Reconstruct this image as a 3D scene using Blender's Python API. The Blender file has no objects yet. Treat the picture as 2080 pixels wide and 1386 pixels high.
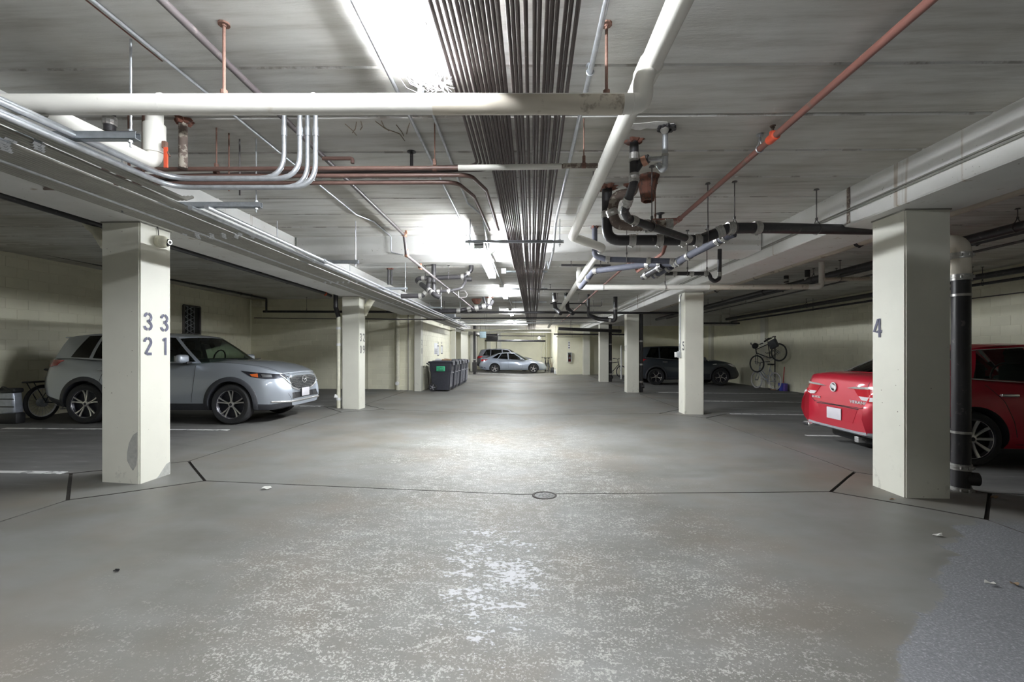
import bpy, bmesh, math, random
from math import sin, cos, pi, radians, atan, sqrt, floor
from mathutils import Vector, Matrix
from mathutils.bvhtree import BVHTree
random.seed(7)
SC = bpy.context.scene
COL = SC.collection

# ---------------------------------------------------------------- camera
F = 930.0                 # focal length in pixels of the 2080 px wide frame
TH = atan(45.0 / F)       # camera is turned slightly left of the aisle
CAMZ = 1.35
PPX, PPY = 1023.0, 717.0
cd = bpy.data.cameras.new('camera')
cd.sensor_width = 36.0
cd.lens = 36.0 * F / 2080.0
cd.shift_x = 17.0 / 2080.0
cd.shift_y = 24.0 / 2080.0
cd.clip_start = 0.05
cd.clip_end = 200
cam = bpy.data.objects.new('camera', cd)
cam.location = (0, 0, CAMZ)
cam.rotation_euler = (pi / 2, 0, TH)
COL.objects.link(cam)
SC.camera = cam

# ---------------------------------------------------------------- world, exposure
wd = bpy.data.worlds.new('world')
SC.world = wd
wd.use_nodes = True
wd.node_tree.nodes['Background'].inputs[0].default_value = (0.9, 0.95, 1.0, 1)
wd.node_tree.nodes['Background'].inputs[1].default_value = 0.15
SC.view_settings.view_transform = 'Standard'
SC.view_settings.look = 'None'
SC.view_settings.exposure = 0.84
SC.view_settings.gamma = 1.0
SC.view_settings.use_curve_mapping = False
SC.cycles.max_bounces = 8
SC.cycles.diffuse_bounces = 5
SC.cycles.glossy_bounces = 3
SC.cycles.transparent_max_bounces = 12
SC.cycles.caustics_reflective = False
SC.cycles.caustics_refractive = False
SC.cycles.sample_clamp_indirect = 6.0
TUBE_POWER = 300.0        # emission of the fluorescent tubes

# ---------------------------------------------------------------- geometry of the place
CZ = 3.087                # main ceiling
CZL = 3.28                # ceiling of the left bay
BEAMZ = 2.69              # underside of the long beams
XL, XR = -9.9, 9.65       # side walls
YB = -10.0                # behind the camera
YP = 16.05                # cross wall of the left bay
YF = 37.0                 # far wall
FX = [-11, -9.9, -7.0, -5.0, -3.9, -0.1, 3.5, 9.65, 11]
FZ = [0.06, 0.06, 0.06, 0.062, 0.01, -0.09, 0.0, -0.05, -0.05]


def fz(x):
    for i in range(len(FX) - 1):
        if x <= FX[i + 1]:
            t = (x - FX[i]) / (FX[i + 1] - FX[i])
            return FZ[i] + t * (FZ[i + 1] - FZ[i])
    return FZ[-1]


def W(px, py, d):
    """point at depth d (metres from the lens plane) seen at a pixel of the photograph"""
    xc = (px - PPX) / F * d
    return Vector((xc * cos(TH) - d * sin(TH), xc * sin(TH) + d * cos(TH), CAMZ + (PPY - py) / F * d))


def WZ(px, py, Z):
    return W(px, py, (Z - CAMZ) * F / (PPY - py))


def WX(px, py, X):
    return W(px, py, X / ((px - PPX) / F * cos(TH) - sin(TH)))


def WY(px, py, Y):
    return W(px, py, Y / ((px - PPX) / F * sin(TH) + cos(TH)))


def WF(px, py):
    z = 0.0
    for _ in range(6):
        p = WZ(px, py, z)
        z = fz(p.x)
    return p


# ---------------------------------------------------------------- materials
def nt(name):
    m = bpy.data.materials.new(name)
    m.use_nodes = True
    t = m.node_tree
    b = t.nodes['Principled BSDF']
    return m, t, b


def N(t, typ, **kw):
    n = t.nodes.new(typ)
    for k, v in kw.items():
        if k.startswith('i_'):
            n.inputs[k[2:].replace('_', ' ')].default_value = v
        else:
            setattr(n, k, v)
    return n


def ramp(t, fac, stops):
    r = t.nodes.new('ShaderNodeValToRGB')
    el = r.color_ramp.elements
    while len(el) > 1:
        el.remove(el[-1])
    el[0].position = stops[0][0]
    el[0].color = stops[0][1]
    for p, c in stops[1:]:
        e = el.new(p)
        e.color = c
    t.links.new(fac, r.inputs[0])
    return r


def c4(c):
    return (c[0], c[1], c[2], 1.0)


def mixc(t, fac, a, b, typ='MIX'):
    m = t.nodes.new('ShaderNodeMix')
    m.data_type = 'RGBA'
    m.blend_type = typ
    for s, v in ((0, fac), (6, a), (7, b)):
        if hasattr(v, 'is_output'):
            t.links.new(v, m.inputs[s])
        else:
            m.inputs[s].default_value = v if s == 0 else c4(v)
    return m.outputs[2]


def mth(t, op, a, b=None, clamp=False):
    m = t.nodes.new('ShaderNodeMath')
    m.operation = op
    m.use_clamp = clamp
    for i, v in enumerate((a, b)):
        if v is None:
            continue
        if hasattr(v, 'is_output'):
            t.links.new(v, m.inputs[i])
        else:
            m.inputs[i].default_value = v
    return m.outputs[0]


def geo_pos(t, scale=(1, 1, 1), rot=(0, 0, 0)):
    g = t.nodes.new('ShaderNodeNewGeometry')
    mp = t.nodes.new('ShaderNodeMapping')
    mp.inputs['Scale'].default_value = scale
    mp.inputs['Rotation'].default_value = rot
    t.links.new(g.outputs['Position'], mp.inputs[0])
    return mp.outputs[0]


def noise(t, vec, scale, detail=4.0, rough=0.6):
    n = N(t, 'ShaderNodeTexNoise')
    n.inputs['Scale'].default_value = scale
    n.inputs['Detail'].default_value = detail
    n.inputs['Roughness'].default_value = rough
    if vec is not None:
        t.links.new(vec, n.inputs['Vector'])
    return n.outputs['Fac']


def bump(t, b, h, strength=0.2, dist=0.01):
    n = N(t, 'ShaderNodeBump')
    n.inputs['Strength'].default_value = strength
    n.inputs['Distance'].default_value = dist
    t.links.new(h, n.inputs['Height'])
    t.links.new(n.outputs[0], b.inputs['Normal'])


def simple(name, col, rough=0.5, metal=0.0, var=0.12, scale=14.0, coat=0.0, bmp=0.0):
    m, t, b = nt(name)
    v = noise(t, geo_pos(t), scale)
    lo = tuple(max(0, x * (1 - var)) for x in col)
    hi = tuple(min(1, x * (1 + var)) for x in col)
    r = ramp(t, v, [(0.3, c4(lo)), (0.7, c4(hi))])
    t.links.new(r.outputs[0], b.inputs['Base Color'])
    b.inputs['Roughness'].default_value = rough
    b.inputs['Metallic'].default_value = metal
    if coat:
        b.inputs['Coat Weight'].default_value = coat
        b.inputs['Coat Roughness'].default_value = 0.06
    if bmp:
        bump(t, b, v, bmp)
    return m


M = {}


def speckled(name, col, col2, scale, thr, rough=0.5, metal=0.0, streak=None):
    """base colour with spots or blotches of a second colour"""
    m, t, b = nt(name)
    v = noise(t, geo_pos(t, streak or (1, 1, 1)), scale, 5.0, 0.65)
    base = noise(t, geo_pos(t), scale * 0.25)
    r0 = ramp(t, base, [(0.3, c4(tuple(x * 0.85 for x in col))), (0.7, c4(tuple(min(1, x * 1.12) for x in col)))])
    r = ramp(t, v, [(thr, (0, 0, 0, 1)), (thr + 0.06, (1, 1, 1, 1))])
    t.links.new(mixc(t, r.outputs[0], r0.outputs[0], col2), b.inputs['Base Color'])
    b.inputs['Roughness'].default_value = rough
    b.inputs['Metallic'].default_value = metal
    bump(t, b, v, 0.12, 0.004)
    return m


def mk_materials():
    # ceiling concrete: streaks run along the boards
    m, t, b = nt('board_concrete')
    st = noise(t, geo_pos(t, (0.5, 5.0, 1.0)), 2.2, 6.0, 0.65)
    bl = noise(t, geo_pos(t, (0.8, 1.0, 1.0)), 0.8, 4.0, 0.6)
    fine = noise(t, geo_pos(t, (1.2, 6.0, 1.0)), 14.0, 5.0, 0.7)
    r1 = ramp(t, st, [(0.28, (0.47, 0.46, 0.435, 1)), (0.5, (0.65, 0.65, 0.635, 1)), (0.72, (0.75, 0.75, 0.74, 1))])
    r2 = ramp(t, bl, [(0.3, (0.74, 0.71, 0.65, 1)), (0.62, (1.0, 1.0, 0.99, 1))])
    c = mixc(t, 1.0, r1.outputs[0], r2.outputs[0], 'MULTIPLY')
    r3 = ramp(t, fine, [(0.22, (0.62, 0.6, 0.55, 1)), (0.36, (1, 1, 1, 1)), (0.68, (1, 1, 1, 1)), (0.78, (1.25, 1.25, 1.22, 1))])
    c = mixc(t, 0.8, c, r3.outputs[0], 'MULTIPLY')
    oi = N(t, 'ShaderNodeObjectInfo')
    ro = ramp(t, oi.outputs['Random'], [(0.0, (0.93, 0.93, 0.92, 1)), (1.0, (1.04, 1.04, 1.04, 1))])
    c = mixc(t, 1.0, c, ro.outputs[0], 'MULTIPLY')
    t.links.new(c, b.inputs['Base Color'])
    b.inputs['Roughness'].default_value = 0.9
    bump(t, b, fine, 0.35, 0.006)
    M['ceil'] = m
    # beams: pale grey paint with rust runs down their faces
    m, t, b = nt('beam_concrete')
    bl = noise(t, geo_pos(t), 1.6, 5.0)
    r1 = ramp(t, bl, [(0.3, (0.70, 0.695, 0.67, 1)), (0.7, (0.80, 0.80, 0.785, 1))])
    run = noise(t, geo_pos(t, (2.2, 2.2, 0.12)), 2.6, 3.0, 0.7)
    r2 = ramp(t, run, [(0.64, (0, 0, 0, 1)), (0.74, (0.75, 0.75, 0.75, 1))])
    c = mixc(t, r2.outputs[0], r1.outputs[0], (0.36, 0.27, 0.19))
    pit = noise(t, geo_pos(t), 30.0, 2.0)
    r3 = ramp(t, pit, [(0.24, (0.45, 0.43, 0.4, 1)), (0.28, (1, 1, 1, 1))])
    c = mixc(t, 1.0, c, r3.outputs[0], 'MULTIPLY')
    t.links.new(c, b.inputs['Base Color'])
    b.inputs['Roughness'].default_value = 0.8
    M['beam'] = m
    # cream paint on columns, with small pits and scuffs near the foot
    for nm, col, pits in (('cream_column', (0.71, 0.70, 0.615), True), ('cream_block', (0.86, 0.835, 0.67), False)):
        m, t, b = nt(nm)
        bl = noise(t, geo_pos(t), 1.3, 4.0)
        r1 = ramp(t, bl, [(0.3, c4(tuple(x * 0.93 for x in col))), (0.7, c4(tuple(min(1, x * 1.04) for x in col)))])
        c = r1.outputs[0]
        if pits:
            vo = N(t, 'ShaderNodeTexVoronoi')
            vo.inputs['Scale'].default_value = 13.0
            t.links.new(geo_pos(t), vo.inputs['Vector'])
            r2 = ramp(t, vo.outputs['Distance'], [(0.05, (0.25, 0.23, 0.2, 1)), (0.085, (1, 1, 1, 1))])
            pm = noise(t, geo_pos(t), 1.7, 2.0)
            pr = ramp(t, pm, [(0.48, (0, 0, 0, 1)), (0.58, (1, 1, 1, 1))])
            pc = mixc(t, pr.outputs[0], (1, 1, 1), r2.outputs[0])
            c = mixc(t, 1.0, c, pc, 'MULTIPLY')
            sep = N(t, 'ShaderNodeSeparateXYZ')
            t.links.new(geo_pos(t), sep.inputs[0])
            low = mth(t, 'SUBTRACT', 1.0, mth(t, 'MULTIPLY', sep.outputs[2], 2.2), True)
            sc = noise(t, geo_pos(t, (1, 1, 0.7)), 7.0, 4.0, 0.7)
            sr = ramp(t, sc, [(0.58, (0, 0, 0, 1)), (0.7, (0.7, 0.7, 0.7, 1))])
            c = mixc(t, mth(t, 'MULTIPLY', sr.outputs[0], low), c, (0.36, 0.35, 0.30))
        else:
            oi = N(t, 'ShaderNodeObjectInfo')
            ro = ramp(t, oi.outputs['Random'], [(0.0, (0.965, 0.965, 0.955, 1)), (1.0, (1.02, 1.02, 1.02, 1))])
            c = mixc(t, 1.0, c, ro.outputs[0], 'MULTIPLY')
            bump(t, b, noise(t, geo_pos(t), 60.0, 3.0), 0.12, 0.004)
        t.links.new(c, b.inputs['Base Color'])
        b.inputs['Roughness'].default_value = 0.5
        M[nm] = m
    # floor
    m, t, b = nt('sealed_concrete')
    g = geo_pos(t)
    sep = N(t, 'ShaderNodeSeparateXYZ')
    t.links.new(g, sep.inputs[0])
    X, Y = sep.outputs[0], sep.outputs[1]
    big = noise(t, geo_pos(t), 0.7, 5.0, 0.6)
    strk = noise(t, geo_pos(t, (0.7, 2.4, 1)), 1.6, 6.0, 0.65)
    r1 = ramp(t, big, [(0.3, (0.150, 0.144, 0.126, 1)), (0.52, (0.195, 0.193, 0.183, 1)), (0.75, (0.235, 0.235, 0.230, 1))])
    r2 = ramp(t, strk, [(0.28, (0.80, 0.79, 0.76, 1)), (0.6, (1.0, 1.0, 1.0, 1)), (0.8, (1.1, 1.1, 1.1, 1))])
    c = mixc(t, 1.0, r1.outputs[0], r2.outputs[0], 'MULTIPLY')
    # brownish tint on the left of the near slab
    br = noise(t, geo_pos(t), 0.9, 3.0)
    brr = ramp(t, br, [(0.46, (0, 0, 0, 1)), (0.68, (0.5, 0.5, 0.5, 1))])
    c = mixc(t, brr.outputs[0], c, (0.19, 0.158, 0.125))
    # worn wheel band: light aggregate flecks with dark pin holes
    ax = mth(t, 'ABSOLUTE', mth(t, 'ADD', X, 0.25))
    wob = noise(t, geo_pos(t), 1.1, 4.0, 0.65)
    band = mth(t, 'SUBTRACT', mth(t, 'ADD', 2.35, mth(t, 'MULTIPLY', mth(t, 'SUBTRACT', wob, 0.5), 3.6)), ax, False)
    bandr = ramp(t, mth(t, 'MULTIPLY', band, 0.55), [(0.0, (0, 0, 0, 1)), (0.75, (1, 1, 1, 1))])
    nearf = ramp(t, mth(t, 'DIVIDE', Y, 14.0), [(0.45, (1, 1, 1, 1)), (0.9, (0.25, 0.25, 0.25, 1))])
    worn = mth(t, 'MULTIPLY', bandr.outputs[0], nearf.outputs[0])
    agg = noise(t, geo_pos(t), 68.0, 3.0, 0.75)
    clump = noise(t, geo_pos(t, (1.0, 1.7, 1)), 9.0, 3.0, 0.65)
    thr = mth(t, 'SUBTRACT', 0.62, mth(t, 'MULTIPLY', worn, 0.09))
    thr = mth(t, 'SUBTRACT', thr, mth(t, 'MULTIPLY', mth(t, 'SUBTRACT', clump, 0.5), 0.42))
    fl = mth(t, 'MULTIPLY', mth(t, 'SUBTRACT', agg, thr), 14.0, True)
    fl = mth(t, 'MULTIPLY', fl, mth(t, 'MULTIPLY', worn, 1.0), True)
    c = mixc(t, mth(t, 'MULTIPLY', fl, 0.8), c, (0.43, 0.42, 0.39))
    holes = noise(t, geo_pos(t), 70.0, 3.0, 0.65)
    hl = mth(t, 'MULTIPLY', mth(t, 'SUBTRACT', 0.40, holes), 12.0, True)
    c = mixc(t, mth(t, 'MULTIPLY', hl, mth(t, 'MULTIPLY', worn, 0.75)), c, (0.12, 0.115, 0.11))
    # chalky white patch in the middle of the near slab
    wx = mth(t, 'DIVIDE', mth(t, 'ADD', X, 0.24), 0.42)
    wy = mth(t, 'DIVIDE', mth(t, 'SUBTRACT', Y, 3.05), 0.95)
    wd2 = mth(t, 'ADD', mth(t, 'MULTIPLY', wx, wx), mth(t, 'MULTIPLY', wy, wy))
    wn = noise(t, geo_pos(t, (1.0, 1.6, 1)), 4.5, 3.0, 0.6)
    wf = noise(t, geo_pos(t, (1.0, 1.5, 1)), 26.0, 3.0, 0.65)
    wv = mth(t, 'ADD', mth(t, 'MULTIPLY', wn, 0.6), mth(t, 'MULTIPLY', wf, 0.8))
    wv = mth(t, 'SUBTRACT', wv, mth(t, 'MULTIPLY', wd2, 0.17))
    wm = mth(t, 'MULTIPLY', mth(t, 'SUBTRACT', wv, 0.685), 22.0, True)
    c = mixc(t, mth(t, 'MULTIPLY', wm, 0.85), c, (0.52, 0.52, 0.545))
    # stall bays: greyer, rougher, worn, with deep shade added to the colour
    stall = mth(t, 'MAXIMUM', mth(t, 'MULTIPLY', mth(t, 'SUBTRACT', X, 4.1), 1.4, True), mth(t, 'MULTIPLY', mth(t, 'SUBTRACT', -4.4, X), 1.4, True))
    sv = noise(t, geo_pos(t, (0.5, 2.2, 1)), 1.7, 5.0, 0.7)
    sr = ramp(t, sv, [(0.3, (0.085, 0.085, 0.083, 1)), (0.6, (0.145, 0.145, 0.142, 1)), (0.76, (0.34, 0.34, 0.34, 1))])
    c = mixc(t, mth(t, 'MULTIPLY', stall, 0.85), c, sr.outputs[0])
    # bare bluish patch with a ragged edge at the near right
    edge = noise(t, geo_pos(t), 3.2, 5.0, 0.65)
    pl = mth(t, 'SUBTRACT', X, mth(t, 'MULTIPLY', Y, 1.07))
    pl = mth(t, 'ADD', mth(t, 'ADD', pl, 0.62), mth(t, 'MULTIPLY', mth(t, 'SUBTRACT', edge, 0.5), 0.7))
    pl = mth(t, 'MULTIPLY', pl, 30.0, True)
    pl = mth(t, 'MULTIPLY', pl, mth(t, 'MULTIPLY', mth(t, 'SUBTRACT', 4.0, Y), 4.0, True))
    gr = noise(t, geo_pos(t), 90.0, 4.0, 0.7)
    grr = ramp(t, gr, [(0.3, (0.12, 0.123, 0.13, 1)), (0.55, (0.19, 0.193, 0.203, 1)), (0.72, (0.36, 0.36, 0.37, 1))])
    c = mixc(t, pl, c, grr.outputs[0])
    t.links.new(c, b.inputs['Base Color'])
    b.inputs['Specular IOR Level'].default_value = 0.34
    rg = ramp(t, strk, [(0.3, (0.45, 0.45, 0.45, 1)), (0.7, (0.58, 0.58, 0.58, 1))])
    ro = mth(t, 'ADD', rg.outputs[0], mth(t, 'MULTIPLY', worn, 0.16))
    ro = mth(t, 'ADD', ro, mth(t, 'MULTIPLY', mth(t, 'MAXIMUM', pl, stall), 0.28), True)
    t.links.new(ro, b.inputs['Roughness'])
    hgt = mth(t, 'ADD', mth(t, 'MULTIPLY', agg, worn), mth(t, 'MULTIPLY', gr, mth(t, 'MULTIPLY', pl, 0.6)))
    bump(t, b, hgt, 0.25, 0.008)
    M['floor'] = m
    M['joint'] = simple('joint_dirt', (0.06, 0.055, 0.05), 0.95)
    M['linepaint'] = speckled('worn_line_paint', (0.72, 0.72, 0.71), (0.30, 0.30, 0.30), 9.0, 0.52, 0.7)
    M['galv'] = simple('galvanised_steel', (0.55, 0.57, 0.60), 0.38, 0.75, 0.15, 20)
    M['galv_old'] = speckled('old_galvanised', (0.30, 0.295, 0.265), (0.42, 0.41, 0.37), 22, 0.70, 0.45, 0.35)
    M['strut'] = simple('strut_steel', (0.40, 0.43, 0.46), 0.4, 0.7, 0.12, 25)
    M['brown'] = speckled('brown_coated_pipe', (0.085, 0.065, 0.063), (0.72, 0.72, 0.70), 60, 0.69, 0.6)
    M['brownplain'] = simple('brown_pipe', (0.13, 0.075, 0.062), 0.45)
    M['redoxide'] = speckled('red_oxide_pipe', (0.23, 0.10, 0.08), (0.16, 0.11, 0.09), 6, 0.58, 0.5, streak=(1, 1, 1))
    M['darkpipe'] = speckled('dark_sprinkler_pipe', (0.115, 0.098, 0.10), (0.20, 0.17, 0.165), 9, 0.58, 0.45)
    M['insul'] = speckled('white_pipe_jacket', (0.80, 0.785, 0.73), (0.60, 0.55, 0.46), 3.2, 0.66, 0.65)
    M['insul_dirt_shade'] = speckled('dirty_shaded_jacket', (0.60, 0.55, 0.46), (0.36, 0.31, 0.25), 5, 0.56, 0.7)  # dirty jackets, and the shaded stretch of the big crossing pipe
    M['insul_bright'] = simple('clean_pvc_jacket', (0.86, 0.86, 0.84), 0.5, 0, 0.03)
    M['iron'] = speckled('black_cast_iron', (0.035, 0.033, 0.036), (0.11, 0.10, 0.095), 14, 0.62, 0.42)
    M['ironrust'] = speckled('rusty_cast_iron', (0.17, 0.13, 0.11), (0.40, 0.36, 0.30), 16, 0.52, 0.75)
    M['bluepipe'] = simple('slate_blue_drain', (0.085, 0.09, 0.12), 0.7, 0, 0.15)
    M['rust'] = speckled('flaking_rust', (0.20, 0.085, 0.06), (0.10, 0.065, 0.055), 22, 0.52, 0.9)
    M['rustrod'] = simple('rusty_rod', (0.19, 0.105, 0.08), 0.7, 0.2, 0.25, 30)
    M['rod'] = simple('dark_rod', (0.13, 0.12, 0.12), 0.5, 0.4)
    M['orange'] = simple('orange_fitting', (0.72, 0.10, 0.045), 0.4)
    M['copper'] = simple('old_copper', (0.50, 0.27, 0.19), 0.4, 0.5, 0.2, 30)
    M['clamp'] = simple('stainless_clamp', (0.46, 0.45, 0.43), 0.38, 0.6, 0.12, 40)
    M['creampipe'] = simple('cream_painted_pipe', (0.70, 0.68, 0.55), 0.5)
    M['white'] = simple('white_enamel', (0.80, 0.80, 0.79), 0.4, 0, 0.03)
    M['black'] = simple('black_plastic', (0.018, 0.018, 0.02), 0.5, 0, 0.2)
    M['rubber'] = simple('tyre_rubber', (0.022, 0.022, 0.024), 0.75, 0, 0.2, 30)
    M['cladding'] = simple('dark_cladding', (0.045, 0.047, 0.055), 0.55, 0, 0.1)
    M['chrome'] = simple('chrome_trim', (0.80, 0.80, 0.80), 0.22, 0.75, 0.02)
    M['alloy'] = simple('bright_alloy', (0.72, 0.71, 0.70), 0.28, 0.85, 0.03)
    M['alloydark'] = simple('dark_alloy', (0.04, 0.04, 0.05), 0.35, 0.5)
    M['seat'] = simple('dark_upholstery', (0.03, 0.03, 0.032), 0.8)
    M['numeral'] = speckled('stencil_paint', (0.085, 0.085, 0.14), (0.30, 0.30, 0.36), 26, 0.62, 0.6)
    M['numeral_black'] = simple('black_stencil_paint', (0.05, 0.05, 0.055), 0.6)
    M['bin'] = simple('charcoal_bin_plastic', (0.045, 0.047, 0.06), 0.5, 0, 0.12)
    M['bin_grey'] = simple('grey_bin_plastic', (0.30, 0.30, 0.33), 0.5)
    M['green'] = simple('green_sticker', (0.06, 0.55, 0.27), 0.45, 0, 0.03)
    M['paper'] = simple('paper', (0.82, 0.82, 0.82), 0.7, 0, 0.03)
    M['cardboard'] = simple('cardboard', (0.42, 0.28, 0.18), 0.8)
    M['red'] = simple('red_enamel', (0.55, 0.03, 0.03), 0.3)
    M['blue'] = simple('blue_plastic', (0.05, 0.07, 0.40), 0.4)
    M['purple'] = simple('purple_plastic', (0.12, 0.07, 0.32), 0.4)
    M['greymetal'] = simple('grey_sheet_metal', (0.33, 0.35, 0.38), 0.45, 0.3)
    M['bluebox'] = simple('pale_blue_box', (0.42, 0.55, 0.62), 0.45)
    M['web'] = simple('cobweb_silk', (0.75, 0.75, 0.77), 0.9)
    M['leaf'] = simple('dry_leaf', (0.22, 0.15, 0.09), 0.8)
    M['litter'] = simple('torn_paper', (0.70, 0.69, 0.65), 0.8)
    M['peel'] = simple('fresh_white_plaster', (0.78, 0.77, 0.75), 0.85)
    M['paste'] = speckled('cement_paste', (0.66, 0.655, 0.63), (0.42, 0.40, 0.37), 3.5, 0.52, 0.9)
    M['bottle'] = simple('translucent_jug', (0.72, 0.75, 0.78), 0.3)
    M['silverbag'] = simple('silver_pannier', (0.42, 0.45, 0.52), 0.35, 0.4)

    # lamps
    m, t, b = nt('fluorescent_tube')
    b.inputs['Base Color'].default_value = (0.9, 0.9, 0.9, 1)
    b.inputs['Emission Color'].default_value = (0.93, 0.965, 1.0, 1)
    b.inputs['Emission Strength'].default_value = TUBE_POWER
    M['tube'] = m
    m = m.copy()
    m.name = 'diffused_tube'
    m.node_tree.nodes['Principled BSDF'].inputs['Emission Strength'].default_value = TUBE_POWER * 0.48
    M['tube_dim'] = m
    m, t, b = nt('bulb_glow')
    b.inputs['Emission Color'].default_value = (1.0, 0.97, 0.92, 1)
    b.inputs['Emission Strength'].default_value = 300.0
    M['bulb'] = m
    # glass of the cars
    for nm, tint, gl in (('clear_glass', (0.62, 0.74, 0.66), 1.0), ('tinted_glass', (0.10, 0.11, 0.11), 1.0), ('lens_glass', (0.85, 0.87, 0.88), 1.0)):
        m = bpy.data.materials.new(nm)
        m.use_nodes = True
        t = m.node_tree
        t.nodes.clear()
        o = N(t, 'ShaderNodeOutputMaterial')
        tr = N(t, 'ShaderNodeBsdfTransparent')
        tr.inputs[0].default_value = c4(tint)
        gs = N(t, 'ShaderNodeBsdfGlossy')
        gs.inputs['Roughness'].default_value = 0.03
        fr = N(t, 'ShaderNodeFresnel')
        fr.inputs[0].default_value = 1.5
        mx = N(t, 'ShaderNodeMixShader')
        t.links.new(fr.outputs[0], mx.inputs[0])
        t.links.new(tr.outputs[0], mx.inputs[1])
        t.links.new(gs.outputs[0], mx.inputs[2])
        t.links.new(mx.outputs[0], o.inputs[0])
        M[nm] = m

    def paint(nm, col, metal, rough=0.32, coat=1.0):
        m, t, b = nt(nm)
        fl = noise(t, geo_pos(t), 900.0, 1.0)
        r = ramp(t, fl, [(0.3, c4(tuple(x * 0.94 for x in col))), (0.7, c4(tuple(min(1, x * 1.05) for x in col)))])
        t.links.new(r.outputs[0], b.inputs['Base Color'])
        b.inputs['Metallic'].default_value = metal
        b.inputs['Roughness'].default_value = rough
        b.inputs['Coat Weight'].default_value = coat
        b.inputs['Coat Roughness'].default_value = 0.05
        M[nm] = m
    paint('silver_paint', (0.44, 0.48, 0.54), 0.55, 0.36)
    paint('red_paint', (0.44, 0.008, 0.028), 0.15, 0.4, 0.6)
    paint('charcoal_paint', (0.055, 0.065, 0.08), 0.4)
    paint('paleblue_paint', (0.36, 0.41, 0.50), 0.45)
    paint('slate_paint', (0.12, 0.125, 0.15), 0.4)
    M['taillight'] = simple('red_lens', (0.48, 0.02, 0.03), 0.12, 0, 0.05, coat=1.0)
    M['amber'] = simple('amber_lens', (0.62, 0.13, 0.03), 0.15, 0, 0.05, coat=1.0)
    M['whitelens'] = simple('white_lens', (0.72, 0.70, 0.72), 0.12, 0, 0.05, coat=1.0)
    M['badge'] = simple('bright_badge', (0.78, 0.78, 0.78), 0.35, 0.15, 0.02)
    M['drain'] = simple('dull_drain_cover', (0.16, 0.16, 0.155), 0.7, 0.1, 0.3, 40)
    M['worn'] = simple('worn_grey_patch', (0.40, 0.40, 0.37), 0.8, 0, 0.15, 20)
    M['stain'] = simple('brown_water_stain', (0.30, 0.25, 0.19), 0.9)
    M['plate'] = simple('blank_plate', (0.62, 0.60, 0.64), 0.4, 0, 0.06, 6)


mk_materials()

# ---------------------------------------------------------------- object helpers
LOC = {}


def tag(o, label=None, cat=None, group=None, kind=None):
    if label:
        o['label'] = label
    if cat:
        o['category'] = cat
    if group:
        o['group'] = group
    if kind:
        o['kind'] = kind
    return o


def finish(bm, name, sharp=35.0):
    bmesh.ops.recalc_face_normals(bm, faces=bm.faces)
    me = bpy.data.meshes.new(name)
    bm.to_mesh(me)
    bm.free()
    me.shade_smooth()
    me.set_sharp_from_angle(angle=radians(sharp))
    return me


def obj(name, bm, mat, parent=None, org=None, sharp=35.0, local=False):
    """one mesh object; world coordinates unless local=True"""
    if parent is not None and org is None and not local:
        org = LOC.get(parent.name, Vector((0, 0, 0)))
    if org is not None:
        org = Vector(org)
        bmesh.ops.translate(bm, verts=bm.verts, vec=-org)
    me = finish(bm, name, sharp)
    for mm in (mat if isinstance(mat, (list, tuple)) else [mat]):
        me.materials.append(M[mm] if isinstance(mm, str) else mm)
    o = bpy.data.objects.new(name, me)
    COL.objects.link(o)
    if parent is not None:
        o.parent = parent
        LOC[o.name] = LOC.get(parent.name, Vector((0, 0, 0)))
    elif org is not None:
        o.location = org
        LOC[o.name] = org
    return o


def thing(name, label, cat, loc=(0, 0, 0), rz=0.0, group=None):
    o = bpy.data.objects.new(name, None)
    o.empty_display_size = 0.2
    o.location = loc
    o.rotation_euler = (0, 0, rz)
    COL.objects.link(o)
    LOC[o.name] = Vector(loc)
    return tag(o, label, cat, group)


def struct(name, bm, mat, sharp=35.0):
    o = obj(name, bm, mat, sharp=sharp)
    o['kind'] = 'structure'
    return o


def copy_tree(o, parent=None):
    c = o.copy()
    COL.objects.link(c)
    if parent is not None:
        c.parent = parent
    for ch in list(o.children):
        copy_tree(ch, c)
    return c


def box(bm, lo, hi, mi=0):
    x0, y0, z0 = lo
    x1, y1, z1 = hi
    v = [bm.verts.new(p) for p in ((x0, y0, z0), (x1, y0, z0), (x1, y1, z0), (x0, y1, z0), (x0, y0, z1), (x1, y0, z1), (x1, y1, z1), (x0, y1, z1))]
    fs = []
    for q in ((0, 3, 2, 1), (4, 5, 6, 7), (0, 1, 5, 4), (1, 2, 6, 5), (2, 3, 7, 6), (3, 0, 4, 7)):
        f = bm.faces.new([v[i] for i in q])
        f.material_index = mi
        fs.append(f)
    return v, fs


def rbox(bm, c, s, r=0.02, seg=2, rot=None):
    """box with rounded edges"""
    b2 = bmesh.new()
    box(b2, (-s[0] / 2, -s[1] / 2, -s[2] / 2), (s[0] / 2, s[1] / 2, s[2] / 2))
    if r > 0:
        bmesh.ops.bevel(b2, geom=list(b2.edges), offset=min(r, min(s) * 0.49), segments=seg, profile=0.5, affect='EDGES')
    mt = Matrix.Translation(c)
    if rot is not None:
        mt = mt @ rot
    bmesh.ops.transform(b2, matrix=mt, verts=b2.verts)
    join(bm, b2)


def join(bm, b2):
    mp = {}
    for v in b2.verts:
        mp[v] = bm.verts.new(v.co)
    for f in b2.faces:
        try:
            nf = bm.faces.new([mp[v] for v in f.verts])
            nf.material_index = f.material_index
            nf.smooth = f.smooth
        except ValueError:
            pass
    b2.free()


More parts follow.
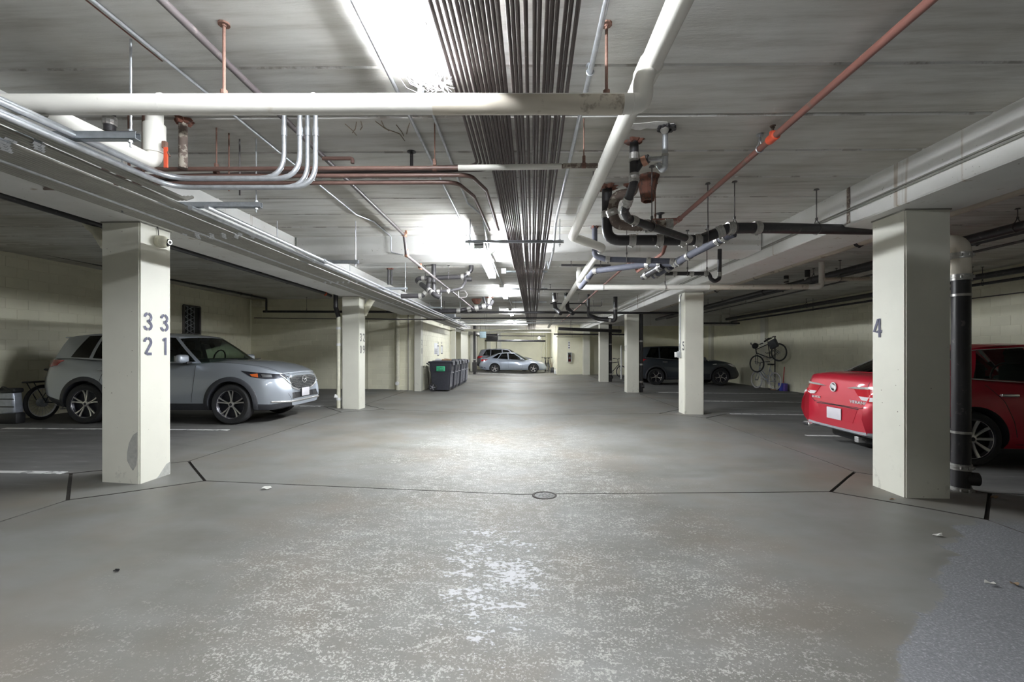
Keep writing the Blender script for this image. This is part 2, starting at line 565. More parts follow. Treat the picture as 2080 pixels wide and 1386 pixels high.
def round_path(pts, br):
    pts = [Vector(p) for p in pts]
    if len(pts) < 3 or br <= 0:
        return pts
    out = [pts[0]]
    for i in range(1, len(pts) - 1):
        a, p, c = pts[i - 1], pts[i], pts[i + 1]
        u, v = (a - p), (c - p)
        la, lc = u.length, v.length
        if la < 1e-6 or lc < 1e-6:
            continue
        u.normalize()
        v.normalize()
        ang = u.angle(v)
        if ang > pi - 0.03:
            out.append(p)
            continue
        d = min(br / max(math.tan(ang / 2), 0.05), la * 0.48, lc * 0.48)
        k = 6
        for j in range(k + 1):
            s = j / k
            q0 = p + u * d * (1 - s)
            q1 = p + v * d * s
            out.append(q0.lerp(q1, s))
    out.append(pts[-1])
    return out


def tube(bm, pts, r, seg=12, br=0.0, cap=True):
    path = round_path(pts, br)
    n = len(path)
    if n < 2:
        return
    tang = []
    for i in range(n):
        a = path[max(0, i - 1)]
        b = path[min(n - 1, i + 1)]
        tg = (b - a)
        if tg.length < 1e-9:
            tg = Vector((0, 0, 1))
        tang.append(tg.normalized())
    up = Vector((0, 0, 1)) if abs(tang[0].z) < 0.9 else Vector((1, 0, 0))
    nrm = tang[0].cross(up).normalized()
    rings = []
    for i in range(n):
        tg = tang[i]
        nrm = (nrm - tg * nrm.dot(tg))
        if nrm.length < 1e-6:
            nrm = tg.orthogonal()
        nrm.normalize()
        bn = tg.cross(nrm)
        rr = r[i] if isinstance(r, (list, tuple)) else r
        rings.append([bm.verts.new(path[i] + (nrm * cos(2 * pi * k / seg) + bn * sin(2 * pi * k / seg)) * rr) for k in range(seg)])
    for i in range(n - 1):
        for k in range(seg):
            bm.faces.new((rings[i][k], rings[i][(k + 1) % seg], rings[i + 1][(k + 1) % seg], rings[i + 1][k]))
    if cap:
        bm.faces.new(rings[0][::-1])
        bm.faces.new(rings[-1])


def lathe(bm, prof, axis_o, axis, seg=24, closed=False):
    """revolve (radius, along) pairs round an axis"""
    ax = Vector(axis).normalized()
    u = ax.orthogonal().normalized()
    v = ax.cross(u)
    o = Vector(axis_o)
    rings = []
    for r, h in prof:
        if r < 1e-6:
            rings.append([bm.verts.new(o + ax * h)])
        else:
            rings.append([bm.verts.new(o + ax * h + (u * cos(2 * pi * k / seg) + v * sin(2 * pi * k / seg)) * r) for k in range(seg)])
    rng = range(len(rings)) if closed else range(len(rings) - 1)
    for i in rng:
        a, b = rings[i], rings[(i + 1) % len(rings)]
        for k in range(seg):
            k2 = (k + 1) % seg
            if len(a) == 1 and len(b) == 1:
                continue
            if len(a) == 1:
                bm.faces.new((a[0], b[k2], b[k]))
            elif len(b) == 1:
                bm.faces.new((a[k], a[k2], b[0]))
            else:
                bm.faces.new((a[k], a[k2], b[k2], b[k]))


def B():
    return bmesh.new()


def text_bm(s, size, extrude=0.004):
    cu = bpy.data.curves.new('text', 'FONT')
    cu.body = s
    cu.size = size
    cu.extrude = extrude
    cu.align_x = 'CENTER'
    cu.align_y = 'CENTER'
    cu.resolution_u = 3
    o = bpy.data.objects.new('text', cu)
    COL.objects.link(o)
    dg = bpy.context.evaluated_depsgraph_get()
    me = bpy.data.meshes.new_from_object(o.evaluated_get(dg))
    bm = B()
    bm.from_mesh(me)
    bpy.data.objects.remove(o)
    bpy.data.curves.remove(cu)
    bpy.data.meshes.remove(me)
    return bm


def frame_to(bm, origin, ux, uy):
    """map the x,y plane of a bmesh onto the plane spanned by ux, uy"""
    ux = Vector(ux).normalized()
    uy = Vector(uy).normalized()
    uz = ux.cross(uy)
    m = Matrix(((ux.x, uy.x, uz.x, origin[0]), (ux.y, uy.y, uz.y, origin[1]), (ux.z, uy.z, uz.z, origin[2]), (0, 0, 0, 1)))
    bmesh.ops.transform(bm, matrix=m, verts=bm.verts)
    return bm

# ---------------------------------------------------------------- floor
CXL, CXR = -4.13, 3.73          # column centre lines
YL = [4.68, 10.82, 16.6, 22.3, 28.2, 33.6]
YR = [4.64, 10.43, 15.95, 21.72, 28.35, 33.6]
HD = 0.75                       # half diagonal of the slabs cut round the columns


def sheet(bm, poly, thick, dz=0.0, gap=0.009):
    """flat polygon draped over the floor profile, with thickness"""
    cx = sum(p[0] for p in poly) / len(poly)
    cy = sum(p[1] for p in poly) / len(poly)
    n = len(poly)
    ar = sum(poly[i][0] * poly[(i + 1) % n][1] - poly[(i + 1) % n][0] * poly[i][1] for i in range(n))
    if ar < 0:
        poly = poly[::-1]
    if gap:
        # move every side of the convex outline inwards by the joint width
        ln = []
        for i in range(n):
            p, q = Vector(poly[i]), Vector(poly[(i + 1) % n])
            d = (q - p).normalized()
            ln.append((p + Vector((-d.y, d.x)) * gap, d))
        out = []
        for i in range(n):
            p, d = ln[i - 1]
            q, e = ln[i]
            cr_ = d.x * e.y - d.y * e.x
            if abs(cr_) < 1e-6:
                out.append((q.x, q.y))
                continue
            tt = ((q.x - p.x) * e.y - (q.y - p.y) * e.x) / cr_
            out.append((p.x + d.x * tt, p.y + d.y * tt))
        poly = out
    bm.faces.new([bm.verts.new((q[0], q[1], 0)) for q in poly])
    for x in FX:
        bmesh.ops.bisect_plane(bm, geom=list(bm.verts) + list(bm.edges) + list(bm.faces), plane_co=(x, 0, 0), plane_no=(1, 0, 0))
    for v in bm.verts:
        v.co.z = fz(v.co.x) + dz
    r = bmesh.ops.extrude_face_region(bm, geom=list(bm.faces))
    for v in [g for g in r['geom'] if isinstance(g, bmesh.types.BMVert)]:
        v.co.z -= thick


bm = B()
xs = [-10.4] + FX[1:-1] + [10.2]
ys = [YB - 0.5, 5, 20, YF + 1]
gv = [[bm.verts.new((x, y, fz(x) - 0.022)) for y in ys] for x in xs]
for i in range(len(xs) - 1):
    for j in range(len(ys) - 1):
        bm.faces.new((gv[i][j], gv[i + 1][j], gv[i + 1][j + 1], gv[i][j + 1]))
floor_o = struct('floor', bm, 'joint')


def slab(poly):
    b_ = B()
    sheet(b_, poly, 0.02)
    for f in b_.faces:
        f.normal_update()
        if abs(f.normal.z) < 0.5:
            f.material_index = 1
    return obj('slab', b_, ['floor', 'joint'], floor_o, sharp=60)


def cyl(i):
    return YL[i] if i >= 0 else YB


rowsL = [YB] + YL[:5] + [YF]
rowsR = [YB] + YR[:5] + [YF]
for i in range(len(rowsL) - 1):
    a0, a1 = rowsL[i], rowsL[i + 1]
    b0, b1 = rowsR[i], rowsR[i + 1]
    lo, hi = i > 0, i < len(rowsL) - 2
    # aisle slab with its corners cut by the diamonds
    p = []
    p += [(CXL + HD, a0), ] if lo else [(CXL, a0)]
    p += [(CXR - HD, b0), (CXR, b0 + HD)] if lo else [(CXR, b0)]
    p += [(CXR, b1 - HD), (CXR - HD, b1)] if hi else [(CXR, b1)]
    p += [(CXL + HD, a1), (CXL, a1 - HD)] if hi else [(CXL, a1)]
    if lo:
        p += [(CXL, a0 + HD)]
    slab(p)
    p = [(XL - 0.3, a0)]
    p += [(CXL - HD, a0), (CXL, a0 + HD)] if lo else [(CXL, a0)]
    p += [(CXL, a1 - HD), (CXL - HD, a1)] if hi else [(CXL, a1)]
    p += [(XL - 0.3, a1)]
    slab(p)
    p = [(CXR + HD, b0)] if lo else [(CXR, b0)]
    p += [(XR + 0.3, b0), (XR + 0.3, b1)]
    p += [(CXR + HD, b1), (CXR, b1 - HD)] if hi else [(CXR, b1)]
    if lo:
        p += [(CXR, b0 + HD)]
    slab(p)
for cxx, rows in ((CXL, YL[:5]), (CXR, YR[:5])):
    for y in rows:
        slab([(cxx - HD + .015, y), (cxx, y - HD + .015), (cxx + HD - .015, y), (cxx, y + HD - .015)])

# stall lines
def line(name_where, x0, x1, y, w=0.09):
    b_ = B()
    sheet(b_, [(x0, y - w / 2), (x1, y - w / 2), (x1, y + w / 2), (x0, y + w / 2)], 0.004, 0.003, 0)
    return tag(obj('painted_line', b_, 'linepaint', org=((x0 + x1) / 2, y, fz((x0 + x1) / 2))), name_where, 'line')


line('worn white stall line running left from the near left column', -8.9, -4.95, 4.68)
line('worn white stall line on the floor in front of the silver car', -8.9, -4.95, 7.4)
line('white stall line running left from the second left column', -9.0, -4.95, 10.82)
line('white stall line running right from the second right column', 4.55, 9.2, 10.43)
line('white stall line under the front of the red car', 4.6, 9.0, 7.75)
line('white stall line midway between second and third right columns', 4.6, 9.2, 13.2)
line('white stall line running right from the third right column', 4.55, 9.2, 15.95)
line('white stall line beside the fourth right column', 4.55, 9.2, 21.72)
line('white stall line in front of the far pale blue car', -3.3, 1.6, 30.4)

# drain cover on the joint
d0 = WF(1106, 1007)
dr = thing('floor_drain', 'round grey metal drain cover set in the floor joint', 'drain', d0)
bm = B()
lathe(bm, [(0, 0.002), (0.095, 0.003), (0.10, 0.0)], d0, (0, 0, 1), 28)
for a in range(3):
    for k in range(6):
        an = 2 * pi * k / 6 + a * 0.4
        rr = 0.03 + 0.025 * a
        c = d0 + Vector((cos(an) * rr, sin(an) * rr, 0.004))
        rbox(bm, c, (0.02, 0.006, 0.003), 0)
obj('cover', bm, 'drain', dr)
bm = B()
lathe(bm, [(0.102, -0.004), (0.102, 0.005), (0.122, 0.006), (0.126, -0.004)], d0, (0, 0, 1), 28, True)
obj('rim', bm, 'joint', dr)

# ---------------------------------------------------------------- ceiling of boards
SK = 0.036                      # the boards run slightly askew of the aisle
bm = B()
box(bm, (XL - 0.3, YB - 0.3, CZL + 0.03), (XR + 0.3, YF + 0.5, CZL + 0.25))
ceil_o = struct('ceiling', bm, 'joint')
bm = B()
box(bm, (-4.35, YB, CZ + 0.045), (XR + 0.1, YF, CZL + 0.02))
obj('slab_backing', bm, 'joint', ceil_o)


def plank_me(x0, x1, w):
    b_ = B()
    v, fs = box(b_, (x0, 0.006, 0), (x1, w - 0.006, 0.05))
    for q in v:
        q.co.y += SK * q.co.x
    bot = [e for e in b_.edges if all(abs(vv.co.z) < 1e-5 for vv in e.verts) and abs(e.verts[0].co.x - e.verts[1].co.x) > 1]
    bmesh.ops.bevel(b_, geom=bot, offset=0.012, segments=1, affect='EDGES')
    for f in b_.faces:
        f.normal_update()
        if 0.3 < abs(f.normal.z) < 0.95:
            f.material_index = 1
    me = finish(b_, 'plank', 20)
    me.materials.append(M['ceil'])
    me.materials.append(M['paste'])
    return me


PW = 0.588
for x0, x1, z in ((-4.35, XR, CZ), (XL, -4.3, CZL)):
    me = plank_me(x0, x1, PW)
    k0 = -22
    for k in range(k0, 62):
        o = bpy.data.objects.new('plank', me)
        o.parent = ceil_o
        o.location = (0, 2.775 + k * PW, z + random.uniform(-0.003, 0.004))
        COL.objects.link(o)

# ---------------------------------------------------------------- walls of painted blocks
BW, BH, BT = 0.4, 0.2, 0.05


def block_mesh(w):
    b_ = B()
    g = 0.003
    box(b_, (g, 0, g), (w - g, BT, BH - g))
    top = [e for e in b_.edges if all(abs(v.co.y) < 1e-6 for v in e.verts)]
    bmesh.ops.bevel(b_, geom=top, offset=0.004, segments=1, affect='EDGES')
    me = finish(b_, 'block', 20)
    me.materials.append(M['cream_block'])
    return me


BFULL, BHALF = block_mesh(BW), block_mesh(BW / 2)


def block_wall(name, a, b, z0, z1, near, limit=300):
    """wall from a to b (floor plan points); its face is to the left of a->b seen from above"""
    a = Vector((a[0], a[1], 0))
    b = Vector((b[0], b[1], 0))
    u = (b - a)
    ln = u.length
    u.normalize()
    n = Vector((-u.y, u.x, 0))        # out of the wall, towards the room
    bm = B()
    # backing sits 6 mm behind the block faces
    v, _ = box(bm, (0, 0.006, z0 - 0.3), (ln, 0.2, z1 + 0.3))
    m = Matrix(((u.x, -n.x, 0, a.x), (u.y, -n.y, 0, a.y), (0, 0, 1, 0), (0, 0, 0, 1)))
    bmesh.ops.transform(bm, matrix=m, verts=bm.verts)
    w = struct(name, bm, 'cream_block')
    cells = []
    nr = int(math.ceil((z1 - z0) / BH))
    for r in range(nr):
        x = 0.0 if r % 2 == 0 else -BW / 2
        while x < ln - 0.02:
            x0 = max(0.0, x)
            x1 = min(ln, x + BW)
            if x1 - x0 > 0.05:
                cells.append((x0, x1, z0 + r * BH))
            x += BW
    near = Vector((near[0], near[1], near[2]))
    cells.sort(key=lambda c: ((a + u * (c[0] + c[1]) / 2 + Vector((0, 0, c[2]))) - near).length)
    rest = B()
    for i, (x0, x1, z) in enumerate(cells):
        wd_ = x1 - x0
        if i < limit and (abs(wd_ - BW) < 0.01 or abs(wd_ - BW / 2) < 0.01):
            o = bpy.data.objects.new('block', BFULL if wd_ > 0.3 else BHALF)
            o.parent = w
            o.matrix_local = Matrix(((u.x, -n.x, 0, a.x + u.x * x0), (u.y, -n.y, 0, a.y + u.y * x0), (0, 0, 1, z), (0, 0, 0, 1)))
            COL.objects.link(o)
        else:
            b2 = B()
            box(b2, (x0 + 0.0045, 0, z + 0.0045), (x1 - 0.0045, BT, z + BH - 0.0045))
            bmesh.ops.transform(b2, matrix=m, verts=b2.verts)
            join(rest, b2)
    if len(rest.verts):
        o = obj('block_courses', rest, 'cream_block', w, org=(0, 0, 0), sharp=20)
        o['kind'] = 'stuff'
    else:
        rest.free()
    return w


block_wall('wall_left', (XL, YP), (XL, 4.05), 0.0, CZL, (XL, 11.5, 1.4))
block_wall('wall_left_back', (-3.68, YP), (XL, YP), 0.0, CZL, (-6.5, YP, 1.5))
block_wall('wall_storage_left', (-3.68, 22.45), (-3.68, YP), 0.0, BEAMZ, (-3.68, 19, 1.5))
block_wall('wall_right', (XR, 4.0), (XR, 29.0), -0.1, CZ, (XR, 11.5, 1.4))
block_wall('wall_storage_right', (XR, 28.85), (2.0, 28.85), -0.1, CZ, (4, 28.8, 1.3), 0)


def plain_wall(name, lo, hi):
    b_ = B()
    box(b_, lo, hi)
    return struct(name, b_, 'cream_block')


plain_wall('wall_left_near', (XL - 0.2, YB, -0.2), (XL - 0.006, 4.05, CZL + 0.1))
plain_wall('wall_right_near', (XR + 0.006, YB, -0.2), (XR + 0.2, 4.0, CZ + 0.1))
plain_wall('wall_rear', (XL - 0.2, YB - 0.2, -0.3), (XR + 0.2, YB, CZL + 0.1))
plain_wall('wall_far', (XL, YF, -0.3), (2.0, YF + 0.2, CZL + 0.1))
plain_wall('wall_storage_right_side', (2.0, 28.86, -0.2), (2.2, YF, CZ + 0.1))
plain_wall('wall_left_far', (XL - 0.2, YP + 0.3, -0.2), (XL, YF, CZL + 0.1))
plain_wall('wall_storage_left_end', (-9.8, 22.455, -0.2), (-3.685, 22.6, CZL + 0.1))

# ---------------------------------------------------------------- beams
def beam(label, lo, hi, joints=()):
    b_ = B()
    box(b_, lo, hi)
    bmesh.ops.bevel(b_, geom=[e for e in b_.edges], offset=0.012, segments=1, affect='EDGES')
    o = obj('concrete_beam', b_, 'beam', org=((lo[0] + hi[0]) / 2, (lo[1] + hi[1]) / 2, lo[2]))
    tag(o, label, 'beam')
    return o


bR = beam('long pale concrete beam along the tops of the right columns', (3.386, YB, BEAMZ), (4.05, 28.8, CZ + 0.02))
bL = beam('long pale concrete beam above the left columns behind the conduit rack', (-4.40, YB, BEAMZ), (-3.468, YF, CZL))
beam('grey concrete cross beam spanning the aisle behind the black drain pipes', (-3.45, 6.72, 2.81), (3.37, 7.32, CZ + 0.02))
beam('grey concrete cross beam on the left side of the aisle near the middle lamps', (-3.45, 17.2, 2.86), (-1.0, 17.7, CZ + 0.02))
beam('dark concrete cross beam over the right bay near the grey car', (4.07, 21.4, 2.62), (XR, 21.95, CZ + 0.02))
beam('far pale concrete cross beam above the parked pale blue car', (-3.45, 30.2, 2.7), (1.95, 30.7, CZ + 0.02))
# patched joint in the right beam
for yj in (4.95, 14.0):
    b_ = B()
    box(b_, (3.381, yj, BEAMZ + 0.02), (3.384, yj + 0.05, CZ))
    obj('joint_filler', b_, 'ironrust', bR)
# thin twin conduits fixed along the beam face
for k, zz in enumerate((2.83, 2.855)):
    b_ = B()
    tube(b_, [(3.372, YB, zz), (3.372, 27, zz)], 0.008, 8)
    tag(obj('thin_conduit', b_, 'galv_old', org=(3.375, 4, zz)), ('lower' if k == 0 else 'upper') + ' of two thin conduits clipped along the right beam face', 'conduit')

# ---------------------------------------------------------------- columns
CW = 0.41
SEG = {  # strokes of stencil numerals on a unit box 0.6 wide, 1 high
}


def arc(cx, cy, rx, ry, a0, a1, n=10):
    return [(cx + rx * cos(radians(a0 + (a1 - a0) * i / n)), cy + ry * sin(radians(a0 + (a1 - a0) * i / n))) for i in range(n + 1)]


def numeral_strokes(ch):
    g = 8
    if ch == '0':
        return [arc(.3, .5, .23, .43, 90 + g, 270 - g, 16), arc(.3, .5, .23, .43, 90 - g, -90 + g, 16)]
    if ch == '1':
        return [[(.32, .0), (.32, 1.0)], [(.14, .82), (.24, .93)]]
    if ch == '2':
        return [arc(.3, .71, .22, .22, 175, 90 + g), arc(.3, .71, .22, .22, 90 - g, -30) + [(.14, .07)], [(.25, .07), (.56, .07)]]
    if ch == '3':
        return [arc(.29, .73, .21, .20, 175, 90 + g), arc(.29, .73, .21, .20, 90 - g, -75), arc(.29, .27, .23, .20, 75, -90 + g), arc(.29, .27, .23, .20, -90 - g, -175), [(.22, .52), (.36, .52)]]
    if ch == '4':
        return [[(.42, 0), (.42, .98)], [(.33, .95), (.05, .30), (.34, .30)], [(.48, .30), (.58, .30)]]
    if ch == '5':
        return [[(.52, .93), (.12, .93), (.12, .58)], arc(.29, .33, .23, .26, 110, -90 + g), arc(.29, .33, .23, .26, -90 - g, -170)]
    if ch == '6':
        return [arc(.3, .30, .22, .23, 90 - g, -90 + g), arc(.3, .30, .22, .23, 90 + g, 270 - g), arc(.5, .42, .42, .5, 178, 100)]
    if ch == '7':
        return [[(.06, .93), (.54, .93)], [(.54, .85), (.22, 0)]]
    if ch == '8':
        return [arc(.3, .74, .2, .19, 90 - g, -90 + g), arc(.3, .74, .2, .19, 90 + g, 270 - g), arc(.3, .27, .23, .21, 90 - g, -90 + g), arc(.3, .27, .23, .21, 90 + g, 270 - g)]
    if ch == '9':
        return [arc(.3, .70, .22, .23, 90 - g, -90 + g), arc(.3, .70, .22, .23, 90 + g, 270 - g), arc(.1, .58, .42, .5, -2, -80)]
    return []


def numeral_bm(ch, h, th=0.15):
    """flat stencil numeral in the x,y plane, height h"""
    b_ = B()
    for st in numeral_strokes(ch):
        n = len(st)
        lft, rgt = [], []
        for i in range(n):
            a = Vector(st[max(0, i - 1)])
            c = Vector(st[min(n - 1, i + 1)])
            tg = (c - a).normalized()
            nn = Vector((-tg.y, tg.x)) * th / 2
            p = Vector(st[i])
            lft.append(b_.verts.new(((p.x + nn.x) * h, (p.y + nn.y) * h, 0.0015)))
            rgt.append(b_.verts.new(((p.x - nn.x) * h, (p.y - nn.y) * h, 0.0015)))
        for i in range(n - 1):
            b_.faces.new((lft[i], rgt[i], rgt[i + 1], lft[i + 1]))
    return b_


def column(x, y, label, top=BEAMZ, cap=True):
    """x, y = centre"""
    t = thing('concrete_column', label, 'column', (x, y, fz(x)))
    b_ = B()
    box(b_, (x - CW / 2, y - CW / 2, fz(x) - 0.03), (x + CW / 2, y + CW / 2, top - 0.012))
    bmesh.ops.bevel(b_, geom=[e for e in b_.edges if abs(e.verts[0].co.z - e.verts[1].co.z) > 1], offset=0.012, segments=2, affect='EDGES')
    obj('shaft', b_, 'cream_column', t)
    b_ = B()
    box(b_, (x - CW / 2 - 0.004, y - CW / 2 - 0.004, top - 0.014), (x + CW / 2 + 0.004, y + CW / 2 + 0.004, top))
    obj('bearing_strip', b_, 'galv_old', t)
    return t


def put_numeral(t, ch, pos, ux, uy, h, mat='numeral', th=0.15):
    b_ = frame_to(numeral_bm(ch, h, th), pos, ux, uy)
    return obj('stencil_numeral', b_, mat, t)


L1 = column(CXL + 0.0, YL[0], 'near left cream column stencilled 33 over 21', BEAMZ)
L2 = column(CXL, YL[1], 'second left cream column stencilled 32 over 09')
L3 = column(-3.78, YL[4] + 0.0, 'slim far left cream column beyond the row of bins')
L4 = column(-3.85, YL[5], 'farthest left cream column behind the far dark car')
R1 = column(CXR, YR[0], 'near right cream column stencilled 4 beside the red car')
R2 = column(CXR - 0.04, YR[1], 'second right cream column with a conduit and numbers 6 and 5')
R3 = column(CXR - 0.09, YR[2], 'third right cream column standing just behind the grey car')
R4 = column(CXR - 0.08, YR[3], 'fourth right cream column in front of the far storage wall')
R5 = column(CXR - 0.02, YR[4], 'fifth right cream column standing against the far storage wall')

# worn paint at the foot of the near left column
def wear(t, pts):
    b_ = B()
    vs = [b_.verts.new(p) for p in pts]
    f = b_.faces.new(vs)
    obj('worn_patch', b_, 'worn', t)


yf_ = YL[0] - CW / 2 - 0.002
xf_ = CXL + CW / 2 + 0.002
wear(L1, [WY(px, py, yf_) for px, py in ((279, 878), (270, 884), (262, 900), (258, 920), (258, 936), (264, 948), (270, 957), (277, 946), (279, 930))])
wear(L1, [WX(px, py, xf_) for px, py in ((346, 938), (338, 943), (330, 955), (322, 968), (313, 977), (330, 970), (346, 962))])
# brown branching water stains on the near ceiling
for k, path in enumerate((((701, 252), (716, 265), (724, 275)), ((724, 248), (722, 262), (716, 270)), ((733, 246), (736, 258), (732, 264)),
                          ((762, 246), (783, 262), (812, 272), (822, 286)), ((775, 246), (780, 258), (790, 266)), ((805, 254), (816, 268), (820, 276)), ((832, 250), (828, 262), (826, 272)))):
    b_ = B()
    pts = [WZ(px, py, CZ - 0.004) for px, py in path]
    tube(b_, pts, 0.0035, 5, 0.05)
    obj('stain_mark', b_, 'stain', ceil_o, org=(0, 0, 0))

# numbers on the aisle faces.  left columns: face x = CXL+CW/2, seen with +y to the right
fxl = CXL + CW / 2 + 0.003
zt = WX(300, 667, fxl).z
for ch, y0, z in (('3', 4.52, 1.58), ('3', 4.735, 1.58), ('2', 4.515, 1.325), ('1', 4.745, 1.325)):
    put_numeral(L1, ch, (fxl, y0, z), (0, 1, 0), (0, 0, 1), 0.19)
for ch, y0, z in (('3', 10.66, 1.62), ('2', 10.86, 1.62), ('0', 10.66, 1.33), ('9', 10.86, 1.33)):
    put_numeral(L2, ch, (fxl, y0, z), (0, 1, 0), (0, 0, 1), 0.2, 'numeral_black', 0.13)
# right columns: face x = CXR-CW/2 seen with -y to the right
fxr = CXR - CW / 2 - 0.003
put_numeral(R1, '4', (fxr, 4.82, 1.505), (0, -1, 0), (0, 0, 1), 0.19)
fr2 = fxr - 0.04
put_numeral(R2, '6', (fr2, 10.60, 1.40), (0, -1, 0), (0, 0, 1), 0.2, 'numeral_black')
put_numeral(R2, '5', (fr2, 10.37, 1.40), (0, -1, 0), (0, 0, 1), 0.2, 'numeral_black')
fr3 = fxr - 0.09
put_numeral(R3, '0', (fr3, 16.12, 1.40), (0, -1, 0), (0, 0, 1), 0.2, 'numeral_black', 0.10)
put_numeral(R3, '7', (fr3, 15.92, 1.40), (0, -1, 0), (0, 0, 1), 0.2, 'numeral_black', 0.10)

# conduit with switch box on the second right column
t = thing('switch_conduit', 'grey conduit and outlet box on the second right column', 'conduit', (fr2, 10.45, 1.3))
b_ = B()
tube(b_, [(fr2 - 0.012, 10.40, BEAMZ - 0.03), (fr2 - 0.012, 10.49, BEAMZ - 0.10), (fr2 - 0.012, 10.49, 1.38)], 0.012, 8, 0.06)
obj('conduit', b_, 'galv', t)
b_ = B()
rbox(b_, (fr2 - 0.03, 10.49, 1.31), (0.06, 0.08, 0.15), 0.006)
obj('outlet_box', b_, 'galv', t)
b_ = B()
rbox(b_, (fr2 - 0.09, 10.52, 1.31), (0.06, 0.05, 0.12), 0.006)
obj('outlet_cover', b_, 'white', t)

# pilasters of the storage walls
for lab, x, y, z1, w, d in (('cream pilaster at the near corner of the bin alcove wall', -3.79, YP - 0.02, BEAMZ, 0.24, 0.3),
                            ('cream pilaster at the far end of the bin alcove wall', -3.62, 22.35, BEAMZ, 0.34, 0.3),
                            ('cream pilaster on the right wall beside the hanging bicycle', 9.58, 18.9, CZ, 0.14, 0.35),
                            ('cream pilaster on the right wall behind the grey car', 9.58, 24.2, CZ, 0.14, 0.35),
                            ('cream far wall pilaster left of the far dark car', -3.0, 36.9, CZ, 0.35, 0.2),
                            ('second cream far wall pilaster above the far dark car', -2.15, 36.9, CZ, 0.35, 0.2)):
    b_ = B()
    box(b_, (x - w / 2, y - d / 2, fz(x) - 0.03), (x + w / 2, y + d / 2, z1))
    bmesh.ops.bevel(b_, geom=[e for e in b_.edges if abs(e.verts[0].co.z - e.verts[1].co.z) > 1], offset=0.01, segments=1, affect='EDGES')
    tag(obj('wall_pilaster', b_, 'cream_column', org=(x, y, fz(x))), lab, 'pilaster')

# stencil on alcove corner
t = thing('stencilled_number', 'small black numbers 2 and 8 stencilled on the alcove corner', 'number', (-3.66, 16.0, 1.4))
for i, ch in enumerate('28'):
    put_numeral(t, ch, (-3.667, 15.96, 1.62 - i * 0.3), (0, 1, 0), (0, 0, 1), 0.2, 'numeral_black', 0.13)

# ---------------------------------------------------------------- fluorescent fixtures
LX = -0.62


def fixture(label, x, y, z, ln=2.44, tube_mat='tube'):
    t = thing('fluorescent_light', label, 'light', (x, y, z), group=None)
    b_ = B()
    # metal channel with sloped sides
    p = [(-0.07, 0.0), (-0.05, -0.032), (0.05, -0.032), (0.07, 0.0)]
    vs = [[b_.verts.new((x + q[0], y + s * ln / 2, z + q[1])) for q in p] for s in (-1, 1)]
    for i in range(4):
        b_.faces.new((vs[0][i], vs[0][(i + 1) % 4], vs[1][(i + 1) % 4], vs[1][i]))
    b_.faces.new(vs[0])
    b_.faces.new(vs[1][::-1])
    obj('housing', b_, 'white', t)
    for s in (-1, 1):
        b_ = B()
        tube(b_, [(x + s * 0.045, y - ln / 2 + 0.04, z - 0.055), (x + s * 0.045, y + ln / 2 - 0.04, z - 0.055)], 0.019, 8)
        obj('tube', b_, tube_mat, t)
    for s in (-1, 1):
        b_ = B()
        rbox(b_, (x, y + s * (ln / 2 - 0.015), z - 0.045), (0.13, 0.03, 0.06), 0.006)
        obj('lamp_holder', b_, 'white', t)
    return t


fixture('added unseen strip light behind the camera brightening the near side', LX, -4.0, CZ - 0.002, tube_mat='tube_dim')  # extra lamp added out of view to lift the foreground and left side
fixture('bright fluorescent strip light nearest overhead left of the brown pipe bundle', LX, 1.56, CZ - 0.002, tube_mat='tube_dim')
fixture('bright fluorescent strip light passing under the first cross beam', LX, 7.25, 2.805)
fixture('third fluorescent strip light along the aisle beyond the cross beam', LX, 12.9, CZ - 0.002, tube_mat='tube_dim')
fixture('fourth fluorescent strip light far down the aisle', LX, 19.3, CZ - 0.002, tube_mat='tube_dim')
fixture('fifth fluorescent strip light near the far end of the aisle', LX, 25.5, CZ - 0.002, tube_mat='tube_dim')
fixture('farthest fluorescent strip light above the far cars', LX, 33.0, CZ - 0.002, tube_mat='tube_dim')
fixture('fluorescent strip light on the ceiling in the far left gap beyond the bins', -5.6, 27.5, CZL - 0.008, tube_mat='tube_dim')
t = thing('bare_bulb', 'glowing bare bulb under the far right ceiling before the storage corner', 'light', WY(1095, 687, 30.0))
c = WY(1095, 687, 30.0)
b_ = B()
lathe(b_, [(0, -0.06), (0.045, -0.045), (0.06, 0), (0.045, 0.05), (0.02, 0.07)], c, (0, 0, 1), 14)
obj('globe', b_, 'bulb', t)
b_ = B()
lathe(b_, [(0.03, 0.065), (0.045, 0.09), (0.045, 0.13), (0, 0.13)], c, (0, 0, 1), 14)
tube(b_, [c + Vector((0, 0, 0.12)), Vector((c.x, c.y, CZ))], 0.012, 6)
obj('socket', b_, 'white', t)

# ---------------------------------------------------------------- pipes
def ceil_at(x, y):
    return CZL if x < -4.4 else CZ


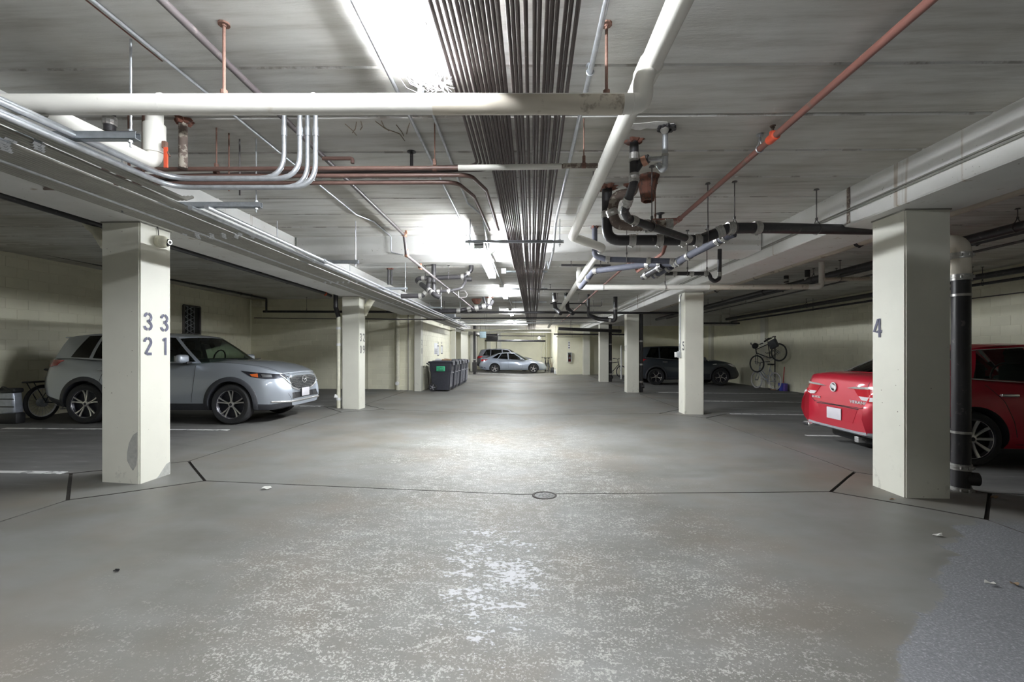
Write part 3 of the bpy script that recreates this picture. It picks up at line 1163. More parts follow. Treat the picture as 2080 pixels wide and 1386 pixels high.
def pipe(name, label, pts, r, mat, br=None, cat='pipe', group=None, seg=12, collars=(), collar_mat='clamp', hangers=(), hang_mat='rod', collar_name='coupling', flange=None, cl=0.06, cr=1.16):
    """one pipe run; collars = (segment, t) positions; hangers = (segment, t) with a rod up to the ceiling"""
    pts = [Vector(p) for p in pts]
    b_ = B()
    tube(b_, pts, r, seg, br if br is not None else r * 2.2)
    o = obj(name, b_, mat, org=pts[0], sharp=50)
    tag(o, label, cat, group)
    for s, tt in collars:
        a, c = pts[s], pts[s + 1]
        p = a.lerp(c, tt)
        d = (c - a).normalized()
        b_ = B()
        R_ = r * cr
        lathe(b_, [(r * 0.9, -cl / 2), (R_, -cl / 2), (R_, -cl * 0.28), (R_ * 1.05, -cl * 0.26), (R_ * 1.05, -cl * 0.12), (R_, -cl * 0.1), (R_, cl * 0.1), (R_ * 1.05, cl * 0.12), (R_ * 1.05, cl * 0.26), (R_, cl * 0.28), (R_, cl / 2), (r * 0.9, cl / 2)], p, d, max(10, seg))
        rbox(b_, p + Vector((0, 0, -R_ - 0.006)), (0.02, 0.02, 0.014), 0)
        obj(collar_name, b_, collar_mat, o, sharp=25)
    for s, tt in hangers:
        p = pts[s].lerp(pts[s + 1], tt)
        top = ceil_at(p.x, p.y)
        if abs(p.y - 7.02) < 0.35 and abs(p.x) < 3.4:
            top = 2.81
        d = (pts[s + 1] - pts[s]).normalized()
        b_ = B()
        h0 = p + Vector((0, 0, r + 0.05))
        tube(b_, [h0, (p.x, p.y, top)], 0.0055, 6)
        lathe(b_, [(0, -0.012), (0.028, -0.012), (0.02, 0), (0, 0)], (p.x, p.y, top), (0, 0, 1), 10)
        side = d.cross(Vector((0, 0, 1)))
        if side.length < 0.1:
            side = Vector((1, 0, 0))
        side.normalize()
        # pear shaped clevis round the pipe
        lp = []
        for k in range(15):
            a = radians(-90 - 150 + 300 * k / 14)
            lp.append(p + side * cos(a) * (r + 0.005) + Vector((0, 0, sin(a) * (r + 0.005))))
        tube(b_, [h0] + lp + [h0], 0.005, 5, 0)
        rbox(b_, h0, (0.02, 0.02, 0.03), 0.003, 1)
        obj('hanger_rod', b_, hang_mat, o)
    if flange:
        for (p, rr, mt) in flange:
            b_ = B()
            p = Vector(p)
            rnd = random.Random(int(p.x * 1000) + 5)
            k = 22
            rim = []
            for i in range(k):
                a = 2 * pi * i / k
                q = rr * 0.85 * (1 + rnd.uniform(-0.35, 0.35))
                rim.append((cos(a) * q, sin(a) * q))
            c0 = b_.verts.new(p + Vector((0, 0, 0.005)))
            r1 = [b_.verts.new(p + Vector((x, y, 0.003))) for x, y in rim]
            r2 = [b_.verts.new(p + Vector((x * 0.66, y * 0.66, -0.024 + rnd.uniform(-0.012, 0.012)))) for x, y in rim]
            c1 = b_.verts.new(p + Vector((0, 0, -0.03)))
            for i in range(k):
                j = (i + 1) % k
                b_.faces.new((c0, r1[j], r1[i]))
                b_.faces.new((r1[i], r1[j], r2[j], r2[i]))
                b_.faces.new((r2[i], r2[j], c1))
            obj('rust_collar' if mt != 'peel' else 'patching', b_, mt, o, sharp=20)
    return o


ORD = ['first', 'second', 'third', 'fourth', 'fifth', 'sixth', 'seventh', 'eighth', 'ninth', 'tenth', 'eleventh', 'twelfth', 'thirteenth', 'fourteenth', 'fifteenth', 'sixteenth', 'seventeenth', 'eighteenth', 'nineteenth', 'twentieth', 'twenty-first', 'twenty-second', 'twenty-third', 'twenty-fourth', 'twenty-fifth']
# -- bundle of brown pipes on the ceiling
ZB = CZ - 0.20
NB = 25
gaps = [0] * NB
for i, g in ((13, .022), (16, .014), (17, .02), (19, .012), (22, .018), (24, .008), (1, .006), (2, .008), (3, .006), (4, .005)):
    gaps[i] = g
xsb = []
x = 0.0
for i in range(NB):
    x += gaps[i] + 0.0245
    xsb.append(x)
sc_ = 0.645 / (xsb[-1] - xsb[0])
xsb = [-0.445 + (v - xsb[0]) * sc_ for v in xsb]
for i, x0 in enumerate(xsb):
    sk = 0.015
    rad = 0.0100 if i % 4 else 0.0108
    zz = ZB - (0.006 if i % 3 == 0 else 0.0) + rad - 0.011
    def pt(y, z, dx=0.0):
        return (x0 + sk * y + dx, y, z)
    if i < 4:
        yb = 3.72 + 0.035 * i
        pts = [pt(-9.5, zz), pt(yb, zz), (-1.9 - 0.1 * i, yb + 0.06, zz), (-3.40, yb + 0.09, zz)]
        lab = ['outermost left brown pipe of the bundle, turning left along the ceiling', 'second brown pipe of the bundle from its left edge', 'third brown pipe of the bundle from its left edge', 'fourth brown pipe of the bundle from its left edge'][i]
        o = pipe('bundle_pipe', lab, pts, rad, 'brown', 0.10, seg=8)
    else:
        sq = -(x0 + 0.06) * 0.10
        lo = 2.765
        pts = [pt(-9.5, zz), pt(5.75, zz), pt(6.25, lo, sq), pt(7.75, lo, sq), pt(8.35, zz, sq), pt(30.1, zz, sq * 2)]
        if i == 4:
            lab, gr = 'leftmost brown pipe of the bundle that runs on under the cross beam', None
        elif i == NB - 1:
            lab, gr = 'rightmost brown pipe of the bundle above the aisle', None
        else:
            lab, gr = ORD[i] + ' brown pipe of the overhead bundle counted from its left edge', 'brown pipes in the ceiling bundle'
        o = pipe('bundle_pipe', lab, pts, rad, 'brown', 0.25, seg=8, group=gr)

# -- large white jacketed pipe across the frame
zc = 2.41
t_ = pipe('jacketed_pipe', 'large white jacketed pipe crossing the whole view near the top', [W(-260, 213, zc), W(1306, 211, zc), W(1306, 168, zc), W(1322, 120, 2.45)], 0.051, 'insul', 0.075, seg=20,
          hangers=(), collars=())
for px, c in ((455, 'rustrod'), (1232, 'rustrod'), (855, 'galv')):
    p = W(px, 211, zc)
    b_ = B()
    tube(b_, [p + Vector((0, 0, 0.05)), (p.x, p.y, CZ)], 0.008, 8)
    lathe(b_, [(0, -0.02), (0.012, -0.02), (0.012, -0.012), (0.03, -0.012), (0.03, 0), (0, 0)], (p.x, p.y, CZ), (0, 0, 1), 10)
    lathe(b_, [(0.009, 0.045), (0.018, 0.05), (0.018, 0.07), (0.008, 0.075)], p, (0, 0, 1), 10)
    obj('hanger_rod', b_, c, t_)
b_ = B()
tube(b_, [W(880, 212, zc), W(1264, 211.5, zc)], 0.0518, 20)
obj('dark_wrap', b_, 'insul_dirt_shade', t_)  # shadow of the pipe bundle put into a darker jacket colour
for px in (1268, 1286, 640, 330):
    b_ = B()
    a = W(px, 211.2, zc)
    lathe(b_, [(0.05, -0.006), (0.0528, -0.006), (0.0528, 0.006), (0.05, 0.006)], a, (W(px + 20, 211.2, zc) - a), 20)
    obj('wrap_seam', b_, 'insul', t_)

# -- white jacketed pipe running down the aisle, right of the bundle
ZD = CZ - 0.20
rel = ZD - CAMZ
q0 = W(1163, 481, rel * F / (PPY - 481))
q1 = W(1222, 503, q0.y + 0.12)
q2 = W(1205, 535, 7.5)
o = pipe('jacketed_pipe', 'long white jacketed pipe running down the aisle right of the bundle', [W(1560, -400, rel * F / 1117), W(1381, 0, rel * F / 717), q0, q1, W(1114, 665, 1.36 * F / 52.0)], 0.057, 'insul', 0.03, seg=18)
a = W(1316, 143, rel * F / (PPY - 143))
bq = W(1308, 160, rel * F / (PPY - 160))
b_ = B()
lathe(b_, [(0.05, -0.07), (0.066, -0.06), (0.066, 0.06), (0.05, 0.07)], a, (bq - a), 18)
obj('tee_jacket', b_, 'insul', o)
for px, py in ((1256, 280), (1205, 390)):
    p = W(px, py, rel * F / (PPY - py))
    b_ = B()
    tube(b_, [p + Vector((0, 0, 0.055)), (p.x, p.y, CZ)], 0.006, 6)
    obj('hanger_rod', b_, 'rod', o)

# -- white jacketed pipe at the left with the vertical riser and collar
e1 = W(85, 226, 2.47)
up = Vector((W(314, 300, 3.16).x, W(314, 300, 3.16).y, CZ))
el = Vector((up.x, up.y, W(318, 332, 3.16).z))
o = pipe('jacketed_riser', 'white jacketed pipe with a riser and collar behind the conduit rack', [e1, el, up], 0.052, 'insul', 0.085, seg=18)
b_ = B()
cz0, cz1 = W(313, 312, 3.16).z, W(313, 254, 3.16).z
lathe(b_, [(0.05, cz0), (0.066, cz0), (0.066, cz1), (0.05, cz1)], (up.x, up.y, 0), (0, 0, 1), 20)
obj('collar', b_, 'insul', o)
b_ = B()
p = W(335, 295, 3.12)
rbox(b_, p, (0.03, 0.03, 0.05), 0.006)
tube(b_, [p, W(340, 308, 3.11), W(345, 318, 3.11)], 0.006, 6)
obj('valve_stem', b_, 'rustrod', o)
b_ = B()
rbox(b_, W(337, 320, 3.11), (0.028, 0.012, 0.14), 0.004)
obj('valve_tag', b_, 'orange', o)

# -- black vent stub with clamp behind the white pipe
p = W(223, 245, 3.2)
pipe('drain_stub', 'short black drain with a clamp hanging behind the white pipe', [(p.x, p.y, CZ), (p.x, p.y, W(223, 268, 3.2).z)], 0.036, 'iron', collars=((0, 0.62),))
p = W(372, 300, 3.42)
pipe('rusty_stub', 'short rusty pipe stub with a flaking collar at the upper left', [(p.x, p.y, CZ), (p.x, p.y, W(372, 342, 3.42).z)], 0.030, 'ironrust', flange=[((p.x, p.y, CZ), 0.075, 'rust')])
for i, px in enumerate((262, 291)):
    p = W(px, 260, 3.3)
    tag(obj('rusty_rod', (lambda b_: (tube(b_, [(p.x, p.y, CZ), (p.x, p.y, 2.62)], 0.009, 6), b_)[1])(B()), 'rustrod', org=p), 'rusty vertical rod ' + ('left' if i == 0 else 'right') + ' beside the white riser at upper left', 'rod')

# -- conduit rack at the left
ZK = CAMZ + 1.145
lay = []   # x from the right, radius, material
rows = [(-2.52, 0.020, 'galv'), (-2.655, 0.020, 'galv')]
rows += [(-2.705 - 0.031 * k, 0.0125, 'galv_old') for k in range(4)]
rows += [(-2.872 - 0.0305 * k, 0.0125, 'galv_old') for k in range(9)]
rows += [(-3.165, 0.015, 'galv')]
rows += [(-3.20 - 0.031 * k, 0.0125, 'galv_old') for k in range(5)]
EXT = [-2.575, -2.606, -2.637]
sA, sB = 3.06, 3.20
nm = ['upper', 'lower']
for i, (x, r, mt) in enumerate(rows):
    if i < 2:
        lab = ('rightmost' if i == 0 else 'second from right') + ' thick conduit running the length of the rack below the beam'
        gr = None
    elif i == 15:
        lab, gr = 'brighter conduit in the middle of the rack beside its dark gap', None
    elif i == len(rows) - 1:
        lab, gr = 'leftmost conduit of the rack nearest the left columns', None
    else:
        lab, gr = ORD[i] + ' conduit of the long left rack counted from the aisle side', 'thin conduits in the rack'
    z = ZK + 0.006 + r if i >= 2 else ZK + 0.008
    pts = [(x, -9.0 if i > 1 else 3.5, z), (x, 20.5, z)]
    if i >= 15:
        pts = [(x, -9.0, z), (x, 24.5, z)]
    o = pipe('rack_conduit', lab, pts, r, mt, seg=8, cat='conduit', group=gr)
    # couplings here and there
    for yy in ((2.35 + (i % 5) * 0.03, 4.3 + (i % 4) * 0.05, 7.3 + (i % 3) * 0.06, 10.4 + (i % 4) * 0.05) if i >= 2 else (5.6, 8.9)):
        b_ = B()
        lathe(b_, [(r, -0.03), (r * 1.35, -0.03), (r * 1.35, -0.012), (r * 1.15, -0.010), (r * 1.15, 0.010), (r * 1.35, 0.012), (r * 1.35, 0.03), (r, 0.03)], (x, yy, z), (0, 1, 0), 6)
        obj('coupling', b_, 'galv', o, sharp=20)

for i, x in enumerate(EXT):
    pipe('rack_conduit', ['right', 'middle', 'left'][i] + ' of three short thin conduits under the two bent conduit pairs', [(x, -9, ZK + 0.02), (x, 3.35, ZK + 0.02), (x, 3.42, ZK + 0.06)], 0.0125, 'galv_old', 0.03, seg=8, cat='conduit')
# two pairs of bent conduits leaving the rack towards the ceiling
zA = W(420, 362, 3.10).z
for i, (pxv, pyh, dd, xr_, zq) in enumerate(((577, 362, 3.20, 0, 0), (609, 363, 3.15, 0, 0), (625, 381, 3.20, 0, 0), (641, 381, 3.15, 0, 0))):
    a = W(pxv, pyh, dd)
    top = W(pxv, 240, dd)
    b0 = W(345 + (i // 2) * 5, pyh, dd)
    far = W(-140, (137 if i < 2 else 166) + (i % 2) * 7, 1.937)
    lab = ['leftmost', 'second', 'third', 'rightmost'][i] + ' of the four bright conduits bending up to the ceiling'
    o = pipe('bent_conduit', lab, [far, b0, a, (a.x, a.y, CZ)], 0.0165, 'galv', 0.17, cat='conduit', seg=12)
    b_ = B()
    cpos = W(pxv, 268, dd)
    lathe(b_, [(0.016, -0.03), (0.021, -0.03), (0.021, 0.03), (0.016, 0.03)], (a.x, a.y, cpos.z), (0, 0, 1), 12)
    obj('coupling', b_, 'galv', o)

# strut channels carrying the rack
def strut(label, p0, p1, rods, s=0.041, topz=CZ):
    p0, p1 = Vector(p0), Vector(p1)
    t = thing('strut_channel', label, 'strut', p0)
    d = (p1 - p0)
    ln = d.length
    ang = math.atan2(d.y, d.x)
    b_ = B()
    # open channel: floor and two lipped sides
    for lo, hi in (((0, -s / 2, -s / 2), (ln, s / 2, -s / 2 + 0.004)), ((0, -s / 2, -s / 2), (ln, -s / 2 + 0.004, s / 2)), ((0, s / 2 - 0.004, -s / 2), (ln, s / 2, s / 2)),
                   ((0, -s / 2, s / 2 - 0.004), (ln, -s / 2 + 0.011, s / 2)), ((0, s / 2 - 0.011, s / 2 - 0.004), (ln, s / 2, s / 2))):
        box(b_, lo, hi)
    bmesh.ops.transform(b_, matrix=Matrix.Translation(p0) @ Matrix.Rotation(ang, 4, 'Z'), verts=b_.verts)
    obj('channel', b_, 'strut', t, sharp=20)
    for f in rods:
        q = p0.lerp(p1, f)
        b_ = B()
        tube(b_, [(q.x, q.y, q.z - 0.06), (q.x, q.y, topz if q.x > -3.46 else BEAMZ)], 0.006, 8)
        for dz in (-0.03, 0.03):
            lathe(b_, [(0, dz - 0.006), (0.014, dz - 0.006), (0.014, dz + 0.006), (0, dz + 0.006)], q, (0, 0, 1), 6)
        obj('threaded_rod', b_, 'galv', t)
    return t


for i, yy in enumerate((2.40, 3.58, 5.9, 8.4, 12.0, 15.5)):
    z = ZK + 0.052
    strut(['nearest', 'second', 'third', 'fourth', 'fifth', 'farthest'][i] + ' steel strut carrying the left conduit rack', (-3.30, yy - 0.02, z), (-2.14 if i < 2 else -2.2, yy + 0.03, z), (0.025, 0.965))

# -- brown sprinkler pipe, right
XS = 1.146 * (CZ - 0.12 - CAMZ)
z = CZ - 0.12
yt = WZ(1380, 446, z).y
o = pipe('sprinkler_pipe', 'red oxide sprinkler pipe slanting across the upper right', [(XS, -9, z), (XS, yt, z), (XS, 5.9, z), (XS, 6.3, 2.70), (XS, 7.7, 2.70), (XS, 8.1, z), (XS, 24, z)], 0.024, 'redoxide', 0.08,
         hangers=((0, (WZ(1533, 303, z).y + 9) / (yt + 9)), (5, 0.3), (5, 0.7)), hang_mat='galv')
# orange fitting with sprinkler head
p = WZ(1562, 280, z)
b_ = B()
lathe(b_, [(0.024, -0.05), (0.034, -0.045), (0.034, 0.045), (0.024, 0.05)], (XS, p.y, z), (0, 1, 0), 14)
lathe(b_, [(0, 0), (0.024, 0), (0.024, 0.045), (0.014, 0.05)], (XS, p.y, z), (0, 0, 1), 12)
obj('orange_tee', b_, 'orange', o)
b_ = B()
tube(b_, [(XS, p.y, z + 0.04), (XS, p.y, z + 0.075)], 0.009, 8)
lathe(b_, [(0, 0.085), (0.02, 0.085), (0.022, 0.09), (0, 0.093)], (XS, p.y, z), (0, 0, 1), 12)
for s in (-1, 1):
    tube(b_, [(XS, p.y, z + 0.06), (XS + s * 0.014, p.y, z + 0.075), (XS, p.y, z + 0.087)], 0.003, 5)
obj('sprinkler_head', b_, 'ironrust', o)
# branch tee at its far end
b_ = B()
tube(b_, [(XS - 0.02, yt, z), (XS - 0.32, yt + 0.02, z)], 0.020, 10)
lathe(b_, [(0.024, -0.05), (0.033, -0.045), (0.033, 0.045), (0.024, 0.05)], (XS, yt, z), (0, 1, 0), 12)
obj('branch_tee', b_, 'redoxide', o)
p = W(1341, 430, 5.7)
tag(obj('vent_stub', (lambda b_: (tube(b_, [(p.x, p.y, CZ), (p.x, p.y, 2.9)], 0.02, 8), lathe(b_, [(0.02, -0.02), (0.06, 0), (0, 0)], (p.x, p.y, CZ), (0, 0, 1), 10), b_)[2])(B()), 'iron', org=(p.x, p.y, 2.9)), 'short black vent stub with a dark flange beside the trap', 'pipe')

# -- dark sprinkler pipe, left
XD = -1.03 * (CZ - 0.07 - CAMZ)
z = CZ - 0.07
y1 = WZ(833, 490, z).y
o = pipe('sprinkler_pipe', 'dark purplish sprinkler pipe slanting across the upper left', [(XD, -9, z), (XD, 6.38, z), (XD + .02, 6.45, 2.74), (XD + .05, 7.6, 2.72), (XD + 0.10, 15.0, 2.72)], 0.0205, 'darkpipe', 0.03)
for yy, zz, dr_ in ((6.40, z, (0, 1, 0)), (6.46, 2.76, (0, 0, 1)), (7.3, 2.722, (0, 1, 0))):
    b_ = B()
    lathe(b_, [(0.02, -0.045), (0.031, -0.04), (0.031, 0.04), (0.02, 0.045)], (XD + (0.02 if yy > 6.43 else 0.0), yy, zz), dr_, 12)
    rbox(b_, (XD + 0.02, yy + 0.03, zz + 0.05), (0.03, 0.03, 0.05), 0.004)
    obj('copper_tee', b_, 'copper', o)
# -- thin bluish conduit, far left top
XT = -1.23 * (CZ - 0.02 - CAMZ)
z = CZ - 0.016
pipe('thin_conduit', 'thin bluish conduit on the ceiling at upper left', [(XT, -9, z), (XT, 5.6, z), (XT + 0.12, 5.9, z), (XT + 0.12, 6.69, z), (XT + 0.12, 6.69, 2.84), (XT + 0.3, 6.70, 2.80)], 0.0095, 'galv', 0.04, cat='conduit', seg=8)
pipe('thin_conduit', 'thin red brown cable on the ceiling at upper left', [(XT - 0.03, -9, z), (XT - 0.03, 2.6, z)], 0.004, 'redoxide', 0.04, cat='cable', seg=6)
# -- silver conduit right of the bundle
pipe('silver_conduit', 'silver conduit running along the ceiling right of the bundle', [(0.39, -9, CZ - 0.05), (0.385, 5.9, CZ - 0.05), (0.38, 6.35, 2.76), (0.38, 7.7, 2.76), (0.38, 8.2, CZ - 0.05), (0.38, 27, CZ - 0.05)], 0.0155, 'galv', 0.1, cat='conduit', seg=10, hangers=((0, 0.79),), hang_mat='galv')
# -- conduits left of the bundle
pipe('grey_conduit', 'grey conduit left of the lamp line dropping over the cross beam', [(-0.845, -9, CZ - 0.03), (-0.835, 6.3, CZ - 0.03), (-0.835, 6.66, CZ - 0.05), (-0.80, 6.70, 2.84), (-0.74, 6.9, 2.79)], 0.0125, 'galv', 0.06, cat='conduit', seg=8)
pipe('grey_conduit', 'slim grey conduit between the lamps and the bundle with a sideways jog', [(-0.665, 2.3, CZ - 0.03), (-0.665, 5.2, CZ - 0.03), (-0.53, 5.6, CZ - 0.05), (-0.52, 6.3, 2.80), (-0.50, 8.6, 2.78), (-0.50, 16, CZ - 0.08)], 0.011, 'galv', 0.06, cat='conduit', seg=8)
b_ = B()
rbox(b_, W(1023, 551, 9.0), (0.10, 0.06, 0.10), 0.006)
tag(obj('junction_box', b_, 'white', org=W(1023, 551, 9.0)), 'small white junction box left of the bundle beyond the cross beam', 'box')

# -- transverse pipes in the middle distance
zt_ = CAMZ + 1.40
for i in range(3):
    y = 3.42 + 0.05 * i
    zz = zt_ - 0.035 * i - 0.01
    a = W(330 - 40, 345, 3.5)
    lab = ['upper', 'middle', 'lower'][i] + ' of three brown pipes crossing left of the bundle at mid height'
    if i == 0:
        pts = [(-3.2, y - 0.1, zz), (W(932, 338, 3.45).x, y, zz), (W(1207, 335, 3.45).x, y + 0.02, zz + 0.005)]
    else:
        xe = W(985 - 30 * i, 348, 3.5).x
        pts = [(-3.2, y - 0.1, zz), (xe, y, zz), (xe + 0.08, y + 0.5, zz + 0.06), (xe + 0.09, 5.6, ZB - 0.03), ]
    o = pipe('cross_pipe', lab, pts, 0.0165, 'brownplain', 0.12, seg=10)
    if i == 0:
        b_ = B()
        tube(b_, [(W(931, 338, 3.45).x, y, zz), (W(1140, 338, 3.45).x, y + 0.015, zz + 0.003)], 0.0215, 12)
        obj('white_sleeve', b_, 'insul', o)
        b_ = B()
        tube(b_, [(W(1142, 338, 3.45).x, y, zz), (W(1212, 336, 3.45).x, y + 0.02, zz + 0.005)], 0.018, 10)
        obj('rusty_end', b_, 'ironrust', o)
        for px in (425, 883, 1184):
            q = W(px, 338, 3.45)
            b_ = B()
            tube(b_, [(q.x, y, zz + 0.02), (q.x, y, CZ)], 0.0055, 6)
            lathe(b_, [(0.017, -0.015), (0.021, -0.015), (0.021, 0.015), (0.017, 0.015)], (q.x, y, zz), (1, 0, 0), 12)
            rbox(b_, (q.x, y, zz + 0.045), (0.022, 0.03, 0.05), 0.003, 1)
            obj('hanger_rod', b_, 'rustrod', o)
pipe('elbow_pipe', 'short brown pipe with an elbow above the three crossing pipes', [W(655, 322, 3.75), W(716, 322, 3.75), W(716, 332, 3.75)], 0.016, 'brownplain', 0.04, seg=8)
tag(obj('pipe_stub', (lambda b_, p: (tube(b_, [(p.x, p.y, CZ), (p.x, p.y, CZ - 0.2)], 0.014, 8), lathe(b_, [(0.014, -0.012), (0.04, -0.005), (0.04, 0), (0, 0)], (p.x, p.y, CZ), (0, 0, 1), 10), b_)[2])(B(), W(836, 315, 3.95)), 'iron', org=W(836, 315, 3.95)), 'small black pipe stub hanging from the ceiling left of the bundle', 'pipe')
for i, (px, d) in enumerate(((465, 3.62), (487, 3.72))):
    p = W(px, 300, d)
    tag(obj('thin_rod', (lambda b_: (tube(b_, [(p.x, p.y, CZ), (p.x, p.y, 2.63)], 0.006, 6), b_)[1])(B()), 'rustrod' if i == 0 else 'rod', org=p), ('brown' if i == 0 else 'dark') + ' thin hanging rod left of the four bent conduits', 'rod')

# -- strut under the bundle and thin struts farther down
strut('thin steel strut with a pale cover under the bundle before the cross beam', W(945, 491, 5.95), W(1145, 492, 5.95), (0.05, 0.96), 0.03)
strut('white strut under the bundle just beyond the cross beam', W(1018, 552, 9.0), W(1112, 552, 9.0), (0.6, ), 0.035)
strut('thin steel strut under the bundle beyond the third lamp', W(1038, 587, 12.0), W(1112, 587, 12.0), (0.9,), 0.03)
strut('thin steel strut under the bundle far down the aisle', W(1040, 614, 15.5), W(1110, 613, 15.5), (0.9,), 0.03)

# ---------------------------------------------------------------- black drains, right
mz = 4.66
el_up = W(1233, 400, 4.80)
pts = [(el_up.x, el_up.y, CZ), W(1233, 468, 4.80), W(1268, 488, 4.75), W(1420, 488, 4.70), W(1480, 464, 4.62), W(1540, 463, 4.66), W(1760, 467, 5.02), W(1880, 468, 5.05)]
pts[1] = Vector((el_up.x, el_up.y, W(1233, 488, 4.78).z))
pts[2] = W(1290, 488, 4.76)
o = pipe('cast_iron_drain', 'large black drain from rusty elbow to the near right column', pts, 0.054, 'iron', 0.16, seg=16,
         collars=((0, 0.52), (1, 0.9), (2, 0.38), (2, 0.75), (2, 0.98), (3, 0.72), (4, 0.05), (4, 0.95)), cl=0.07,
         hangers=((5, 0.52), (4, 0.2), (3, 0.3)), flange=[((el_up.x, el_up.y, CZ), 0.13, 'rust')])
# second drain with wye
a = W(1288, 285, 3.74)
p1 = W(1289, 372, 3.76)
p2 = W(1268, 430, 3.95)
p2b = W(1275, 444, 4.05)
p3 = W(1404, 488, 4.62)
o = pipe('cast_iron_drain', 'slimmer black drain dropping from a rusty hole and slanting right', [(a.x, a.y, CZ), (a.x, a.y, p1.z), p2, p2b, p3], 0.036, 'iron', 0.06, seg=14,
         collars=((0, 0.42), (0, 0.90), (1, 0.65), (3, 0.08), (3, 0.93)), cl=0.07, hangers=((3, 0.35),), flange=[((a.x, a.y, CZ), 0.09, 'rust')])
b_ = B()
wy = W(1291, 335, 3.75)
tube(b_, [(a.x, a.y, wy.z - 0.06), W(1302, 328, 3.74), W(1318, 322, 3.70)], 0.034, 12, 0.08)
obj('wye_branch', b_, 'iron', o)
b_ = B()
c = W(1309, 327, 3.72)
lathe(b_, [(0.034, -0.02), (0.041, -0.02), (0.041, 0.02), (0.034, 0.02)], c, W(1318, 322, 3.70) - c, 14)
obj('copper_band', b_, 'copper', o)
# silver vent pipe
a = W(1351, 246, 3.52)
pb = W(1351, 341, 3.52)
o = pipe('silver_vent_pipe', 'short silver vent pipe hanging from a patched hole beside the black wye', [(a.x, a.y, CZ - 0.02), (a.x, a.y, pb.z), W(1345, 346, 3.54), W(1338, 335, 3.6)], 0.022, 'galv', 0.02, seg=12,
         collars=((0, 0.68),), cl=0.02)
b_ = B()
tube(b_, [W(1318, 323, 3.70), (a.x, a.y, W(1351, 322, 3.52).z)], 0.02, 12)
obj('side_arm', b_, 'galv', o)
b_ = B()
bmesh.ops.create_uvsphere(b_, u_segments=14, v_segments=10, radius=0.032)
bmesh.ops.translate(b_, verts=b_.verts, vec=(a.x - 0.01, a.y - 0.02, CZ - 0.03))
obj('plaster_ball', b_, 'peel', o)
b_ = B()
rnd = random.Random(3)
ctr = Vector((a.x - 0.16, a.y - 0.03, CZ - 0.004))
ring = [b_.verts.new(ctr + Vector((cos(2 * pi * k / 30) * (0.20 + rnd.uniform(-0.05, 0.04)), sin(2 * pi * k / 30) * (0.05 + rnd.uniform(-0.02, 0.02)), 0))) for k in range(30)]
b_.faces.new(ring)
r_ = bmesh.ops.extrude_face_region(b_, geom=list(b_.faces))
bmesh.ops.translate(b_, verts=[g for g in r_['geom'] if isinstance(g, bmesh.types.BMVert)], vec=(0, 0, 0.012))
obj('plaster_patch', b_, 'peel', o)
b_ = B()
for k in range(12):
    an = 2 * pi * k / 12
    rbox(b_, (a.x + cos(an) * 0.055 + 0.01, a.y + sin(an) * 0.045, CZ - 0.012), (rnd.uniform(.02, .05), .025, .03), 0.006, 1, Matrix.Rotation(rnd.uniform(0, 3), 4, 'Z'))
obj('hole_debris', b_, 'iron', o)
# rusty trap behind
t0 = W(1288, 396, 4.72)
pts = [(t0.x, t0.y, CZ), W(1284, 392, 4.72), W(1250, 398, 4.72), W(1243, 430, 4.72), W(1252, 457, 4.72), W(1285, 459, 4.70), W(1362, 457, 4.66)]
o = pipe('rusty_trap', 'thick rust flecked trap curving behind the black drain', pts, 0.052, 'ironrust', 0.10, seg=16, collars=((3, 0.1), (5, 0.35), (5, 0.95)), cl=0.07, hangers=((5, 0.6),), hang_mat='rustrod', flange=[((t0.x, t0.y, CZ), 0.12, 'rust')])
b_ = B()
for k in range(9):
    q = W(1290 + k * 6, 459, 4.70)
    lathe(b_, [(0.05, -0.006), (0.056, -0.004), (0.056, 0.004), (0.05, 0.006)], q, W(1362, 457, 4.66) - q, 16)
obj('ribbed_section', b_, 'ironrust', o)
# rust coloured sleeve cone
p = W(1316, 393, 4.5)
b_ = B()
lathe(b_, [(0.11, CZ - p.z), (0.095, CZ - p.z - 0.03), (0.062, -0.075), (0.05, -0.08), (0.05, -0.06), (0.055, CZ - p.z)], p, (0, 0, 1), 14)
rr = random.Random(4)
for v in b_.verts:
    v.co += Vector((rr.uniform(-.006, .006), rr.uniform(-.006, .006), rr.uniform(-.004, .004)))
tag(obj('rusty_sleeve', b_, 'rust', org=p, sharp=25), 'red brown rusty sleeve in the ceiling right of the trap', 'sleeve')
# white jacketed stub under the small cleanout
# -- slate blue drains below
pv = W(1208, 470, 6.3)
o = pipe('slate_drain', 'slate drain dropping beside the aisle jacketed pipe then running right', [(pv.x, pv.y, CZ if abs(pv.y - 7.02) > .35 else 2.81), (pv.x, pv.y, W(1208, 520, 6.3).z), W(1232, 527, 6.25), W(1372, 531, 6.0), W(1392, 522, 5.9)], 0.037, 'bluepipe', 0.07, seg=14,
         collars=((2, 0.02), (2, 0.62), (2, 0.95)), hangers=((2, 0.3),), flange=[((pv.x, pv.y, CZ), 0.06, 'rust')])
o = pipe('slate_drain', 'slate blue drain sloping up from the aisle to the big black bend', [W(1180, 583, 7.6), W(1205, 551, 7.0), W(1310, 538, 6.4), W(1375, 535, 6.0), W(1392, 523, 5.6), W(1478, 479, 4.72), W(1492, 474, 4.66)], 0.043, 'bluepipe', 0.08, seg=14,
         collars=((0, 0.6), (1, 0.05), (2, 0.1), (2, 0.5), (2, 0.95), (3, 0.3), (4, 0.1), (4, 0.82), (4, 0.95)), cl=0.06)
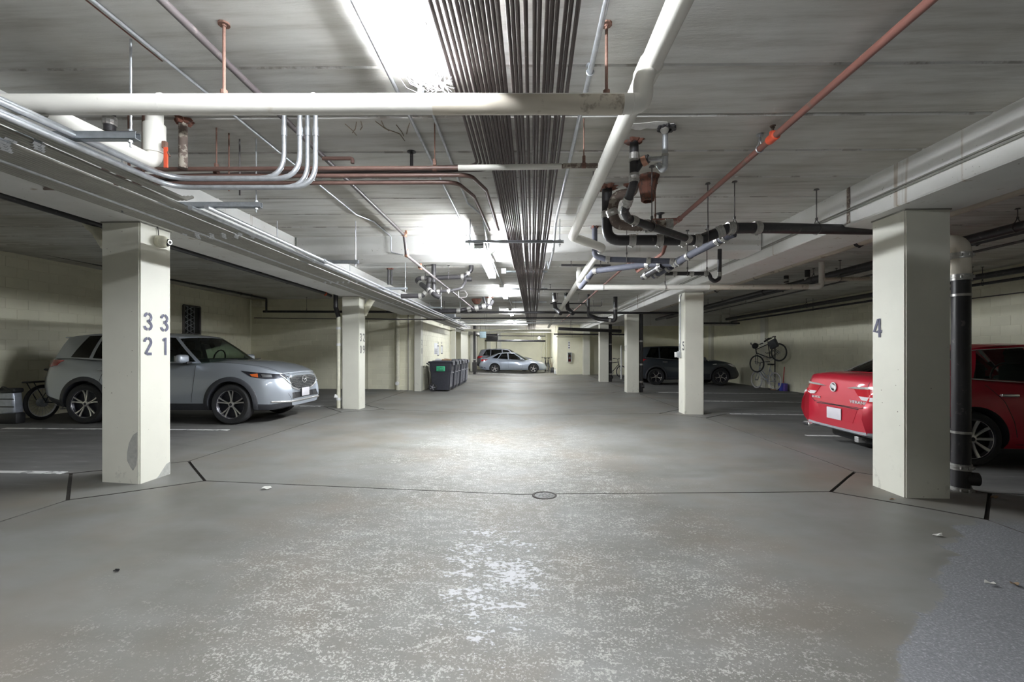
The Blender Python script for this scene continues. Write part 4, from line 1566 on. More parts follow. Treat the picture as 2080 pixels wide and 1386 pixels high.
for i, (px, py, qx, qy) in enumerate(((1346, 540, 1306, 563), (1364, 541, 1328, 560))):
    pipe('drain_branch', ('left' if i == 0 else 'right') + ' of two short grey branch pipes below the slate drain', [W(px, py, 6.15), W(qx, qy, 6.6)], 0.045, 'bluepipe' if i else 'iron', seg=14, collars=((0, 0.15), (0, 0.8)), cl=0.05)
# -- small trap further right
pt_ = W(1462, 540, 6.4)
pipe('drain_trap', 'black trap pipe hanging below the cross beam at the right', [W(1352, 556, 6.5), W(1382, 556, 6.5), W(1440, 556, 6.4), W(1444, 567, 6.4), W(1452, 572, 6.4), W(1461, 567, 6.4), (W(1462, 540, 6.4).x, W(1462, 540, 6.4).y, 2.80)], 0.028, 'iron', 0.045, seg=12, collars=((0, 0.6), (1, 0.4), (1, 0.9), (5, 0.15)), hangers=((1, 0.25), (1, 0.93)))

# -- second jacketed pipe crossing right of the aisle
o = pipe('jacketed_pipe', 'white jacketed pipe crossing to the right bay above the second right column', [W(1177, 545, 9.1), W(1177, 584, 9.0), W(1669, 583, 8.75), (W(1669, 583, 8.75).x, W(1669, 583, 8.75).y, CZ)], 0.05, 'insul', 0.09, seg=16, hangers=((1, 0.36), ))
b_ = B()
tube(b_, [W(1176, 552, 9.1), W(1177, 584, 9.0), W(1225, 584, 8.97)], 0.055, 16, 0.10)
obj('bright_elbow', b_, 'insul_bright', o)
b_ = B()
tube(b_, [W(1440, 583.5, 8.86), W(1640, 583, 8.76)], 0.051, 16)
obj('dark_wrap', b_, 'insul_dirt_shade', o)

# -- black riser beside the near right column
pr = W(1952, 900, 4.52)
x, y = pr.x, pr.y
t = thing('drain_riser', 'tall black drain riser with clamps beside the near right column', 'pipe', (x, y, fz(x)))
b_ = B()
tube(b_, [(x, y, fz(x)), (x, y, W(1952, 565, 4.52).z)], 0.074, 20)
obj('riser', b_, 'iron', t)
b_ = B()
tube(b_, [(x, y, W(1952, 566, 4.52).z), (x, y, W(1952, 492, 4.52).z), (x - 0.22, y + 0.42, W(1952, 474, 4.52).z)], 0.077, 18, 0.12)
obj('upper_bend', b_, 'insul_dirt_shade', t)
for py, hh in ((520, 0.06), (564, 0.06), (948, 0.06), (994, 0.05)):
    zz = W(1952, py, 4.52).z
    b_ = B()
    lathe(b_, [(0.07, -hh / 2), (0.083, -hh / 2), (0.083, -hh * .15), (0.087, -hh * .1), (0.087, hh * .1), (0.083, hh * .15), (0.083, hh / 2), (0.07, hh / 2)], (x, y, zz), (0, 0, 1), 20)
    for k in range(3):
        an = -pi / 2 + (k - 1) * 0.7
        rbox(b_, (x + cos(an) * 0.088, y + sin(an) * 0.088, zz), (0.02, 0.02, 0.03), 0.003, 1)
    obj('clamp_band', b_, 'clamp', t)
for py in (600, 878):
    zz = W(1952, py, 4.52).z
    b_ = B()
    lathe(b_, [(0.074, -0.012), (0.08, -0.012), (0.08, 0.012), (0.074, 0.012)], (x, y, zz), (0, 0, 1), 18)
    if py == 600:
        box(b_, (x - 0.2, y + 0.08, zz - 0.012), (x + 0.16, y + 0.10, zz + 0.02))
    else:
        box(b_, (x - 0.2, y + 0.08, zz - 0.012), (x + 0.12, y + 0.10, zz + 0.02))
    obj('strap', b_, 'clamp', t)
b_ = B()
zz = W(1965, 972, 4.5).z
tube(b_, [(x, y, zz + 0.02), (x + 0.06, y - 0.03, zz), (x + 0.115, y - 0.05, zz)], 0.066, 16, 0.03)
obj('cleanout', b_, 'iron', t)

# -- similar risers at the next right columns
for i, (cxx, cyy) in enumerate(((CXR - 0.09, YR[2]), (CXR - 0.08, YR[3]))):
    xx, yy = cxx + CW / 2 + 0.12, cyy + 0.05
    t = thing('drain_riser', ['black drain riser with cleanout beside the third right column', 'black drain riser with silver bands beside the fourth right column'][i], 'pipe', (xx, yy, fz(xx)))
    b_ = B()
    tube(b_, [(xx, yy, fz(xx)), (xx, yy, BEAMZ - 0.005)], 0.072, 14)
    obj('riser', b_, 'iron', t)
    for zz in (0.35, 0.95, 1.75):
        b_ = B()
        lathe(b_, [(0.07, -0.03), (0.08, -0.03), (0.08, 0.03), (0.07, 0.03)], (xx, yy, zz), (0, 0, 1), 14)
        obj('clamp_band', b_, 'clamp', t)
    b_ = B()
    tube(b_, [(xx, yy, 0.2), (xx + 0.11, yy - 0.04, 0.2)], 0.065, 12)
    obj('cleanout', b_, 'iron', t)

# -- left bay pipes
o = pipe('bay_pipe', 'black pipe along the upper left wall dropping onto the cross wall', [WX(-30, 490, -9.55), WX(520, 603, -9.0), WX(541, 607, -9.0), WX(541, 633, -9.0)], 0.032, 'iron', 0.04, seg=10, collars=((0, 0.45), (0, 0.9)), collar_mat='iron', hangers=((0, 0.62), (0, 0.97)))
pipe('bay_pipe', 'long black pipe crossing in front of the left cross wall', [WY(535, 633, 15.6), WY(1385, 636, 15.2)], 0.04, 'iron', seg=12, hangers=((0, 0.11), (0, 0.45), (0, 0.62), (0, 0.8)))
pipe('bay_pipe', 'thin dark pipe along the left cross wall below the black one', [WY(516, 646, 16.03), WY(690, 648, 16.03)], 0.014, 'rod', seg=8)
pipe('bay_pipe', 'black pipe along the outer side of the left beam ending above the second left column', [(-4.62, -6, 2.78), (-4.62, 10.3, 2.72), (-4.62, 10.65, 2.70)], 0.035, 'iron', seg=10, collars=((1, 0.1),), collar_mat='orange', hangers=((0, 0.9),))
pipe('bay_pipe', 'thin black pipe crossing the left bay ceiling before the near left column', [WX(-20, 383, -7.0), WX(112, 383, -3.6)], 0.014, 'brownplain', seg=8)
# white elbow pipe over the near left column
xx, yy = -4.40, 4.43
b0 = W(245, 426, 4.9)
o = pipe('pvc_bend', 'cream plastic pipe bend hooking over the near left column', [W(270, 427, 5.2), W(180, 427, 4.95), W(172, 446, 4.95), W(196, 470, 4.95), W(215, 500, 4.95)], 0.052, 'creampipe', 0.16, seg=14, collars=((2, 0.55), (0, 0.3)), collar_mat='creampipe', cl=0.03, cr=1.08)
o = pipe('pvc_bend', 'cream plastic pipe bend hooking over the second left column', [W(757, 606, 11.2), W(747, 622, 11.2), W(738, 640, 11.2)], 0.08, 'creampipe', 0.1, seg=12)
# downpipe on the left of the second left column
p = W(688, 700, 10.9)
o = pipe('downpipe', 'cream and black downpipe on the left of the second left column', [W(682, 595, 10.9), W(682, 625, 10.9), W(688, 645, 10.9), (p.x, p.y, fz(p.x))], 0.05, 'creampipe', 0.08, seg=12, collars=((2, 0.12), (2, 0.3), (2, 0.9)), collar_mat='white')
b_ = B()
tube(b_, [W(682, 595, 10.9), W(682, 625, 10.9), W(688, 645, 10.9)], 0.053, 12, 0.06)
obj('black_section', b_, 'iron', o)
b_ = B()
tube(b_, [(p.x, p.y, 0.3), (p.x - 0.09, p.y - 0.03, 0.32)], 0.05, 12)
obj('cleanout', b_, 'white', o)
# pipes on the alcove side of the cross wall
p = WY(808, 700, 15.9)
o = pipe('wall_downpipe', 'wide cream downpipe on the left cross wall beside the alcove', [WY(870, 603, 15.6), WY(808, 605, 15.85), (p.x, p.y, fz(p.x))], 0.075, 'creampipe', 0.12, seg=14, collars=((1, 0.06), (1, 0.45)), collar_mat='creampipe')
b_ = B()
lathe(b_, [(0.03, 0), (0.07, 0.01), (0.07, 0.05), (0, 0.06)], (p.x, p.y - 0.05, 0.28), (0, -1, 0), 12)
obj('cleanout_cap', b_, 'white', o)
for i, px in enumerate((748, 829)):
    p = WY(px, 700, 15.98)
    pipe('wall_conduit', ('left' if i == 0 else 'right') + ' thin vertical conduit on the left cross wall', [(p.x, p.y, CZ), (p.x, p.y, fz(p.x))], 0.014, 'creampipe' if i == 0 else 'rod', seg=6)
pipe('wall_conduit', 'thin horizontal dark pipe high on the cross wall beside the alcove', [WY(742, 648, 15.9), WY(905, 650, 15.4)], 0.02, 'rod', seg=6)

# -- left drain clusters in the aisle
d = 9.1
o = pipe('drain_cluster_pipe', 'black drain loop hanging left of the second lamp', [(W(957, 545, d).x, W(957, 545, d).y, CZ), W(957, 548, d), W(944, 562, d), W(850, 566, d), W(847, 571, d), W(884, 600, 8.6), W(895, 604, 8.6)], 0.047, 'iron', 0.06, seg=12, collars=((2, 0.05), (2, 0.9), (1, 0.5), (4, 0.2), (4, 0.7), (4, 0.85)), hangers=((2, 0.35), (2, 0.85)))
b_ = B()
tube(b_, [W(942, 567, d), W(958, 567, d)], 0.05, 12)
obj('end_cap', b_, 'iron', o)
pipe('drain_cluster_pipe', 'black drain rising from the conduit rack under the loop', [W(815, 602, 8.8), W(858, 601, 8.8), W(869, 590, 8.8), W(872, 566, 8.9)], 0.045, 'iron', 0.08, seg=12, collars=((0, 0.9), (1, 0.5)))
pipe('drain_cluster_pipe', 'thin black drain branching right under the loop to a copper tee', [W(884, 592, 8.7), W(916, 591, 8.7), W(938, 585, 8.7), W(945, 573, 8.8), W(945, 566, 8.9)], 0.028, 'iron', 0.06, seg=10, collars=((0, 0.2), (0, 0.85)))
pipe('drain_cluster_pipe', 'stubby black drain hanging inside the loop', [(W(881, 580, 9.0).x, W(881, 580, 9.0).y, CZ), W(881, 592, 9.0)], 0.045, 'iron', seg=10)
pipe('gas_pipe', 'thin grey pipe with square bends right of the drain loop', [W(931, 592, 8.9), W(931, 605, 8.9), W(947, 604, 8.9), W(949, 598, 8.9), W(944, 591, 8.9), W(934, 591, 8.9)], 0.012, 'rod', 0.03, seg=6)
d = 14.2
o = pipe('drain_cluster_pipe', 'long black drain with rusty fittings below the third lamp', [W(862, 632, d), W(935, 632, d), W(995, 620, d), W(1000, 610, d)], 0.075, 'iron', 0.1, seg=12, collars=((0, 0.95), (1, 0.3), (1, 0.55), (1, 0.8)), cl=0.12)
p = W(994, 615, d)
pipe('drain_cluster_pipe', 'white wrapped drain riser at the end of the long black drain', [(p.x, p.y, CZ), (p.x, p.y, W(994, 628, d).z)], 0.07, 'insul', seg=12, flange=[((p.x, p.y, CZ - 0.02), 0.14, 'rust')])
p = W(983, 592, d)
pipe('drain_cluster_pipe', 'bent black drain with flange left of the white wrapped riser', [(p.x, p.y, CZ), W(983, 608, d), W(988, 622, d), W(970, 627, d)], 0.04, 'iron', 0.1, seg=10)
p = W(968, 605, 14.8)
b_ = B()
lathe(b_, [(0.17, 0.02), (0.15, -0.06), (0.08, -0.16), (0, -0.17)], (p.x, p.y, CZ), (0, 0, 1), 12)
tag(obj('rusty_sleeve', b_, 'rust', org=(p.x, p.y, CZ)), 'rusty sleeve in the ceiling left of the third lamp', 'sleeve')
p = W(792, 585, 9.9)
for i, px in enumerate((789, 795)):
    p = W(px, 585, 9.4)
    pipe('hanging_stub', ('left' if i == 0 else 'right') + ' of two rust capped black stubs above the conduit rack', [(p.x, p.y, CZ), (p.x, p.y, 2.75)], 0.022, 'iron', seg=8, flange=[((p.x, p.y, CZ), 0.05, 'rust')])

# -- pipes crossing the far ceiling
cr = [('dark pipe crossing the far ceiling just beyond the fourth lamp', 705, 648, 1235, 646, 17.0, 0.03, 'iron'),
      ('thin grey conduit crossing the far ceiling below the dark pipe', 930, 652, 1222, 650, 17.9, 0.016, 'galv'),
      ('second thin grey conduit crossing the far ceiling', 925, 657, 1218, 656, 18.8, 0.016, 'galv'),
      ('white jacketed pipe crossing the far ceiling from the grey box', 900, 660, 1072, 660, 20.0, 0.035, 'insul'),
      ('long pale pipe crossing the far ceiling above the cars', 940, 671, 1120, 672, 24.0, 0.06, 'creampipe'),
      ('thin dark pipe crossing above the far parked cars', 965, 682, 1108, 683, 29.0, 0.03, 'rod'),
      ('thick dark pipe crossing directly over the far parked cars', 985, 692, 1108, 693, 33.0, 0.07, 'iron'),
      ('black drain crossing in front of the far storage wall', 1134, 668, 1262, 673, 21.0, 0.075, 'iron'),
      ('pale pipe along the top of the far storage wall', 1130, 684, 1290, 683, 28.0, 0.05, 'creampipe'),
      ('dark pipe above the pale pipe at the far storage wall', 1125, 679, 1290, 680, 27.4, 0.04, 'iron'),
      ('thin dark pipe crossing beside the third lamp with a hook', 1088, 589, 1236, 589, 11.6, 0.015, 'rod'),
      ('thin black pipe crossing right of the bundle below the slate drain', 1140, 539, 1240, 540, 8.3, 0.022, 'iron'),
      ('small black pipe crossing beyond the long white aisle pipe', 1118, 617, 1190, 617, 13.4, 0.02, 'iron')]
for lab, x0, y0, x1, y1, dd, rr, mt in cr:
    pipe('cross_pipe', lab, [W(x0, y0, dd), W(x1, y1, dd)], rr, mt, seg=8, hangers=((0, 0.2), (0, 0.8)))
for i, px in enumerate((1125, 1150)):
    p = W(px, 620, 13.3)
    pipe('hanging_drain', ('left' if i == 0 else 'right') + ' of two black drains dropping beside the aisle pipe far down', [(p.x, p.y, CZ), W(px + 3, 627, 13.3), W(px + 14, 637, 13.0)], 0.06, 'iron', 0.08, seg=10, collars=((0, 0.5),))
p = W(1250, 632, 14.2)
pipe('hanging_drain', 'black drain with elbows hanging before the third right column', [(p.x, p.y, CZ), (p.x, p.y, W(1250, 652, 14.2).z), W(1215, 648, 14.4), W(1195, 640, 14.6)], 0.065, 'iron', 0.1, seg=10, collars=((0, 0.5), (1, 0.3)))
p = W(1195, 625, 13.6)
pipe('hanging_drain', 'slim black drain hook near the fourth lamp right side', [(p.x, p.y, CZ), (p.x, p.y, W(1195, 641, 13.6).z), W(1205, 646, 13.6)], 0.04, 'iron', 0.08, seg=10)
pipe('gas_pipe', 'thin dark pipe with square bends before the third right column', [W(1190, 617, 12.6), W(1190, 622, 12.6), W(1222, 622, 12.6), W(1222, 608, 12.6)], 0.013, 'rod', 0.03, seg=6, hangers=((1, 0.5),))

# boxes at the end of the rack
for lab, px, py, dd, s, mt in (('grey steel junction cabinet hanging at the far end of the conduit rack', 914, 646, 19.6, (0.45, 0.3, 0.42), 'greymetal'),
                               ('pale blue box hanging near the far end of the conduit rack', 981, 680, 28.0, (0.38, 0.3, 0.42), 'bluebox'),
                               ('dark unit heater hanging above the far parked cars', 1000, 686, 31.5, (0.8, 0.5, 0.5), 'iron')):
    p = W(px, py, dd)
    t = thing('hanging_box', lab, 'box', p)
    b_ = B()
    rbox(b_, p, s, 0.015)
    obj('body', b_, mt, t)
    b_ = B()
    rbox(b_, p + Vector((0, -s[1] / 2 - 0.004, 0)), (s[0] * 0.86, 0.012, s[2] * 0.86), 0.004)
    obj('door', b_, mt, t)
    for sx in (-1, 1):
        b_ = B()
        tube(b_, [p + Vector((sx * s[0] * 0.42, 0, s[2] / 2 - 0.01)), (p.x + sx * s[0] * 0.42, p.y, CZ)], 0.008, 6)
        obj('hanger_rod', b_, 'rod', t)

# -- right bay pipes along the length of the garage
z = CZ - 0.12
for lab, x, r, mt, zz in (('black pipe hugging the outer side of the right beam', 4.35, 0.035, 'iron', 2.88),
                          ('pale jacketed pipe beside the black one along the right beam', 4.75, 0.06, 'insul_dirt_shade', 2.93),
                          ('thick black pipe in the middle of the right bay ceiling', 5.9, 0.06, 'iron', 2.86),
                          ('slim black pipe in the middle of the right bay ceiling', 6.35, 0.03, 'iron', 2.90),
                          ('thin dark conduit beside the slim black pipe in the right bay', 7.1, 0.02, 'rod', 2.95),
                          ('thick black pipe along the top of the right wall', 9.0, 0.06, 'iron', 2.86),
                          ('thin dark pipe just below the one along the right wall', 9.2, 0.03, 'iron', 2.74)):
    pipe('bay_pipe', lab, [(x, 1.5 if x > 4.4 else 4.0, zz), (x, 21.0, zz)], r, mt, seg=10, hangers=((0, 0.22), (0, 0.42), (0, 0.7)), collars=((0, 0.27), (0, 0.52)), collar_mat='orange' if x in (4.35, 9.0) else 'iron')
p = WX(1985, 562, 9.4)
pipe('wall_conduit', 'thin dark conduit running level along the right wall at the edge of view', [(9.6, 5.5, 2.52), (9.6, 10.5, 2.52)], 0.012, 'rod', seg=6)
p = W(1668, 540, 8.75)
pipe('bay_pipe', 'pale pipe running right from the jacketed riser in the right bay', [W(1675, 568, 8.6), W(1765, 566, 8.5)], 0.035, 'insul_dirt_shade', seg=10, hangers=((0, 0.35),))
for i, (px, dd) in enumerate(((1597, 10.3), (1640, 9.6))):
    p = W(px, 560, dd)
    pipe('hanging_drain', ('left' if i == 0 else 'right') + ' of two black drains hanging beside the right bay riser', [(p.x, p.y, CZ), (p.x, p.y, W(px, 574, dd).z)], 0.05, 'iron', seg=10, collars=((0, 0.7),))
pipe('sprinkler_drop', 'black capped pipe end with two drops before the right wall', [W(1425, 657, 18.0), W(1502, 657, 18.0)], 0.035, 'iron', seg=10, hangers=((0, 0.52), (0, 0.75)))
p = W(1262, 740, 23.6)
pipe('white_post', 'slim white post standing beside the third right column', [(p.x, p.y, fz(p.x)), (p.x, p.y, W(1262, 702, 23.6).z)], 0.04, 'white', cat='post', seg=10)
for i, px in enumerate((1101, 1106, 1110)):
    p = WY(px, 730, 36.5)
    pipe('wall_riser', ['left', 'middle', 'right'][i] + ' of three pale risers at the far end of the aisle', [(p.x, p.y, fz(p.x)), (p.x, p.y, CZ)], 0.05, 'creampipe', seg=8)
p = W(964, 730, 29.0)
o = pipe('drain_riser', 'black riser with clamps beside the farthest left columns', [(p.x, p.y, fz(p.x)), (p.x, p.y, CZ)], 0.09, 'iron', seg=10, collars=((0, 0.15), (0, 0.3)))
b_ = B()
tube(b_, [(p.x, p.y, 0.15), (p.x, p.y, 0.75)], 0.15, 12)
obj('lower_fitting', b_, 'iron', o)
p = W(968.5, 730, 29.6)
pipe('thin_post', 'thin dark post left of the far dark car', [(p.x, p.y, fz(p.x)), (p.x, p.y, CZ)], 0.025, 'rod', cat='post', seg=8)

# ---------------------------------------------------------------- cars
def curve(pts):
    """monotone cubic through (x, value) points"""
    xs = [p[0] for p in pts]
    ys = [p[1] for p in pts]
    n = len(xs)
    h = [xs[i + 1] - xs[i] for i in range(n - 1)]
    s = [(ys[i + 1] - ys[i]) / h[i] for i in range(n - 1)]
    m = [s[0]] + [0 if s[i - 1] * s[i] <= 0 else 2 * s[i - 1] * s[i] / (s[i - 1] + s[i]) for i in range(1, n - 1)] + [s[-1]]

    def f(x):
        if x <= xs[0]:
            return ys[0]
        if x >= xs[-1]:
            return ys[-1]
        i = 0
        while x > xs[i + 1]:
            i += 1
        t = (x - xs[i]) / h[i]
        return (2 * t ** 3 - 3 * t ** 2 + 1) * ys[i] + (t ** 3 - 2 * t ** 2 + t) * h[i] * m[i] + (-2 * t ** 3 + 3 * t ** 2) * ys[i + 1] + (t ** 3 - t ** 2) * h[i] * m[i + 1]
    return f


def bool_cut(bm, cutters, keep_mats=2):
    me = bpy.data.meshes.new('tmp')
    bm.to_mesh(me)
    for _ in range(keep_mats):
        me.materials.append(None)
    o = bpy.data.objects.new('tmp', me)
    COL.objects.link(o)
    cs = []
    for cb in cutters:
        m2 = bpy.data.meshes.new('tmpc')
        cb.to_mesh(m2)
        cb.free()
        for _ in range(keep_mats):
            m2.materials.append(None)
        c = bpy.data.objects.new('tmpc', m2)
        COL.objects.link(c)
        cs.append(c)
        md = o.modifiers.new('b', 'BOOLEAN')
        md.operation = 'DIFFERENCE'
        md.solver = 'EXACT'
        md.object = c
        md.material_mode = 'INDEX'
    dg = bpy.context.evaluated_depsgraph_get()
    ev = o.evaluated_get(dg)
    res = bpy.data.meshes.new_from_object(ev)
    out = B()
    out.from_mesh(res)
    bpy.data.meshes.remove(res)
    for q in [o] + cs:
        m_ = q.data
        bpy.data.objects.remove(q)
        bpy.data.meshes.remove(m_)
    return out


class Car:
    def __init__(s, name, label, P, root_loc, rz):
        s.P = P
        s.L, s.Wd = P['L'], P['W']
        s.t = thing(name, label, 'car', root_loc, rz)
        s.build()

    def add(s, name, bm, mat, parent=None, sharp=35):
        p = parent or s.t
        o = obj(name, bm, mat, None, None, sharp)
        o.parent = p
        return o

    def build(s):
        P = s.P
        L, W2 = s.L, s.Wd / 2
        top, bot, plan = curve(P['top']), curve(P['bot']), curve(P['plan'])
        s.topf, s.botf, s.planf = top, bot, plan
        rows = P.get('rows', [(0, 0), (.80, 0), (.93, .02), (.975, .10), (.99, .16), (1.0, .34), (1.0, .52), (.992, .66), (.972, .78), (.94, .90), (.885, .985)])
        top_rows = [(.62, .7), (.32, .93), (0, 1.0)]
        xs = [0, .02, .05, .10, .17, .26] + [.26 + (L - .60) * i / 40 for i in range(1, 41)] + [L - .25, L - .17, L - .10, L - .05, L - .02, L]
        xs = sorted(set(round(x, 4) for x in xs))
        nose, tail = P['nose'], P['tail']
        bm = B()
        rings = []
        for x in xs:
            zb, zt, w = bot(x), top(x), plan(x)
            ring = []
            half = []
            for fy, fzv in rows:
                half.append((w * fy, zb + (zt - zb) * fzv, fzv))
            cr = P['crown'] * (1 if x > P['cowl'] else 0.6)
            ye = half[-1][0]
            ze = half[-1][1]
            for fy, c in top_rows:
                half.append((ye * fy / .885 if fy else 0, ze + (zt - ze) + cr * c, 1.0))
            # front and tail surfaces lean and bulge
            full = [(-y, z, f) for y, z, f in half[::-1]][:-1] if False else None
            pts = []
            for y, z, f in half:
                wf = max(0, (x - (L - .5)) / .5) ** 1.5
                wt = max(0, (.5 - x) / .5) ** 1.5
                xx = x + nose(f) * wf + tail(f) * wt
                pts.append((xx, y, z))
            rv = [bm.verts.new(p) for p in pts]                      # +y side from the keel up to the centre line
            lv = [bm.verts.new((p[0], -p[1], p[2])) for p in pts[1:-1]]
            rings.append(rv + lv[::-1])
        n = len(rings[0])
        nr = len(rows)
        for i in range(len(rings) - 1):
            for k in range(n):
                k2 = (k + 1) % n
                f = bm.faces.new((rings[i][k], rings[i + 1][k], rings[i + 1][k2], rings[i][k2]))
                kk = k if k < nr + 2 else n - 1 - k
                if P.get('clad') and kk <= P.get('clad_row', 3):
                    f.material_index = 1
                if kk <= 1:
                    f.material_index = 1
        bm.faces.new(rings[0])
        bm.faces.new(rings[-1][::-1])
        bmesh.ops.triangulate(bm, faces=[f for f in bm.faces if len(f.verts) > 4])
        bmesh.ops.recalc_face_normals(bm, faces=bm.faces)
        s.bvh = BVHTree.FromBMesh(bm)
        cut = []
        Rw = P['R']
        for ax in (P['rx'], P['fx']):
            for sd in (-1, 1):
                cb = B()
                lathe(cb, [(0, 0), (Rw + .055, 0), (Rw + .055, 0.5), (0, 0.5)], (ax, sd * (W2 - .27), Rw + .01), (0, sd, 0), 40)
                for f in cb.faces:
                    f.material_index = 1
                bmesh.ops.recalc_face_normals(cb, faces=cb.faces)
                cut.append(cb)
        body = bool_cut(bm, cut)
        bm.free()
        s.body = s.add('body', body, [P['paint'], 'cladding'], sharp=28)
        s.cabin()
        s.wheels()
        for sd in (-1, 1):
            s.side_details(sd)

    # -- projection tools
    def hit(s, p, d):
        p = Vector(p)
        d = Vector(d).normalized()
        h = s.bvh.ray_cast(p - d * 4.0, d)
        if h[0] is None:
            return p, -d
        return h[0], h[1]

    def patch(s, name, pts, d, mat, off=0.006, cuts=2, parent=None, thick=0.012):
        """skin laid on the body: pts are rough 3-D points, projected along d"""
        d = Vector(d).normalized()
        bm = B()
        u = d.cross(Vector((0, 0, 1)))
        if u.length < 0.1:
            u = Vector((1, 0, 0))
        vs = [bm.verts.new(p) for p in pts]
        f = bm.faces.new(vs)
        bmesh.ops.triangulate(bm, faces=[f])
        for _ in range(cuts):
            bmesh.ops.subdivide_edges(bm, edges=list(bm.edges), cuts=1, use_grid_fill=True)
        back = {}
        for v in bm.verts:
            q, nn = s.hit(v.co, d)
            v.co = q - d * off
        r = bmesh.ops.extrude_face_region(bm, geom=list(bm.faces))
        for v in [g for g in r['geom'] if isinstance(g, bmesh.types.BMVert)]:
            v.co += d * thick
        return s.add(name, bm, mat, parent, sharp=40)

    def strip(s, name, pts, d, w, mat, off=0.004, parent=None, n=8):
        """thin raised band following a line on the body"""
        d = Vector(d).normalized()
        path = []
        pts = [Vector(p) for p in pts]
        for i in range(len(pts) - 1):
            for k in range(n):
                path.append(pts[i].lerp(pts[i + 1], k / n))
        path.append(pts[-1])
        pr = [s.hit(p, d)[0] - d * off * 0.3 for p in path]
        bm = B()
        tube(bm, pr, w / 2, 6)
        return s.add(name, bm, mat, parent, sharp=60)

    def cabin(s):
        P = s.P
        S = P['side']                 # (xb, xr, segment name) from the windscreen back
        yb, yr = P['cab_yb'], P['cab_yr']
        zr = curve(P['roof'])
        cols = [0, .4, .75, 1.0]
        lev = [0, .05, .35, .65, .92, 1.0]
        bowf, bowr = P['bow']

        def side_pt(i, t, sd):
            xb, xr = S[i][0], S[i][1]
            zb = s.topf(xb) - .012
            a = Vector((xb, yb(xb), zb))
            c = Vector((xr, yr(xr), zr(xr)))
            p = a.lerp(c, t)
            p.y += .022 * 4 * t * (1 - t)
            return Vector((p.x, sd * p.y, p.z))

        def end_pt(front, fr, t, sd):
            i = 0 if front else len(S) - 1
            xb, xr = S[i][0], S[i][1]
            bow = bowf if front else -bowr
            ybm, yrm = yb(xb), yr(xr)
            xb2 = xb + bow * 2.0 * (1 - fr * fr)
            a = Vector((xb2, ybm * fr, s.topf(xb2) + P['crown'] * .5 * (1 - fr * fr) - .012))
            c = Vector((xr + bow * (1 - fr * fr), yrm * fr, zr(xr) + .028 * (1 - fr * fr)))
            p = a.lerp(c, t)
            p.z += .02 * 4 * t * (1 - t)
            if fr == 1.0:
                q = side_pt(i, t, sd)
                return q
            return Vector((p.x, sd * p.y, p.z))
        shell = B()
        wins = {}

        def quad(bm, a, b, c, d):
            bm.faces.new([bm.verts.new(p) for p in (a, b, c, d)])
        for sd in (-1, 1):
            for i in range(len(S) - 1):
                nm = S[i][2]
                for j in range(len(lev) - 1):
                    q = (side_pt(i, lev[j], sd), side_pt(i + 1, lev[j], sd), side_pt(i + 1, lev[j + 1], sd), side_pt(i, lev[j + 1], sd))
                    if nm and 0 < j < len(lev) - 2:
                        key = (nm, sd)
                        wins.setdefault(key, B())
                        quad(wins[key], *q)
                    else:
                        quad(shell, *q)
            for front in (True, False):
                nm = 'windshield' if front else 'rear_window'
                for k in range(len(cols) - 1):
                    for j in range(len(lev) - 1):
                        q = (end_pt(front, cols[k], lev[j], sd), end_pt(front, cols[k + 1], lev[j], sd), end_pt(front, cols[k + 1], lev[j + 1], sd), end_pt(front, cols[k], lev[j + 1], sd))
                        if j < len(lev) - 2 and (front or j > 0):
                            wins.setdefault((nm, 0), B())
                            quad(wins[(nm, 0)], *q)
                        else:
                            quad(shell, *q)
            # roof
            xa, xz = S[0][1], S[-1][1]
            nx = 14
            fr_ = [0, .2, .4, .6, .75, .88, 1.0]
            for a in range(nx):
                for k in range(len(fr_) - 1):
                    q = []
                    for (aa, kk) in ((a, k), (a, k + 1), (a + 1, k + 1), (a + 1, k)):
                        t = aa / nx
                        x = xa + (xz - xa) * t
                        bow = bowf * (1 - t) - bowr * t if aa in (0, nx) else bowf * (1 - t) - bowr * t
                        fr = fr_[kk]
                        y = yr(x) * fr
                        q.append(Vector((x + bow * (1 - fr * fr), sd * y, zr(x) + .028 * (1 - fr * fr))))
                    quad(shell, *q)
        for b_ in [shell] + list(wins.values()):
            bmesh.ops.remove_doubles(b_, verts=b_.verts, dist=0.0008)
        s.roof = s.add('roof', shell, P['paint'], sharp=38)
        for (nm, sd), b_ in wins.items():
            gm = P['glass'].get(nm, 'tinted_glass')
            s.add(nm, b_, gm, sharp=60)
        # simple interior seen through the glass
        if P.get('interior', True):
            zs = s.topf(P['seat_x'])
            for sd in (-1, 1):
                b_ = B()
                rbox(b_, (P['seat_x'], sd * .37, zs + .02), (.16, .46, .42), .06)
                rbox(b_, (P['seat_x'] - .04, sd * .37, zs + .33), (.10, .26, .18), .04)
                s.add('front_seat', b_, 'seat')
            b_ = B()
            rbox(b_, (P['seat_x'] - .85, 0, zs + .02), (.16, 1.20, .36), .06)
            for y in (-.36, .36):
                rbox(b_, (P['seat_x'] - .88, y, zs + .26), (.09, .26, .15), .04)
            s.add('rear_seat', b_, 'seat')
            b_ = B()
            rbox(b_, (P['dash_x'], 0, s.topf(P['dash_x']) + .02), (.40, 1.30, .10), .04)
            s.add('dashboard', b_, 'black')
            b_ = B()
            tg = [Vector((P['dash_x'] - .30 + .03 * sin(a), .37 + .18 * cos(a), zs + .06 + .17 * sin(a))) for a in [2 * pi * k / 16 for k in range(17)]]
            tube(b_, tg, .014, 6)
            s.add('steering_wheel', b_, 'black')
            b_ = B()
            xm = S[0][1] + .05
            rbox(b_, (xm, 0, zr(S[0][1]) - .09), (.04, .24, .07), .015)
            s.add('rear_view_mirror', b_, 'black')

